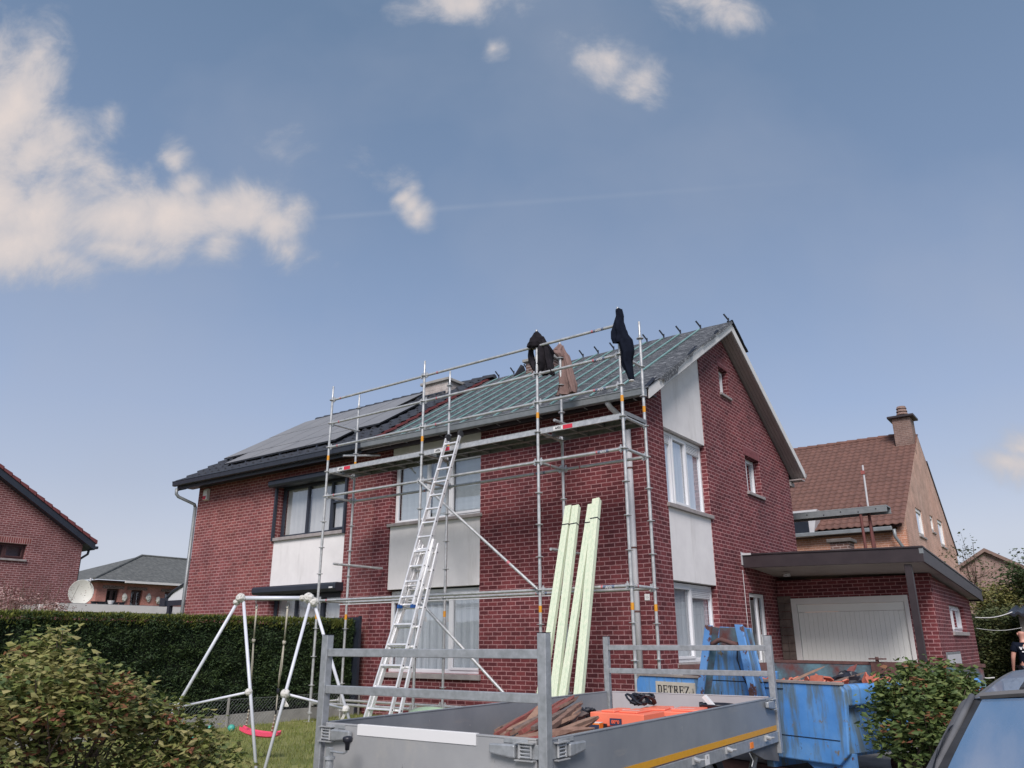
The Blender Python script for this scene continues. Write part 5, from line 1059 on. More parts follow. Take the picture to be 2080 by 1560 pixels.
mb = MB(); mb.box(GX+.001, GX+.02, 8.2, 10.0, .80, 1.14); vb = mb.build('meter_box', M_zinc, gr, bevel=.006); mb = MB(); mb.box(GX+.0205, GX+.026, 8.28, 9.92, .84, 1.09); mb.build('door', M_zincL, vb)
# door
mb = MB(); mb.box(-.22, -.10, GY-.02, GY+.1, 0, 2.25); mb.box(2.06, 2.14, GY-.02, GY+.1, 0, 2.25); mb.box(-.10, 2.06, GY-.02, GY+.1, 2.12, 2.25); gd = mb.build('garage_door', M_cream, gr, bevel=.005); gd['label'] = 'white ribbed up-and-over door'
mb = MB(); mb.box(-.09, 2.05, GY+.0, GY+.06, 1.96, 2.115); mb.build('top_rail', M_door, gd)
mb = MB(); n = 22; w = 2.10/n
for k in range(n): mb.box(-.07+k*w, -.07+(k+1)*w-.007, GY+.012, GY+.05, .02, 1.95)
mb.box(-.09, 2.05, GY+.022, GY+.06, .0, 1.955); mb.build('door_leaf', M_door, gd)
mb = MB(); mb.box(XC+.012, -.221, GY+.0, GY+.0, 0, 0) if False else None
# split-face stone pier beside the front door
random.seed(9); mb = MB()
for r in range(14):
    y = GY-.10
    for k in range(2):
        e = random.uniform(0, .02); mb.box(XC+.014+k*.145+(0 if r % 2 else .0), XC+.014+(k+1)*.145-.006, GY-.03-e, GY-.001, r*.165+.004, r*.165+.158)
mb.build('stone_cladding', pm('split_stone', c(.11, .085, .075), c(.20, .15, .13), 7, .9, bump=.5, bscale=40), gr)
# roof
RA, RB, RC_ = onX(1507, 1127, XC), Vector((2.86, 5.87, 2.97)), Vector((2.86, 13.5, 2.54))
def rz(x, y): return 3.05-.022*(x-XC)-.056*(y-5.87)
mb = MB()
def gslab(mb, x0, x1, y0, y1, d0, d1): mb.add([(x0, y0, rz(x0, y0)+d0), (x1, y0, rz(x1, y0)+d0), (x1, y1, rz(x1, y1)+d0), (x0, y1, rz(x0, y1)+d0), (x0, y0, rz(x0, y0)+d1), (x1, y0, rz(x1, y0)+d1), (x1, y1, rz(x1, y1)+d1), (x0, y1, rz(x0, y1)+d1)], [(0, 3, 2, 1), (4, 5, 6, 7), (0, 1, 5, 4), (1, 2, 6, 5), (2, 3, 7, 6), (3, 0, 4, 7)])
gslab(mb, XC+.012, 2.82, 5.91, 13.45, -.20, -.02); rfg = mb.build('roof', M_ceil, gr)
mb = MB(); gslab(mb, XC+.012, 2.86, 5.87, 5.908, -.25, .0); gslab(mb, XC+.012, 2.875, 5.85, 5.90, .001, .035); gslab(mb, 2.822, 2.86, 5.909, 13.45, -.25, .0); gslab(mb, 2.83, 2.875, 5.901, 13.47, .001, .035); gslab(mb, XC+.012, 2.86, 13.451, 13.49, -.25, 0); mb.build('fascia', M_brownf, rfg, bevel=.004)
mb = MB(); gslab(mb, XC+.012, 2.83, 5.9, 13.46, -.018, .012); mb.build('roof_felt', M_blackp, rfg)
mb = MB(); gslab(mb, 2.80, 2.864, 5.866, 5.93, -.10, .0005); mb.build('corner_patch', M_zinc, rfg)
mb = MB(); gslab(mb, XC+.003, XC+.011, 5.80, 6.4, -.20, .06); gslab(mb, XC+.003, XC+.20, 5.84, 5.849, .0, .04); mb.build('lead_flashing', M_zincL, rfg)
mb = MB(); mb.box(2.50, 2.62, 5.93, 6.05, 0, 2.70); mb.build('post', M_brownf, gr, bevel=.005)
mb = MB(); mb.tube([(.0, 7.0, 2.72), (.0, 7.0, 2.67)], .08, 16); mb.build('ceiling_lamp', M_zincL, rfg)
mb = MB(); mb.tube([(XC+.012, 5.80, .8), (XC+.012, 5.80, 2.75)], .005, 6); mb.build('cable', M_pvc, gr)
# planks and trestle above the flat roof
t = thing('trestle', 'rusty red builders trestle standing on the flat garage roof', 'trestle', (1.1, 11.0, 2.7))
zr = rz(1, 11)+.0
q0, q1, q2 = onY(1757, 1112, 10.8), onY(1745, 1026, 10.8), onY(1764, 1040, 11.2)
mb = MB(); A0 = Vector((onY(1757, 1100, 10.8).x, 10.8, rz(1, 10.8)+.013)); A1 = Vector((q1.x, 10.8, q1.z)); B0 = Vector((onY(1778, 1100, 11.2).x, 11.2, rz(1, 11.2)+.013)); B1 = Vector((q2.x, 11.2, q2.z))
for a, b in ((A0, A1), (B0, B1), (A1, B1), (A0.lerp(A1, .3), B0.lerp(B1, .3))): mb.tube([a, b], .036, 8)
mb.build('leg_frame', pm('red_lead', c(.16, .05, .045), c(.12, .045, .04), 9, .7), t)
mb = MB(); a = onY(1772, 1108, 11.0); b = onY(1764, 1035, 11.0); mb.tube([Vector((a.x, 11, rz(1, 11)+.013)), b], .036, 10); mb.build('inner_post', MATS['red_lead'], t)
pk = thing('scaffold_plank', 'grey aluminium scaffold plank lying level across the trestle over the garage roof', 'plank', (1.0, 11.0, 4.5))
a = onY(1590, 1049, 10.75); b = onY(1800, 1026, 10.75); zt = (a.z+b.z)/2
mb = MB(); x0, x1 = -1.6, b.x; mb.box(x0, x1, 10.75, 11.25, zt-.0, zt+.035); mb.box(x0, x1, 10.75, 10.79, zt-.13, zt-.0005); mb.box(x0, x1, 11.21, 11.25, zt-.13, zt-.0005); mb.build('plank_body', M_zinc, pk, bevel=.004)
mb = MB()
for k in range(9): mb.tube([(x1-.25-k*.42, 10.747, zt-.045-(k % 2)*.04), (x1-.25-k*.42, 10.749, zt-.045-(k % 2)*.04)], .018, 10)
mb.build('bolt_hole', M_black, pk)
po = thing('roof_pole', 'thin pale mast with a red joint rising above the garage roof', 'mast', (onY(1757, 1020, 11.6).x, 11.6, rz(1, 11.6)))
a, b = onY(1762, 1020, 11.6), onY(1752, 945, 11.6); mb = MB(); mb.tube([(a.x, 11.6, rz(1, 11.6)+.01), a, b], .024, 10); pm1 = mb.build('mast', M_zincL, po); k = onY(1753, 960, 11.6); mb = MB(); mb.box(k.x-.05, k.x+.04, 11.56, 11.64, k.z-.05, k.z+.05); mb.build('joint', pm('red_lead_light', c(.32, .09, .08), rough=.7), pm1)
sh_ = thing('low_chimney', 'squat brown brick chimney with a stone slab cap peeping over the garage roof', 'chimney', (.2, 14.6, 0))
a = onY(1682, 1104, 14.5); b = onY(1732, 1104, 14.5); mb = MB(); mb.box(a.x+.08, b.x-.08, 14.4, 15.0, 1.5, a.z-.0); o = mb.build('stack', M_brickG, sh_); mb = MB(); mb.box(a.x, b.x, 14.32, 15.08, a.z+.001, a.z+.11); mb.build('cap', pm('dark_concrete', c(.10, .09, .085), c(.15, .135, .125), 6, .9), o, bevel=.02)

# ================================================================== orange brick house behind
OY, OX, OR, OYR = 19.0, .39, 24.9, 30.2
ho = thing('detached_house', 'orange brick house with a steep brown-red tiled roof and tall chimney', 'house', (OX, OY, 0))
OZe, OZr = 5.03, 9.45
def oz(y): return OZr-(abs(OR-y)*(OZr-OZe)/(OR-OY+.3) if y < OR else (y-OR)*(OZr-5.2)/(OYR-OR))
OWN = [(21.5, 22.75, 5.0, 6.02), (24.5, 25.2, 5.45, 6.1), (26.2, 27.5, 5.05, 6.15)]
mb = MB(); mb.box(-9, OX, OY, OY+.3, 0, OZe-.08); mb.build('wall', M_brickO, ho)
mb = MB(); wall(mb, (OX, 0, 0), UY, Vector((-1, 0, 0)), OY+.3005, OYR, 0, lambda y: oz(y)-.05, OWN, ubreaks=(OR,)); mb.build('wall', brick('orange_brick_gable', c(.50, .33, .26), c(.43, .28, .22), c(.52, .38, .32), bump=.2), ho)
for (y0, y1, z0, z1) in OWN: window(ho, (OX, y0, z0), UY, NG, y1-y0, z1-z0, [(0, y1-y0, 0, z1-z0, 'o')], frame=.09, recess=.04, sill=(.05, .07, .05), m=M_cream, curtain=(M_grayint, .15, 0))
mb = MB(); tile_field(mb, -7.5, OX+.03, OY-.3, OR, pu=.24, pv=.30, amp=.022, step=.05, fz=oz, dz=.05, nx=6); orf = mb.build('roof', M_otile, ho)
mb = MB(); mb.add([(-7.5, OR, OZr), (OX, OR, OZr), (OX, OYR+.2, oz(OYR+.2)), (-7.5, OYR+.2, oz(OYR+.2))], [(0, 1, 2, 3)]); mb.add([(-7.5, OY, OZe), (OX-.1, OY, OZe), (OX-.1, OR, OZr-.02), (-7.5, OR, OZr-.02)], [(0, 1, 2, 3)]); mb.build('roof_back', M_otile, orf)
mb = MB(); mb.beam((OX-.0, OR+1.2, oz(OR+1.2)+.02), (OX-.0, OYR+.25, oz(OYR+.25)+.02), .07, .12); mb.build('verge_board', M_brownf, orf)
mb = MB()
for i in range(18): x = -7.4+i*.42; mb.tube([(x, OR, OZr+.06), (x+.41, OR, OZr+.05)], [.12, .10], 10)
mb.build('ridge_tiles', M_otile, orf)
mb = MB(); mb.box(-7.5, OX-.35, OY-.40, OY-.26, OZe-.14, OZe+.0); og = mb.build('gutter', M_zinc, orf, bevel=.02)
mb = MB(); x = OX-.30; mb.tube([(x, OY-.3, OZe-.1), (x, OY-.28, OZe-.35), (x+.18, OY-.08, OZe-.75), (x+.18, OY-.08, 2)], .055, 10); mb.build('downpipe', M_zinc, ho, smooth=True)
mb = MB(); mb.box(-7.5, OX-.35, OY-.27, OY-.005, OZe-.17, OZe-.12); mb.build('soffit', M_brownf, orf)
ca, cb2 = OX-.70, OX-.02
mb = MB(); mb.box(ca, cb2, OR-.95, OR-.15, 8.3, 10.02); oc = mb.build('chimney', brick('chimney_brown_brick', c(.22, .15, .125), c(.17, .115, .10), c(.26, .20, .18)), orf)
mb = MB(); mb.box(ca-.16, cb2+.16, OR-1.08, OR-.02, 10.021, 10.12); mb.build('chimney_cap', M_brownf, oc, bevel=.02)
mb = MB(); mb.box(ca-.03, cb2+.02, OR-1.05, OR-.951, 8.45, 8.62); mb.build('lead_flashing', M_zincL, oc)
for k in range(4): mb = MB(); z = 10.122+k*.13; mb.tube([((ca+cb2)/2, OR-.45, z), ((ca+cb2)/2, OR-.45, z+.10)], [.25-.015*k, .21-.015*k], 12); mb.build('chimney_pot', MATS['chimney_brown_brick'], oc)
mb = MB(); x0 = onY(1600, 1075, OY-.1).x; x1 = onY(1668, 1075, OY-.1).x; dz = OZe-.15
mb.prism([(x0-1.4, OY-.35, dz), (x1-.22, OY-.35, dz), (x1, OY-.35, dz+.95), (x0-1.4, OY-.35, dz+.95)], (0, 1.9, 0)); dm = mb.build('dormer', M_zincL, orf)
mb = MB(); mb.box(x0-1.2, x0+.25, OY-.37, OY-.352, dz+.12, dz+.80); mb.box(x0+.33, x1-.34, OY-.37, OY-.352, dz+.12, dz+.80); mb.build('pane', M_glassD, dm)
mb = MB(); mb.box(x0-1.2, x1-.34, OY-.36, OY-.3505, dz+.1, dz+.84); mb.build('window_backing', M_grayint, dm)
# small tan house further right
fh = thing('detached_house', 'distant tan brick gable with a brown roof edge behind the sparse tree', 'house', (0, 36, 0))
ap = onY(2001, 1122, 36); l_ = onY(1947, 1158, 36); sl_ = (ap.z-l_.z)/(ap.x-l_.x)
mb = MB(); mb.prism([(ap.x-6, 36, 0), (ap.x+6, 36, 0), (ap.x+6, 36, ap.z-6*sl_), (ap.x, 36, ap.z), (ap.x-6, 36, ap.z-6*sl_)], (0, 8, 0)); mb.build('wall', M_brickT, fh)
mb = MB(); mb.prism([(ap.x-6.3, 35.8, ap.z-6.3*sl_+.02), (ap.x, 35.8, ap.z+.02), (ap.x, 35.8, ap.z+.2), (ap.x-6.3, 35.8, ap.z-6.3*sl_+.2)], (0, 8.2, 0)); mb.prism([(ap.x+6.3, 35.8, ap.z-6.3*sl_+.02), (ap.x, 35.8, ap.z+.02), (ap.x, 35.8, ap.z+.2), (ap.x+6.3, 35.8, ap.z-6.3*sl_+.2)], (0, 8.2, 0)); mb.build('roof', pm('brown_tile', c(.20, .13, .11), c(.26, .18, .15), 6, .85), fh)

# ================================================================== houses on the left
NX = -25.0
hn = thing('detached_house', 'red brick gable with red tiled roof edge at the far left of the picture', 'house', (NX, 3.85, 0))
e0, e1 = onX(0, 955, NX), onX(186, 1102, NX); ns = (e0.z-e1.z)/(e1.y-e0.y); yr = onX(150, 1215, NX).y
def nz_(y): return e1.z+(e1.y-y)*ns if y > -3.5 else e1.z+(e1.y+3.5)*ns-(-3.5-y)*ns
wl0, wl1 = onX(-40, 1100, NX).y, onX(56, 1105, NX).y; wz0, wz1 = onX(56, 1137, NX).z, onX(58, 1106, NX).z
mb = MB(); wall(mb, (NX, 0, 0), UY, Vector((-1, 0, 0)), -10.0, yr, 0, lambda y: nz_(y)-.28, [(wl0, wl1, wz0, wz1)], ubreaks=(-3.5,)); mb.build('wall', M_brickN, hn)
mb = MB(); mb.box(NX-9, NX-.3, yr-.3, yr-.01, 0, 4.6); mb.build('wall', M_brickN, hn)
window(hn, (NX, wl0, wz0), UY, NG, wl1-wl0, wz1-wz0, [(0, (wl1-wl0)*.55, 0, wz1-wz0, 'f'), ((wl1-wl0)*.55, wl1-wl0, 0, wz1-wz0, 'o')], recess=.14, m=pm('dark_wood_frame', c(.07, .03, .03), rough=.6), sill=(.05, .07, .06), curtain=(M_grayint, .3, 0))
mb = MB(); mb.box(NX-.1, NX+.004, wl0-.1, wl1+.12, wz1+.001, wz1+.21); mb.build('lintel', brick('lintel_brick', c(.24, .08, .075), c(.19, .06, .06), c(.42, .28, .27), vertical=True), hn)
mb = MB()
for s_, (ya, yb) in ((1, (-3.5, e1.y)),):
    mb.prism([(NX+.34, ya, nz_(ya)-.02), (NX+.34, yb, nz_(yb)-.02), (NX+.34, yb, nz_(yb)-.30), (NX+.34, ya, nz_(ya)-.30)], (-9.3, 0, 0))
nrf = mb.build('roof', M_anth, hn)
n = int((e1.y+3.5)/.30)+1
for k in range(n):
    ya = -3.5+k*.30; mb = MB(); mb.prism([(NX+.38, ya, nz_(ya)+.03), (NX+.38, ya+.32, nz_(ya+.32)+.075), (NX+.38, ya+.32, nz_(ya+.32)-.06), (NX+.38, ya, nz_(ya)-.06)], (-.22, 0, 0)); mb.build('verge_tile', M_redtile, nrf)
mb = MB(); mb.box(NX-9, NX+.36, e1.y-.02, e1.y+.12, e1.z-.26, e1.z-.16); ngt = mb.build('gutter', M_anth, nrf, bevel=.02); mb = MB(); mb.tube([(NX-.15, e1.y+.02, e1.z-.25), (NX-.15, e1.y+.0, e1.z-.42), (NX-.15, yr+.05, e1.z-.62), (NX-.15, yr+.05, 0)], .045, 10); mb.build('downpipe', M_anth, hn, smooth=True)
# flat roofed annex with the dish
AX = -22.0
an = thing('flat_roofed_annex', 'low flat-roofed extension with a white roof edge above the hedge', 'annex', (AX, 4, 0))
mb = MB(); mb.box(AX-2.8, AX-.1, 2.3, 12, 0, 2.35); mb.build('wall', M_brickN, an); mb = MB(); mb.box(AX-2.85, AX, 2.15, 12, 2.351, 2.60); mb.build('roof_edge', M_white, an)
mb = MB(); mb.box(AX-2.85, AX-.05, 2.2, 12, 2.6005, 2.62); mb.build('roof_felt', M_zinc, an)
ds = thing('satellite_dish', 'large cream satellite dish standing on the flat roof behind the hedge', 'satellite dish', (AX-.5, 2.9, 2.62))
cn = onX(164.5, 1204, AX-.5); face = (CP-cn).normalized(); face.z = .12; face.normalize(); fx = Vector((0, 0, 1)).cross(face).normalized(); fy = face.cross(fx)
mb = MB(); mb.grid(lambda u, v: cn+fx*math.cos(u*6.2832)*.375*v+fy*math.sin(u*6.2832)*.41*v+face*(.10*v*v), 36, 8, True); mb.grid(lambda u, v: cn+fx*math.cos(u*6.2832)*(.375+.012*v)+fy*math.sin(u*6.2832)*(.41+.012*v)+face*(.10-.015*v), 36, 2, True); mb.grid(lambda u, v: cn+fx*math.cos(-u*6.2832)*.375*v+fy*math.sin(-u*6.2832)*.41*v+face*(.10*v*v-.012), 36, 8, True)
dd = mb.build('reflector', M_dish, ds, smooth=True); mb = MB(); e_ = cn+face*.62-fy*.0+fx*.22+fy*.28; mb.tube([cn+fx*.24+fy*.28, e_], .018, 8); mb.tube([e_, e_+fy*.1], .03, 8); mb.build('arm', M_zincL, dd); mb = MB(); mb.tube([cn-face*.05, cn-face*.2-Vector((0, 0, .6))], .04, 8); mb.tube([cn-fy*.35-face*.1, Vector((cn.x-.1, cn.y, 2.62))], .04, 8); mb.build('stand', M_zinc, dd)
# pink bungalow with hipped grey roof
BX = -38.0
def bp(px, py, x=BX): return onX(px, py, x)
hb = thing('bungalow', 'pink brick bungalow with a hipped grey roof and dark shuttered windows', 'house', (BX, 10, 0))
E0, E1 = bp(186, 1178), bp(385, 1187); ez = (E0.z+E1.z)/2; y0b = E0.y; rz_ = onX(288, 1129, BX-4).z; yh = onX(288, 1129, BX-4).y
mb = MB(); wl = [(bp(217, 1200).y, bp(242, 1200).y, 2.6, bp(228, 1196).z), (bp(267, 1200).y, bp(290, 1200).y, 2.6, bp(280, 1199).z), (bp(335, 1205).y, bp(356, 1205).y, 2.6, bp(345, 1203).z)]
wall(mb, (BX, 0, 0), UY, Vector((-1, 0, 0)), y0b+.35, 26, 0, ez, wl); mb.box(BX-8, BX-.3, y0b+.35, y0b+.65, 0, ez); mb.build('wall', M_brickP, hb)
for (a, b, z0, z1) in wl:
    window(hb, (BX, a, z0), UY, NG, b-a, z1-z0, [(0, (b-a)/2, 0, z1-z0, 'o'), ((b-a)/2, b-a, 0, z1-z0, 'o')], recess=.15, m=pm('brown_shutter', c(.05, .025, .025), rough=.6) if 'brown_shutter' not in MATS else MATS['brown_shutter'], curtain=(M_dark, .2, 0))
    mb = MB(); mb.box(BX-.05, BX+.03, a-.25, b+.25, z1+.001, z1+.17); mb.build('lintel', M_brickG, hb)
mb = MB(); xe, xr_ = BX+.45, BX-4; mb.add([(xe, y0b-.1, ez), (xe, 27, ez), (xr_, 27, rz_), (xr_, yh, rz_), (xr_-4.5, y0b-.1, ez)], [(0, 1, 2, 3), (4, 0, 3)]); mb.add([(xe, y0b-.1, ez-.12), (xe, 27, ez-.12), (xr_-4.5, 27, ez-.12), (xr_-4.5, y0b-.1, ez-.12)], [(3, 2, 1, 0)]); hbr = mb.build('roof', M_groof, hb)
mb = MB(); mb.box(xe-.02, xe+.10, y0b+1.6, 27, ez-.12, ez+.0); mb.build('gutter', M_white, hbr)
mb = MB(); mb.tube([(xe, y0b-.1, ez+.02), (xr_, yh, rz_+.02)], .07, 8); mb.tube([(xr_, yh, rz_+.02), (xr_, 27, rz_+.02)], .07, 8); mb.build('hip_tiles', M_groof, hbr)
for i, (px, py, s_) in enumerate(((252, 1214, .10), (301, 1214, .10), (320, 1219, .09))):
    q = bp(px, py); mb = MB(); mb.ball((BX+.05, q.y, q.z), .08, s_*1.5, s_*2, 10, 8, jit=.5); o = mb.build('wall_ornament', M_dish, hb)
for i, (px, k) in enumerate(((190, 0), (202, 0), (224, 2), (234, 0), (247, 0), (208, 0))):
    q = onX(px, 1229, AX-1.0); z = 2.6205; mb = MB(); mb.tube([(AX-1.0, q.y, z), (AX-1.0, q.y, z+.04), (AX-1.0, q.y, z+.17 if k else z+.12)], [.05, .07, .12], 12); o = mb.build('plant_pot', M_whitelab if k else M_blackp)
    o.data.transform(Matrix.Translation((-(AX-1.0), -q.y, -z))); o.location = (AX-1.0, q.y, z)
    tag(o, 'white flower pot on the flat roof edge, between the dark pots' if k else 'dark flower pot in the row along the flat roof', 'plant pot', None if k else 'dark pots on the flat roof')
# awning beside the left house
aw = thing('awning', 'white canopy with dark curved frame at the left corner of the panelled house', 'awning', (-17.2, 3.2, 0))
A = [onY(334, 1222, 3.6), onY(352, 1203, 3.6), onY(372, 1190, 3.6), onY(392, 1180, 3.6)]
def awp(u, v): f = u*3; i = min(2, int(f)); q = A[i].lerp(A[i+1], f-i); return q+Vector((0, v*1.4, 0))
mb = MB(); mb.grid(awp, 14, 3); mb.prism([A[0], A[1], A[2], A[3], Vector((A[3].x, 3.6, A[0].z))], (0, .01, 0)); mb.build('canopy', M_awn, aw, smooth=False)
mb = MB(); mb.tube([a+Vector((0, -.02, .02)) for a in A], .045, 8); mb.beam(A[0]+Vector((-.05, 0, -.06)), (A[3].x, 3.6, A[0].z-.06), .1, .16); mb.beam((A[0].x+.35, 3.6, 0), (A[0].x+.35, 3.6, A[0].z-.1), .12, .12); mb.box(A[0].x-.1, A[0].x+.2, 3.5, 3.7, A[0].z-.15, A[0].z+.10); mb.build('frame', M_anth, aw)

# ================================================================== swing
P1, P2 = Vector((-3.35, -4.055, 1.9)), Vector((-2.672, -3.489, 1.9))
FA, FB, FC, FD = Vector((-4.305, -4.483, 0)), Vector((-2.60, -4.13, 0)), Vector((-2.52, -4.09, 0)), Vector((-2.15, -2.963, 0))
sf = thing('garden_swing_stand', 'white tube stand of a garden swing, joints wrapped in white rags', 'swing stand', (-2.9, -3.8, 0))
mb = MB(); mb.tube([P1, P2], .026, 14); mb.build('crossbar', M_tube, sf, smooth=True)
for a, b in ((P1, FA), (P1+Vector((.03, .03, 0)), FB), (P2, FC), (P2+Vector((.02, .03, -.05)), FD)): mb = MB(); mb.tube([a, b], .0195, 12); mb.build('leg', M_tube, sf, smooth=True)
# cross bars between the legs
def onseg(a, b, z): t = (z-a.z)/(b.z-a.z); return a+(b-a)*t
J = [(onseg(P1, FA, .62), onseg(P1, FB, .82)), (onseg(P2, FC, .80), onseg(P2, FD, .60))]
for a, b in J: mb = MB(); mb.tube([a, b], .0145, 12); mb.build('brace', M_tube, sf, smooth=True)
def rag(p, r, k=3, tail=None):
    r *= .78
    mb = MB(); mb.ball(p, r, r, r*.9, 26, 18, jit=.28)
    for i in range(k):
        a = random.uniform(0, 3.1); u = Vector((math.cos(a), math.sin(a), random.uniform(-.6, .6))).normalized(); w_ = u.cross(Vector((0, 0, 1))+u*.3).normalized(); uu = u.cross(w_)
        mb.tube([p+(w_*math.cos(t*.7)+uu*math.sin(t*.7))*r*1.0 for t in range(10)], r*.06, 6)
    if tail: mb.grid(lambda s_, v: p+tail*v+Vector(((s_-.5)*.08*(1-v*.3)+.01*math.sin(v*9), .015*math.sin(s_*9+v*5), 0)), 7, 10)
    mb.build('rag_wrap', M_rag, sf, smooth=True)
random.seed(14)
rag(P1+Vector((.02, 0, 0)), .075); rag(P1+Vector((-.03, -.02, -.05)), .05); rag(P2+Vector((-.02, -.02, .0)), .085); rag(P2+Vector((.03, .02, -.05)), .075); rag(P2+Vector((-.09, -.07, 0)), .05)
rag(J[0][0], .055); rag(J[0][1], .055); rag(J[1][0], .07, tail=Vector((.03, 0, -.14))); rag(J[1][1], .06, tail=Vector((-.12, -.02, -.32)))
sw = thing('swing', 'pink-red plastic swing seat hanging on knotted ropes', 'swing', tuple((P1+P2)/2))
h_a, h_b = P1.lerp(P2, .23), P1.lerp(P2, .68)
def ld_(px, py, t): return atD(px, py, t)
dA = (h_a-CP).dot(FW); dB = (h_b-CP).dot(FW)
for (hp, d0, top, knot, clip, low, seatp) in ((h_a, dA, (521, 1232), (515, 1301), (510, 1390), (506, 1440), (500, 1475)), (h_b, dB, (584, 1232), (577, 1305), (565, 1400), (560, 1450), (552, 1487))):
    q = [ld_(*p_, d0) for p_ in (top, knot, clip, low, seatp)]
    mb = MB(); mb.tube([hp-Vector((0, 0, .02)), hp-Vector((0, 0, .05)), q[0]], .006, 6); mb.tube([q[0]+Vector((math.cos(a)*.022, 0, math.sin(a)*.022-.0)) for a in [k*.63 for k in range(11)]], .005, 6); hkk = mb.build('hook', M_zinc, sw)
    mb = MB(); mb.tube([q[0], q[1]], .0085, 6); mb.tube([q[0]+Vector((.012, 0, 0)), q[1]+Vector((.006, 0, 0))], .0075, 6)
    bul = .028 if hp is h_a else .05
    mb.tube([q[1], q[1].lerp(q[2], .5)+Vector((bul*.4, 0, 0)), q[2]], .0085, 6); mb.tube([q[1], q[1].lerp(q[2], .35)-Vector((.006, 0, 0)), q[1].lerp(q[2], .7)-Vector((.012, 0, 0)), q[2]], .0085, 6)
    mb.ball(q[1], .024, .024, .028, 8, 6, jit=.4); mb.tube([q[2], q[3], q[4]], .008, 6)
    for k in range(5): mb.ball(q[3].lerp(q[4], k/5+.1), .014, .014, .012, 8, 5)
    mb.build('rope', M_rope, sw, smooth=True)
    mb = MB(); mb.ball(q[2]-Vector((0, 0, .02)), .022, .018, .04, 8, 8); mb.tube([q[2].lerp(q[3], .5)+Vector((0, 0, .04)), q[3]], .012, 6); mb.build('clip', M_blackp, sw)
sL, sR = ld_(492, 1478, dA), ld_(566, 1488, dB-.06); ax = (sR-sL); ln = ax.length; ax.normalize(); bk_ = ax.cross(Vector((0, 0, 1))).normalized()
def seat(u, v):
    s_ = (u-.5)*2; yy = (v-.5)*.17*(1-.15*s_*s_); lift = .038*abs(s_)**3-.0; rim = .02*(abs(v-.5)*2)**3
    return sL+ax*(ln*(.5+s_*.52))+bk_*yy+Vector((0, 0, lift+rim-.035))
mb = MB(); mb.grid(seat, 25, 11); mb.grid(lambda u, v: seat(1-u, v)-Vector((0, 0, .045-.012*abs(u-.5))), 25, 11)
for v in (0, 1): mb.grid(lambda u, w: seat(u if v == 0 else 1-u, v)-Vector((0, 0, .042*(1-w))), 25, 2)
for u0 in (0, 1): mb.grid(lambda v, w: seat(u0, v if u0 else 1-v)-Vector((0, 0, .038*(1-w))), 11, 2)
mb.build('seat', M_pinkseat, sw, smooth=True)

# ================================================================== hedge, low wall with mesh
random.seed(17)
hd = thing('hedge', 'long clipped dark green conifer hedge between the two gardens', 'hedge', (-7.4, -3, 0))
HX0, HX1, HYA, HYB, HZT = -7.95, -7.15, -9.0, 1.35, 1.80
M_hedge = leafmat('conifer_green', [c(.016, .032, .014), c(.026, .052, .02), (.038, .07, .025, 1), c(.055, .09, .03), c(.02, .042, .022)], rough=.7, trans=.1)
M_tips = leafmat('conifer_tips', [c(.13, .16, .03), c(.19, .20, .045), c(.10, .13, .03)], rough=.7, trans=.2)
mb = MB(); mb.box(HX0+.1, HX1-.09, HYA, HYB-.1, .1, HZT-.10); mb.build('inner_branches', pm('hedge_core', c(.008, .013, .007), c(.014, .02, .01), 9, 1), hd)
def spray(mb, p, d, s_, w_):
    d = d.normalized(); r = d.cross(Vector((random.gauss(0, 1), random.gauss(0, 1), random.gauss(0, 1)))).normalized()*w_
    mb.add([p-r*.5, p+d*s_*.5-r, p+d*s_, p+d*s_*.5+r], [(0, 1, 2, 3)])
mb = MB()
for _ in range(62000):
    y = random.uniform(HYA, HYB); z = random.uniform(.12 if y < -3.5 else .25, HZT); lump = noise.noise(Vector((y*3.2, z*3.2, 1)))*.10+noise.noise(Vector((y*9, z*9, 4)))*.05
    x = HX1-.05+lump+random.gauss(0, .018)
    spray(mb, Vector((x, y, z)), Vector((random.uniform(.3, 1), random.gauss(0, .6), random.gauss(.15, .6))), random.uniform(.03, .07), random.uniform(.006, .012))
for _ in range(9000):
    z = random.uniform(.2, HZT); x = random.uniform(HX0, HX1); spray(mb, Vector((x, HYB-.05+noise.noise(Vector((x*5, z*5, 0)))*.06, z)), Vector((random.gauss(0, .5), random.uniform(.3, 1), random.gauss(.1, .5))), random.uniform(.04, .08), .012)
mb.build('foliage', M_hedge, hd)
mb = MB()
for _ in range(26000):
    y = random.uniform(HYA, HYB); z = random.uniform(.3, HZT)
    if noise.noise(Vector((y*2.1, z*3.1, 9)))+.5*noise.noise(Vector((y*7, z*9, 2))) < .12: continue
    lump = noise.noise(Vector((y*3.2, z*3.2, 1)))*.10+noise.noise(Vector((y*9, z*9, 4)))*.05
    spray(mb, Vector((HX1-.03+lump+random.gauss(0, .015), y, z)), Vector((random.uniform(.4, 1), random.gauss(0, .6), random.gauss(.25, .5))), random.uniform(.04, .08), random.uniform(.006, .012))
mb.build('lighter_foliage', leafmat('conifer_mid', [c(.04, .07, .022), c(.06, .095, .03), c(.03, .055, .02)], rough=.7, trans=.15), hd)
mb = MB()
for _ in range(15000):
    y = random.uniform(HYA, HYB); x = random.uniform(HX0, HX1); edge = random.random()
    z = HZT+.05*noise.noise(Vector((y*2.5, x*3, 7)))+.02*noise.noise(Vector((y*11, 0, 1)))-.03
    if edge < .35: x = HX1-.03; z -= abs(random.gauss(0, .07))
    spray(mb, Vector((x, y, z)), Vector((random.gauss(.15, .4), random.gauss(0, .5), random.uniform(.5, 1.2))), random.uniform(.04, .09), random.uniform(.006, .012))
mb.build('yellow_tips', M_tips, hd)  # yellow-green sprays along the top and upper front edge
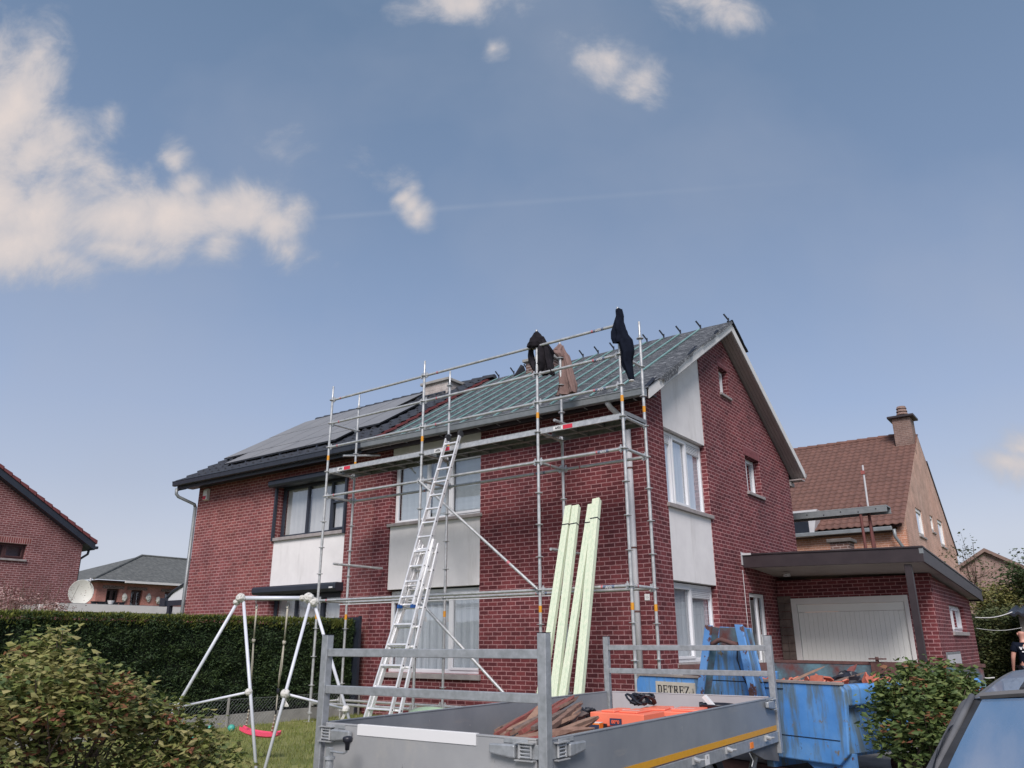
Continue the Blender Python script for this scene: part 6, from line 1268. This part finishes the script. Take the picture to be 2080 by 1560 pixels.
lw = thing('garden_fence', 'low concrete edging with diamond wire mesh along the foot of the hedge', 'fence', (-7.08, -1, 0))
mb = MB(); mb.box(-7.10, -7.05, -6.5, 1.5, 0, .20); mb.build('concrete_base', M_ctile, lw)
mb = MB(); s_ = .07
for k in range(int(8/s_)):
    for dr_ in (1, -1):
        y = -6.5+k*s_; mb.tube([(-7.035+.002*dr_, y, .02), (-7.035+.002*dr_, y+dr_*.42, .44)], .0010, 3, caps=False)
mb.tube([(-7.035, -6.5, .44), (-7.035, 1.5, .44)], .003, 4); mb.build('wire_mesh', M_zinc, lw)
for y in (-5.5, -3.5, -1.5, .5, 1.5): mb = MB(); mb.box(-7.045, -7.025, y-.018, y+.018, 0, .48); mb.build('fence_post', M_ctile, lw)
pn = thing('dark_fence_panel', 'dark fence board closing the end of the hedge against the wall', 'fence', (-7.2, 1.5, 0))
mb = MB(); mb.box(-8.0, -7.05, 1.40, 1.44, 0, 1.86); mb.build('board', M_anth, pn); mb = MB(); mb.box(-7.07, -7.02, 1.39, 1.45, 0, 1.88); mb.build('post', M_anth, pn)

# ================================================================== leafy bushes
def bush(name, lab, cat, base, blobs, size, mats, nend, per, spread, seed, stems=14, asp=.5, shoots=()):
    random.seed(seed); t = thing(name, lab, cat, tuple(base)); ends = []; st = MB()
    for (cn, rx, ry, rz2, k) in blobs:
        for _ in range(int(nend*k)):
            d = Vector((random.gauss(0, 1), random.gauss(0, 1), random.gauss(0, 1))).normalized(); q = random.uniform(.35, 1.0)**.5
            if d.z < -.2: d.z *= .5
            q *= 1+.22*noise.noise(d*2.2+Vector((seed, 0, 0)))
            ends.append(Vector(cn)+Vector((d.x*rx*q, d.y*ry*q, d.z*rz2*q)))
    for i, e in enumerate(ends):
        if i % max(1, len(ends)//(stems*5)) == 0:
            b0 = Vector(base)+Vector((random.gauss(0, .08), random.gauss(0, .08), 0)); mid = b0.lerp(e, .5)+Vector((random.gauss(0, .05), random.gauss(0, .05), .12)); st.tube([b0, mid, e], [.012, .008, .003], 5)
    for (xa, ya, xb, yb, tt) in shoots:
        a_, b_ = atD(xa, ya, tt), atD(xb, yb, tt); st.tube([a_, a_.lerp(b_, .5)+Vector((.01, 0, 0)), b_], [.005, .004, .002], 4)
        for k in range(9): ends.append(a_.lerp(b_, (k+1)/9.))
    st.build('stems', M_bark, t)
    groups = [MB() for _ in mats]
    ns_ = len(shoots)*9
    for ei, e in enumerate(ends):
        j = random.random(); acc = 0; sh = ei >= len(ends)-ns_
        for (m_, fr), g_ in zip(mats, groups):
            acc += fr
            if j < acc: leafcloud(g_, [e], size, 5 if sh else per, .018 if sh else spread, asp=asp); break
    for (m_, fr), g_ in zip(mats, groups):
        if g_.v: g_.build('leaves', m_, t)
    return t
LG = leafmat('bush_green_leaf', [c(.12, .16, .04), c(.18, .22, .06), c(.26, .29, .09), c(.15, .19, .065), c(.10, .15, .06)], trans=.3)
LY = leafmat('bush_yellow_leaf', [c(.30, .30, .10), c(.36, .32, .14), c(.27, .28, .09)], trans=.3)
LR = leafmat('bush_red_leaf', [c(.26, .10, .06), c(.30, .15, .07), c(.24, .08, .06)], trans=.3)
def bd(px, py, t): return atD(px, py, t)
b0 = bd(150, 1500, 4.8)
blobs = []
for (px, py, t, r, k) in ((95, 1395, 4.6, .26, 1.1), (40, 1430, 4.4, .30, 1.1), (150, 1445, 4.6, .28, 1.0), (90, 1330, 4.8, .13, .45), (215, 1435, 4.8, .24, .9), (290, 1465, 5.0, .19, .7), (335, 1535, 5.0, .24, 1.0), (385, 1515, 5.2, .17, .7), (435, 1570, 5.2, .18, .6),
                           (20, 1540, 4.4, .30, 1.0), (130, 1570, 4.6, .30, .35), (230, 1575, 4.8, .26, .3), (-40, 1470, 4.4, .3, .6), (260, 1405, 5.0, .08, .18), (120, 1290, 4.8, .04, .05)):
    cn = bd(px, py, t); blobs.append((cn, r, r, r*.85, k))
bush('garden_bush', 'big yellow-green bush with reddish young leaves filling the lower left corner', 'bush', (b0.x, b0.y, 0), blobs, .054, [(LG, .50), (LY, .40), (LR, .10)], 84, 14, .052, 31, asp=.55, shoots=[(70, 1400, 62, 1283, 4.7), (110, 1380, 128, 1278, 4.7), (165, 1400, 182, 1335, 4.7), (30, 1400, 18, 1330, 4.5), (230, 1440, 250, 1372, 4.9), (300, 1450, 292, 1392, 5.0), (350, 1490, 372, 1412, 5.1), (395, 1500, 412, 1440, 5.2), (190, 1400, 205, 1352, 4.8)])
blobs = []
for (px, py, t, r, k) in ((1865, 1420, 6.6, .30, 1.2), (1840, 1490, 6.5, .30, 1.0), (1905, 1440, 6.3, .28, 1.0), (1830, 1400, 6.7, .18, .6), (1935, 1400, 6.5, .18, .6), (1890, 1380, 6.8, .16, .5), (1950, 1440, 6.2, .16, .5), (1880, 1520, 6.3, .28, .8), (1955, 1405, 6.3, .16, .6), (1930, 1480, 6.1, .2, .6), (1800, 1440, 6.8, .14, .35)):
    cn = bd(px, py, t); blobs.append((cn, r, r, r*.9, k))
b1 = bd(1890, 1500, 6.4)
LG2 = leafmat('dark_bush_leaf', [c(.07, .11, .035), c(.11, .165, .05), c(.19, .23, .07), c(.09, .14, .05)], trans=.25)
bush('garden_bush', 'dark green rounded bush between the blue skip and the car', 'bush', (b1.x, b1.y, 0), blobs, .06, [(LG2, .93), (LR, .07)], 85, 12, .055, 32, asp=.6, shoots=[(1850, 1380, 1848, 1342, 6.6), (1905, 1380, 1922, 1345, 6.5), (1800, 1420, 1785, 1385, 6.7), (1950, 1390, 1972, 1362, 6.3)])
# dwarf items at the foot of the hedge
for i, (px, py) in enumerate(((427, 1480), (470, 1478), (395, 1500))):
    q = onZ(px, py, .06); mb = MB(); mb.ball((0, 0, .0), .06, .06, .055, 12, 8); o = mb.build('garden_ball', M_teal, smooth=True); o.location = (q.x, q.y, .055); tag(o, ['teal ball seen through the bush, left of the swing', 'teal ball nearest the swing seat, behind the bush tips', 'teal ball lowest in the bush'][i], 'ball')
q = onZ(800, 1455, .3); 
mb = MB(); mb.grid(lambda u, v: Vector((-3.9+u*1.5, -1.0+v*.7, .02+.42*math.sin(v*3.1)*math.sin(u*3.1)**.5+.03*noise.noise(Vector((u*5, v*5, 0))))), 20, 12); o = mb.build('rubble_sack', M_greenbag, smooth=True); tag(o, 'pale green sack lying behind the trailer at the foot of the ladder', 'sack')
def small_plant(name, lab, cat, p, r, h, mat, n, size, seed):
    random.seed(seed); t = thing(name, lab, cat, tuple(p)); mb = MB(); ends = []
    for i in range(n):
        a = random.uniform(0, 6.28); q = r*random.random()**.5; e = Vector((p[0]+math.cos(a)*q, p[1]+math.sin(a)*q, p[2]+h*random.uniform(.25, 1)*(1-.4*q/r)))
        ends.append(e)
    for e in ends[::6]: mb.tube([Vector(p), Vector(p).lerp(e, .5)+Vector((0, 0, h*.15)), e], [.014, .009, .003], 4)
    mb.build('stems', M_bark, t); g_ = MB(); leafcloud(g_, ends, size, 6, .09, asp=.5); g_.build('leaves', mat, t); return t
# blossom bush at far left
LP = leafmat('pink_blossom', [c(.50, .30, .28), c(.62, .45, .42), c(.20, .08, .07), c(.16, .07, .06)], trans=.2)
LB = leafmat('brown_buds', [c(.14, .06, .055), c(.19, .09, .075), c(.11, .05, .045)], trans=.1)
def far_shrub(name, lab, ctr, T, n, sx, sy, mat, size, per, spread, seed, ylim):
    random.seed(seed); q = atD(ctr[0], ctr[1], T); t = thing(name, lab, 'shrub', (q.x, q.y, 0)); tw = MB(); ends = []
    while len(ends) < n:
        px, py = random.gauss(ctr[0], sx), random.gauss(ctr[1], sy)
        if ylim[0] < py < ylim[1]: ends.append(atD(px, py, T+random.gauss(0, .3)))
    for e in ends[::5]: tw.tube([Vector((q.x+random.gauss(0, .1), q.y+random.gauss(0, .1), 0)), Vector((q.x, q.y, 0)).lerp(e, .6), e+Vector((0, 0, .05))], [.014, .008, .003], 3)
    tw.build('stems', M_bark, t); g_ = MB(); leafcloud(g_, ends, size, per, spread, asp=.55); g_.build('leaves', mat, t)
far_shrub('twiggy_shrub', 'brown twiggy shrub rising behind the blossom against the brick gable', (75, 1215), 18.2, 520, 38, 20, LB, .034, 4, .07, 43, (1168, 1262))
far_shrub('blossom_shrub', 'shrub with pinkish white blossom above the hedge at the far left', (22, 1222), 17.4, 210, 26, 17, LP, .055, 4, .03, 41, (1188, 1262))
far_shrub('blossom_shrub', 'smaller blossoming shrub beside the white flat roof edge', (104, 1232), 17.2, 120, 14, 8, LP, .052, 4, .03, 42, (1216, 1262))
# right background: hedge, trees, shed, washing lines
random.seed(51)
rh = thing('leafy_hedge', 'tall mixed green hedge behind the garage corner at the right', 'hedge', (5, 16, 0)); pts = []
c0 = atD(2040, 1300, 24)
mb = MB()
for _ in range(2300):
    px = random.uniform(1984, 2110); py = random.uniform(1238+8*math.sin(px*.13), 1420); q = atD(px, py, 22+random.uniform(0, 1.5)); pts.append(q)
LH = leafmat('mixed_hedge_leaf', [c(.04, .06, .022), c(.065, .085, .03), c(.10, .12, .045), c(.16, .16, .06)], trans=.15)
leafcloud(mb, pts, .11, 7, .12, asp=.55); mb.build('foliage', LH, rh)
a_, b_ = atD(1970, 1300, 24.2), atD(2140, 1300, 24.2); mb = MB(); mb.prism([(a_.x, a_.y, 0), (b_.x, b_.y, 0), (b_.x, b_.y+.8, 0), (a_.x, a_.y+.8, 0)], (0, 0, 2.15)); mb.build('inner_branches', MATS['hedge_core'], rh)
q0 = atD(2030, 1200, 26); mb = MB(); pts = [atD(random.gauss(2030, 28), random.gauss(1222, 16), 25+random.uniform(-.6, .6)) for _ in range(420)]
t = thing('yellow_green_shrub', 'yellow-green shrub tops above the washing line', 'shrub', (q0.x, q0.y, 0)); leafcloud(mb, pts, .12, 7, .14, asp=.6); mb.build('foliage', leafmat('yellow_leaf', [c(.16, .17, .05), c(.25, .23, .08), c(.12, .13, .05)], trans=.2), t)
mb = MB(); mb.tube([(q0.x, q0.y-.6, 0), (q0.x+.1, q0.y-.6, 2.6)], .06, 8); mb.build('trunk', M_bark, t)
def sparse_tree(lab, px, T, py_top, wpx, nbr, leafn, seed, mat, size=.14, dens=1.):
    random.seed(seed); base = atD(px, 1300, T); t = thing('tree', lab, 'tree', (base.x, base.y, 0)); tr_ = MB(); lv = []
    top = atD(px-14, py_top+14, T); tr_.tube([(base.x, base.y, 0), base.lerp(top, .4)+Vector((.05, 0, 0)), top], [.05, .03, .008], 6)
    for i in range(nbr):
        s_ = base.lerp(top, random.uniform(.05, .9)); e = atD(px+random.uniform(-1, 1)*wpx, random.uniform(py_top+5, 1215), T+random.uniform(-.8, .8)); e.z = max(e.z, s_.z+.2)
        mid = s_.lerp(e, .5)+Vector((0, 0, -.08)); tr_.tube([s_, mid, e], [.018, .010, .004], 4); lv.append(e)
        for k in range(3): e2 = e+Vector((random.gauss(0, .35), random.gauss(0, .3), random.gauss(0.1, .3))); tr_.tube([mid, e2], [.007, .003], 3); lv.append(e2)
    lv += [top, base.lerp(top, .92), base.lerp(top, .85)]; tr_.build('trunk', M_bark, t); g_ = MB(); leafcloud(g_, lv, size, leafn, .16, asp=.5); g_.build('crown', mat, t)
LS = leafmat('sparse_leaf', [c(.05, .075, .03), c(.09, .11, .04), c(.07, .09, .045)], trans=.3)
sparse_tree('thin sparse-leaved tree in front of the tan gable', 1990, 26, 1088, 42, 9, 8, 61, LS, .11)
sparse_tree('denser green tree cut by the right edge of the picture', 2094, 25, 1160, 24, 26, 22, 62, leafmat('green_crown', [c(.05, .08, .03), c(.085, .12, .045), c(.065, .10, .04)], trans=.25), .14)
sd_ = thing('garden_shed', 'pale timber shed with a corrugated dark roof at the right edge', 'shed', (5, 14, 0))
A = atD(2056, 1243, 20.5); mb = MB(); mb.box(A.x+.12, A.x+2.4, A.y, A.y+2, 0, A.z-.07); mb.build('wall', pm('grey_timber', c(.20, .18, .16), c(.27, .245, .22), 4, .9, stretch=(1, 1, 8)), sd_)
mb = MB(); mb.grid(lambda u, v: (A.x-.1+u*2.6, A.y-.35+v*2.6, A.z-.03+.03*math.sin(u*2.6/.10*3.1416)+v*.25), 105, 2); mb.grid(lambda u, v: (A.x-.1+u*2.6, A.y-.35, A.z-.03+.03*math.sin(u*2.6/.10*3.1416)-.07*(1-v)), 105, 2); mb.build('corrugated_roof', M_blackp, sd_)
for (pa, pb, r, lb) in (((1981, 1254), (2056, 1243), .010, 'thick white washing line sagging above the thin one'), ((1983, 1276), (2075, 1275), .005, 'thin pale washing line below the thick one')):
    a = onX(pa[0], pa[1], 2.6) if False else atD(pa[0], pa[1], 19); b = atD(pb[0], pb[1], 19.5); mb = MB(); mb.tube([a.lerp(b, k/8)-Vector((0, 0, .06*math.sin(k/8*3.14))) for k in range(9)], r, 6); o = mb.build('washing_line', M_white); o.data.transform(Matrix.Translation(-a)); o.location = a; tag(o, lb, 'washing line')
# white rope on the ground behind the bush
a = onX(1940, 1376, 2.6); mb = MB(); pts = [atD(1970+k*5, 1377+.6*math.sin(k*1.1), 12) for k in range(11)]; mb.tube(pts, .010, 6); o = mb.build('rope', M_rag); tag(o, 'twisted white cord strung low between garage corner and car roof', 'cord')

# ================================================================== car (facing the camera), local frame
cr = thing('car', 'blue-grey hatchback parked at the right with a dusty roof and windscreen', 'car', (5.585, -7.15, -.022), 0, local=True)
# y forward (towards the camera) is negative; sections along the length
def carbody():
    mb = MB(); st = []   # (y, half width, z bottom, z top)
    prof = [(-2.35, .62, .32, .55), (-2.28, .74, .22, .66), (-2.0, .80, .18, .72), (-1.4, .83, .18, .80), (-.9, .84, .18, .86), (.5, .85, .18, .88), (1.4, .84, .18, .90), (1.75, .80, .22, .92), (1.9, .70, .32, .80)]
    def f(u, v):
        i = v*(len(prof)-1); k = min(int(i), len(prof)-2); t = i-k; a, b = prof[k], prof[k+1]; y, hw, zb, zt = [a[q]*(1-t)+b[q]*t for q in range(4)]
        an = u*2*math.pi; cx = math.copysign(abs(math.cos(an))**.35, math.cos(an)); sz = math.copysign(abs(math.sin(an))**.5, math.sin(an)); return (cx*hw, y, (zb+zt)/2+sz*(zt-zb)/2)
    mb.grid(f, 40, 33, True); mb.add([f(k/40, 0) for k in range(40)], [tuple(range(40))]); mb.add([f(k/40, 1) for k in range(40)], [tuple(range(39, -1, -1))]); return mb
bod = carbody().build('body', M_car, cr, smooth=True)
# greenhouse: windscreen base, header, roof, rear
RT_ = [(-1.12, .70, .90), (-.62, .655, 1.075), (-.06, .60, 1.225)]      # A pillar line: (y, half width, z)
def roofz_(y): return 1.228+.050*math.sin(max(0, min(1, (y+.06)/1.55))*1.9)-max(0, y-1.1)*.12
def rw(y): return .60-.03*max(0, y)/1.4
def roof(u, v):
    y = -.06+v*1.5; s_ = (u-.5)*2; w = rw(y); return (s_*w, y+.0-.035*(1-s_*s_)*(1-v), roofz_(y)+.035*(1-abs(s_)**2.6)-.0)
mb = MB(); mb.grid(roof, 33, 24)
mb.grid(lambda u, v: (roof(0, 1-u)[0]-.10*v, roof(0, 1-u)[1], roof(0, 1-u)[2]-.35*v), 20, 4); mb.grid(lambda u, v: (roof(1, u)[0]+.10*v, roof(1, u)[1], roof(1, u)[2]-.35*v), 20, 4)
mb.grid(lambda u, v: (roof(1-u, 1)[0]*(1+.15*v), 1.44+.35*v, roof(1-u, 1)[2]-.38*v), 20, 6); rfc = mb.build('roof', M_car, cr, smooth=True)
for s_ in (-1, 1):
    for x0 in (.47,):
        mb = MB(); mb.tube([(s_*(x0-.0), -.03+t*1.4/8, roof(.5+s_*x0/1.2/rw(0)*.5*1.0, t/8)[2]+.004) for t in range(9)], .010, 6); mb.build('roof_channel', M_rubber, rfc)
    mb = MB(); mb.tube([(s_*(rw(t*.17)-.004), -.04+t*.17, roofz_(t*.17)-.004) for t in range(9)], .007, 6); mb.build('drip_rail', M_greytrim, rfc)
def ws(u, v, grow=0.):
    s_ = (u-.5)*2; y = -1.12+v*1.06; w = .70-.10*v+grow; bow = .11*(1-s_*s_)*(1-.55*v); return (s_*w, y-bow, .90+v*.325+.030*(1-s_*s_)*v+.015*math.sin(v*3.14))
def ws2(u, v): u2 = .024+u*.952; v2 = .03+v*.945; q = ws(u2, v2); return (q[0], q[1]-.006, q[2]+.008)
mb = MB(); mb.grid(lambda u, v: ws(u, v), 31, 16); wsf = mb.build('windscreen', M_rubber, cr, smooth=True)
mb = MB(); mb.grid(ws2, 31, 16); mb.build('glass', M_screen, wsf, smooth=True)
for s_ in (-1, 1):
    mb = MB(); mb.tube([(s_*(.70-.10*v+.004), -1.12+v*1.06, .90+v*.325+.010) for v in [k/8 for k in range(9)]], .009, 8); mb.grid(lambda u, v: (s_*(.70-.10*v+.006+.040*u), -1.12+v*1.06+.02*u, .90+v*.325+.006-.022*u*u), 5, 12); mb.build('pillar', M_greytrim, cr, smooth=True)
    mb = MB(); mb.grid(lambda u, v: (s_*(.735-.10*v), -.95+u*2.2, .90+v*(.27 if u > .2 else .06+u)), 12, 4); mb.build('side_window', M_glassD, cr)
    mb = MB(); mb.ball((s_*.93, -.85, .95), .09, .06, .07, 14, 10); mb.tube([(s_*.80, -.82, .90), (s_*.93, -.82, .93)], .02, 6); mb.build('mirror', M_car, cr, smooth=True)
mb = MB(); mb.tube([((u-.5)*1.16, -.075-.035*(1-((u-.5)*2)**2), 1.237+.034*(1-abs((u-.5)*2)**2.2)) for u in [k/14 for k in range(15)]], .011, 6); mb.build('header_seal', M_greytrim, cr)
for y in (-1.55, 1.25):
    for s_ in (-1, 1):
        mb = MB(); n = 28; pr = [(-.09, .17), (-.095, .25), (-.08, .285), (.08, .285), (.095, .25), (.09, .17)]
        mb.grid(lambda u, v: (s_*.76+pr[int(round(v*5))][0], y+math.cos(u*6.2832)*pr[int(round(v*5))][1], .286+math.sin(u*6.2832)*pr[int(round(v*5))][1]), n, 6, True); w_ = mb.build('wheel', M_rubber, cr, smooth=True)
        mb = MB(); mb.tube([(s_*.70, y, .286), (s_*.855, y, .286)], .17, 20); mb.build('rim', M_zincL, w_)
for s_ in (-1, 1): mb = MB(); mb.ball((s_*.60, -2.17, .60), .15, .13, .08, 14, 10); mb.build('headlight', M_whitelab, cr, smooth=True)

# ================================================================== person
def person():
    T = 15.6; hd_ = atD(2076, 1290, T); gx, gy = hd_.x, hd_.y; H = hd_.z+.115
    t = thing('person', 'bald man in a dark navy printed T-shirt seen from behind beyond the car', 'person', (gx, gy, 0), 0, local=True)
    f2 = Vector((FW.x, FW.y, 0)).normalized(); t.rotation_euler.z = math.atan2(-f2.x, f2.y)+R_(-12)     # local +Y looks away from the camera
    k = H/1.75
    J = {'pel': (0, 0, .95), 'spn': (0, -.01, 1.12), 'chs': (0, .0, 1.32), 'nck': (0, .02, 1.48), 'nk2': (0, .03, 1.56), 'hd1': (0, .035, 1.64), 'hd2': (0, .03, 1.71)}
    R = {'pel': (.155, .115), 'spn': (.145, .11), 'chs': (.17, .115), 'nck': (.06, .06), 'nk2': (.058, .06), 'hd1': (.078, .09), 'hd2': (.074, .082)}
    E_ = [('pel', 'spn'), ('spn', 'chs'), ('chs', 'nck'), ('nck', 'nk2'), ('nk2', 'hd1'), ('hd1', 'hd2')]
    for s_, n in ((-1, 'l'), (1, 'r')):
        J.update({n+'sh': (s_*.19, 0, 1.42), n+'el': (s_*.27, .0, 1.14), n+'wr': (s_*.27, .10, .91), n+'ha': (s_*.265, .13, .83), n+'hp': (s_*.09, 0, .90), n+'kn': (s_*.11, .02, .50), n+'an': (s_*.12, -.02, .09), n+'to': (s_*.14, .16, .045)})
        R.update({n+'sh': (.062, .062), n+'el': (.045, .045), n+'wr': (.030, .028), n+'ha': (.040, .022), n+'hp': (.095, .095), n+'kn': (.06, .06), n+'an': (.042, .042), n+'to': (.045, .03)})
        E_ += [('chs', n+'sh'), (n+'sh', n+'el'), (n+'el', n+'wr'), (n+'wr', n+'ha'), ('pel', n+'hp'), (n+'hp', n+'kn'), (n+'kn', n+'an'), (n+'an', n+'to')]
        for q in range(5):
            a = (-.03+.015*q) if q < 4 else .035; nm = n+'f%d' % q; l = (.07, .08, .078, .062, .05)[q]
            J[nm] = (s_*(.265), .13+a*.8, .83-l*.75) if q < 4 else (s_*.235, .17, .80); J[nm+'b'] = (s_*.255, .135+a*.8+.01, .83-l*1.15) if q < 4 else (s_*.23, .185, .775)
            R[nm] = (.0095, .0095); R[nm+'b'] = (.008, .008); E_ += [(n+'ha', nm), (nm, nm+'b')]
    def skinmesh(name, keys, edges, mat, infl=0., sub=2):
        me = bpy.data.meshes.new(name); ks = list(keys); me.from_pydata([tuple(v*k for v in J[q]) for q in ks], [(ks.index(a), ks.index(b)) for a, b in edges], []); me.materials.append(mat)
        o = bpy.data.objects.new(name, me); COL.objects.link(o); o.parent = t; m_ = o.modifiers.new('skin', 'SKIN'); sv = me.skin_vertices[0].data
        for i, q in enumerate(ks): sv[i].radius = ((R[q][0]+infl)*k, (R[q][1]+infl)*k); sv[i].use_root = (q in ('pel', 'chs') and i == 0)
        m_.use_smooth_shade = True; s2_ = o.modifiers.new('sub', 'SUBSURF'); s2_.levels = sub; s2_.render_levels = sub; return o
    skinmesh('body', ['pel']+[q for q in J if q != 'pel'], E_, M_skin)
    for nm, b_ in (('lsl', 'l'), ('rsl', 'r')):
        a, e = Vector(J[b_+'sh']), Vector(J[b_+'el']); q = a.lerp(e, .62); J[nm] = tuple(q); R[nm] = (.068, .068)
    J['hem'] = (0, 0, .80); R['hem'] = (.175, .135); J['nkk'] = (0, .01, 1.45); R['nkk'] = (.07, .065)
    skinmesh('t_shirt', ['chs', 'spn', 'pel', 'hem', 'nkk', 'lsh', 'rsh', 'lsl', 'rsl'], [('chs', 'spn'), ('spn', 'pel'), ('pel', 'hem'), ('chs', 'nkk'), ('chs', 'lsh'), ('chs', 'rsh'), ('lsh', 'lsl'), ('rsh', 'rsl')], M_navy, .018)
    skinmesh('trousers', ['pel', 'lhp', 'rhp', 'lkn', 'rkn', 'lan', 'ran'], [('pel', 'lhp'), ('pel', 'rhp'), ('lhp', 'lkn'), ('rhp', 'rkn'), ('lkn', 'lan'), ('rkn', 'ran')], M_jean, .014)
    for s_ in (-1, 1):
        mb = MB(); mb.ball((s_*.083*k, .02*k, 1.645*k), .014*k, .02*k, .032*k, 10, 8); mb.build('ear', M_skin, t, smooth=True)
        mb = MB(); mb.ball((s_*.13*k, .06*k, .045*k), .05*k, .14*k, .05*k, 12, 8); mb.build('shoe', M_blackp, t, smooth=True)
        mb = MB(); mb.ball((s_*.03*k, .112*k, 1.66*k), .012*k, .008*k, .008*k, 8, 6); mb.build('eye', M_whitelab, t, smooth=True)
    mb = MB(); mb.prism([(-.014*k, .115*k, 1.615*k), (.014*k, .115*k, 1.615*k), (0, .11*k, 1.66*k)], (0, .022*k, 0)); mb.build('nose', M_skin, t); mb = MB(); mb.box(-.024*k, .024*k, .108*k, .116*k, 1.585*k, 1.592*k); mb.build('mouth', M_rust, t)
    yb = -.150*k
    pt = text('shirt_print', 'VANO', .085*k, M_whitelab, (.035*k, yb, 1.345*k), (1, 0, 0), (0, 0, 1), t, ext=.002, bold=.001)
    mb = MB(); mb.prism([(-.165*k, yb, 1.375*k), (-.135*k, yb, 1.375*k), (-.125*k, yb, 1.335*k), (-.110*k, yb, 1.375*k), (-.095*k, yb, 1.375*k), (-.118*k, yb, 1.315*k), (-.140*k, yb, 1.315*k)], (0, -.003, 0)); mb.box(-.12*k, .16*k, yb-.003, yb, 1.262*k, 1.285*k); mb.build('shirt_print', M_whitelab, t)
person()
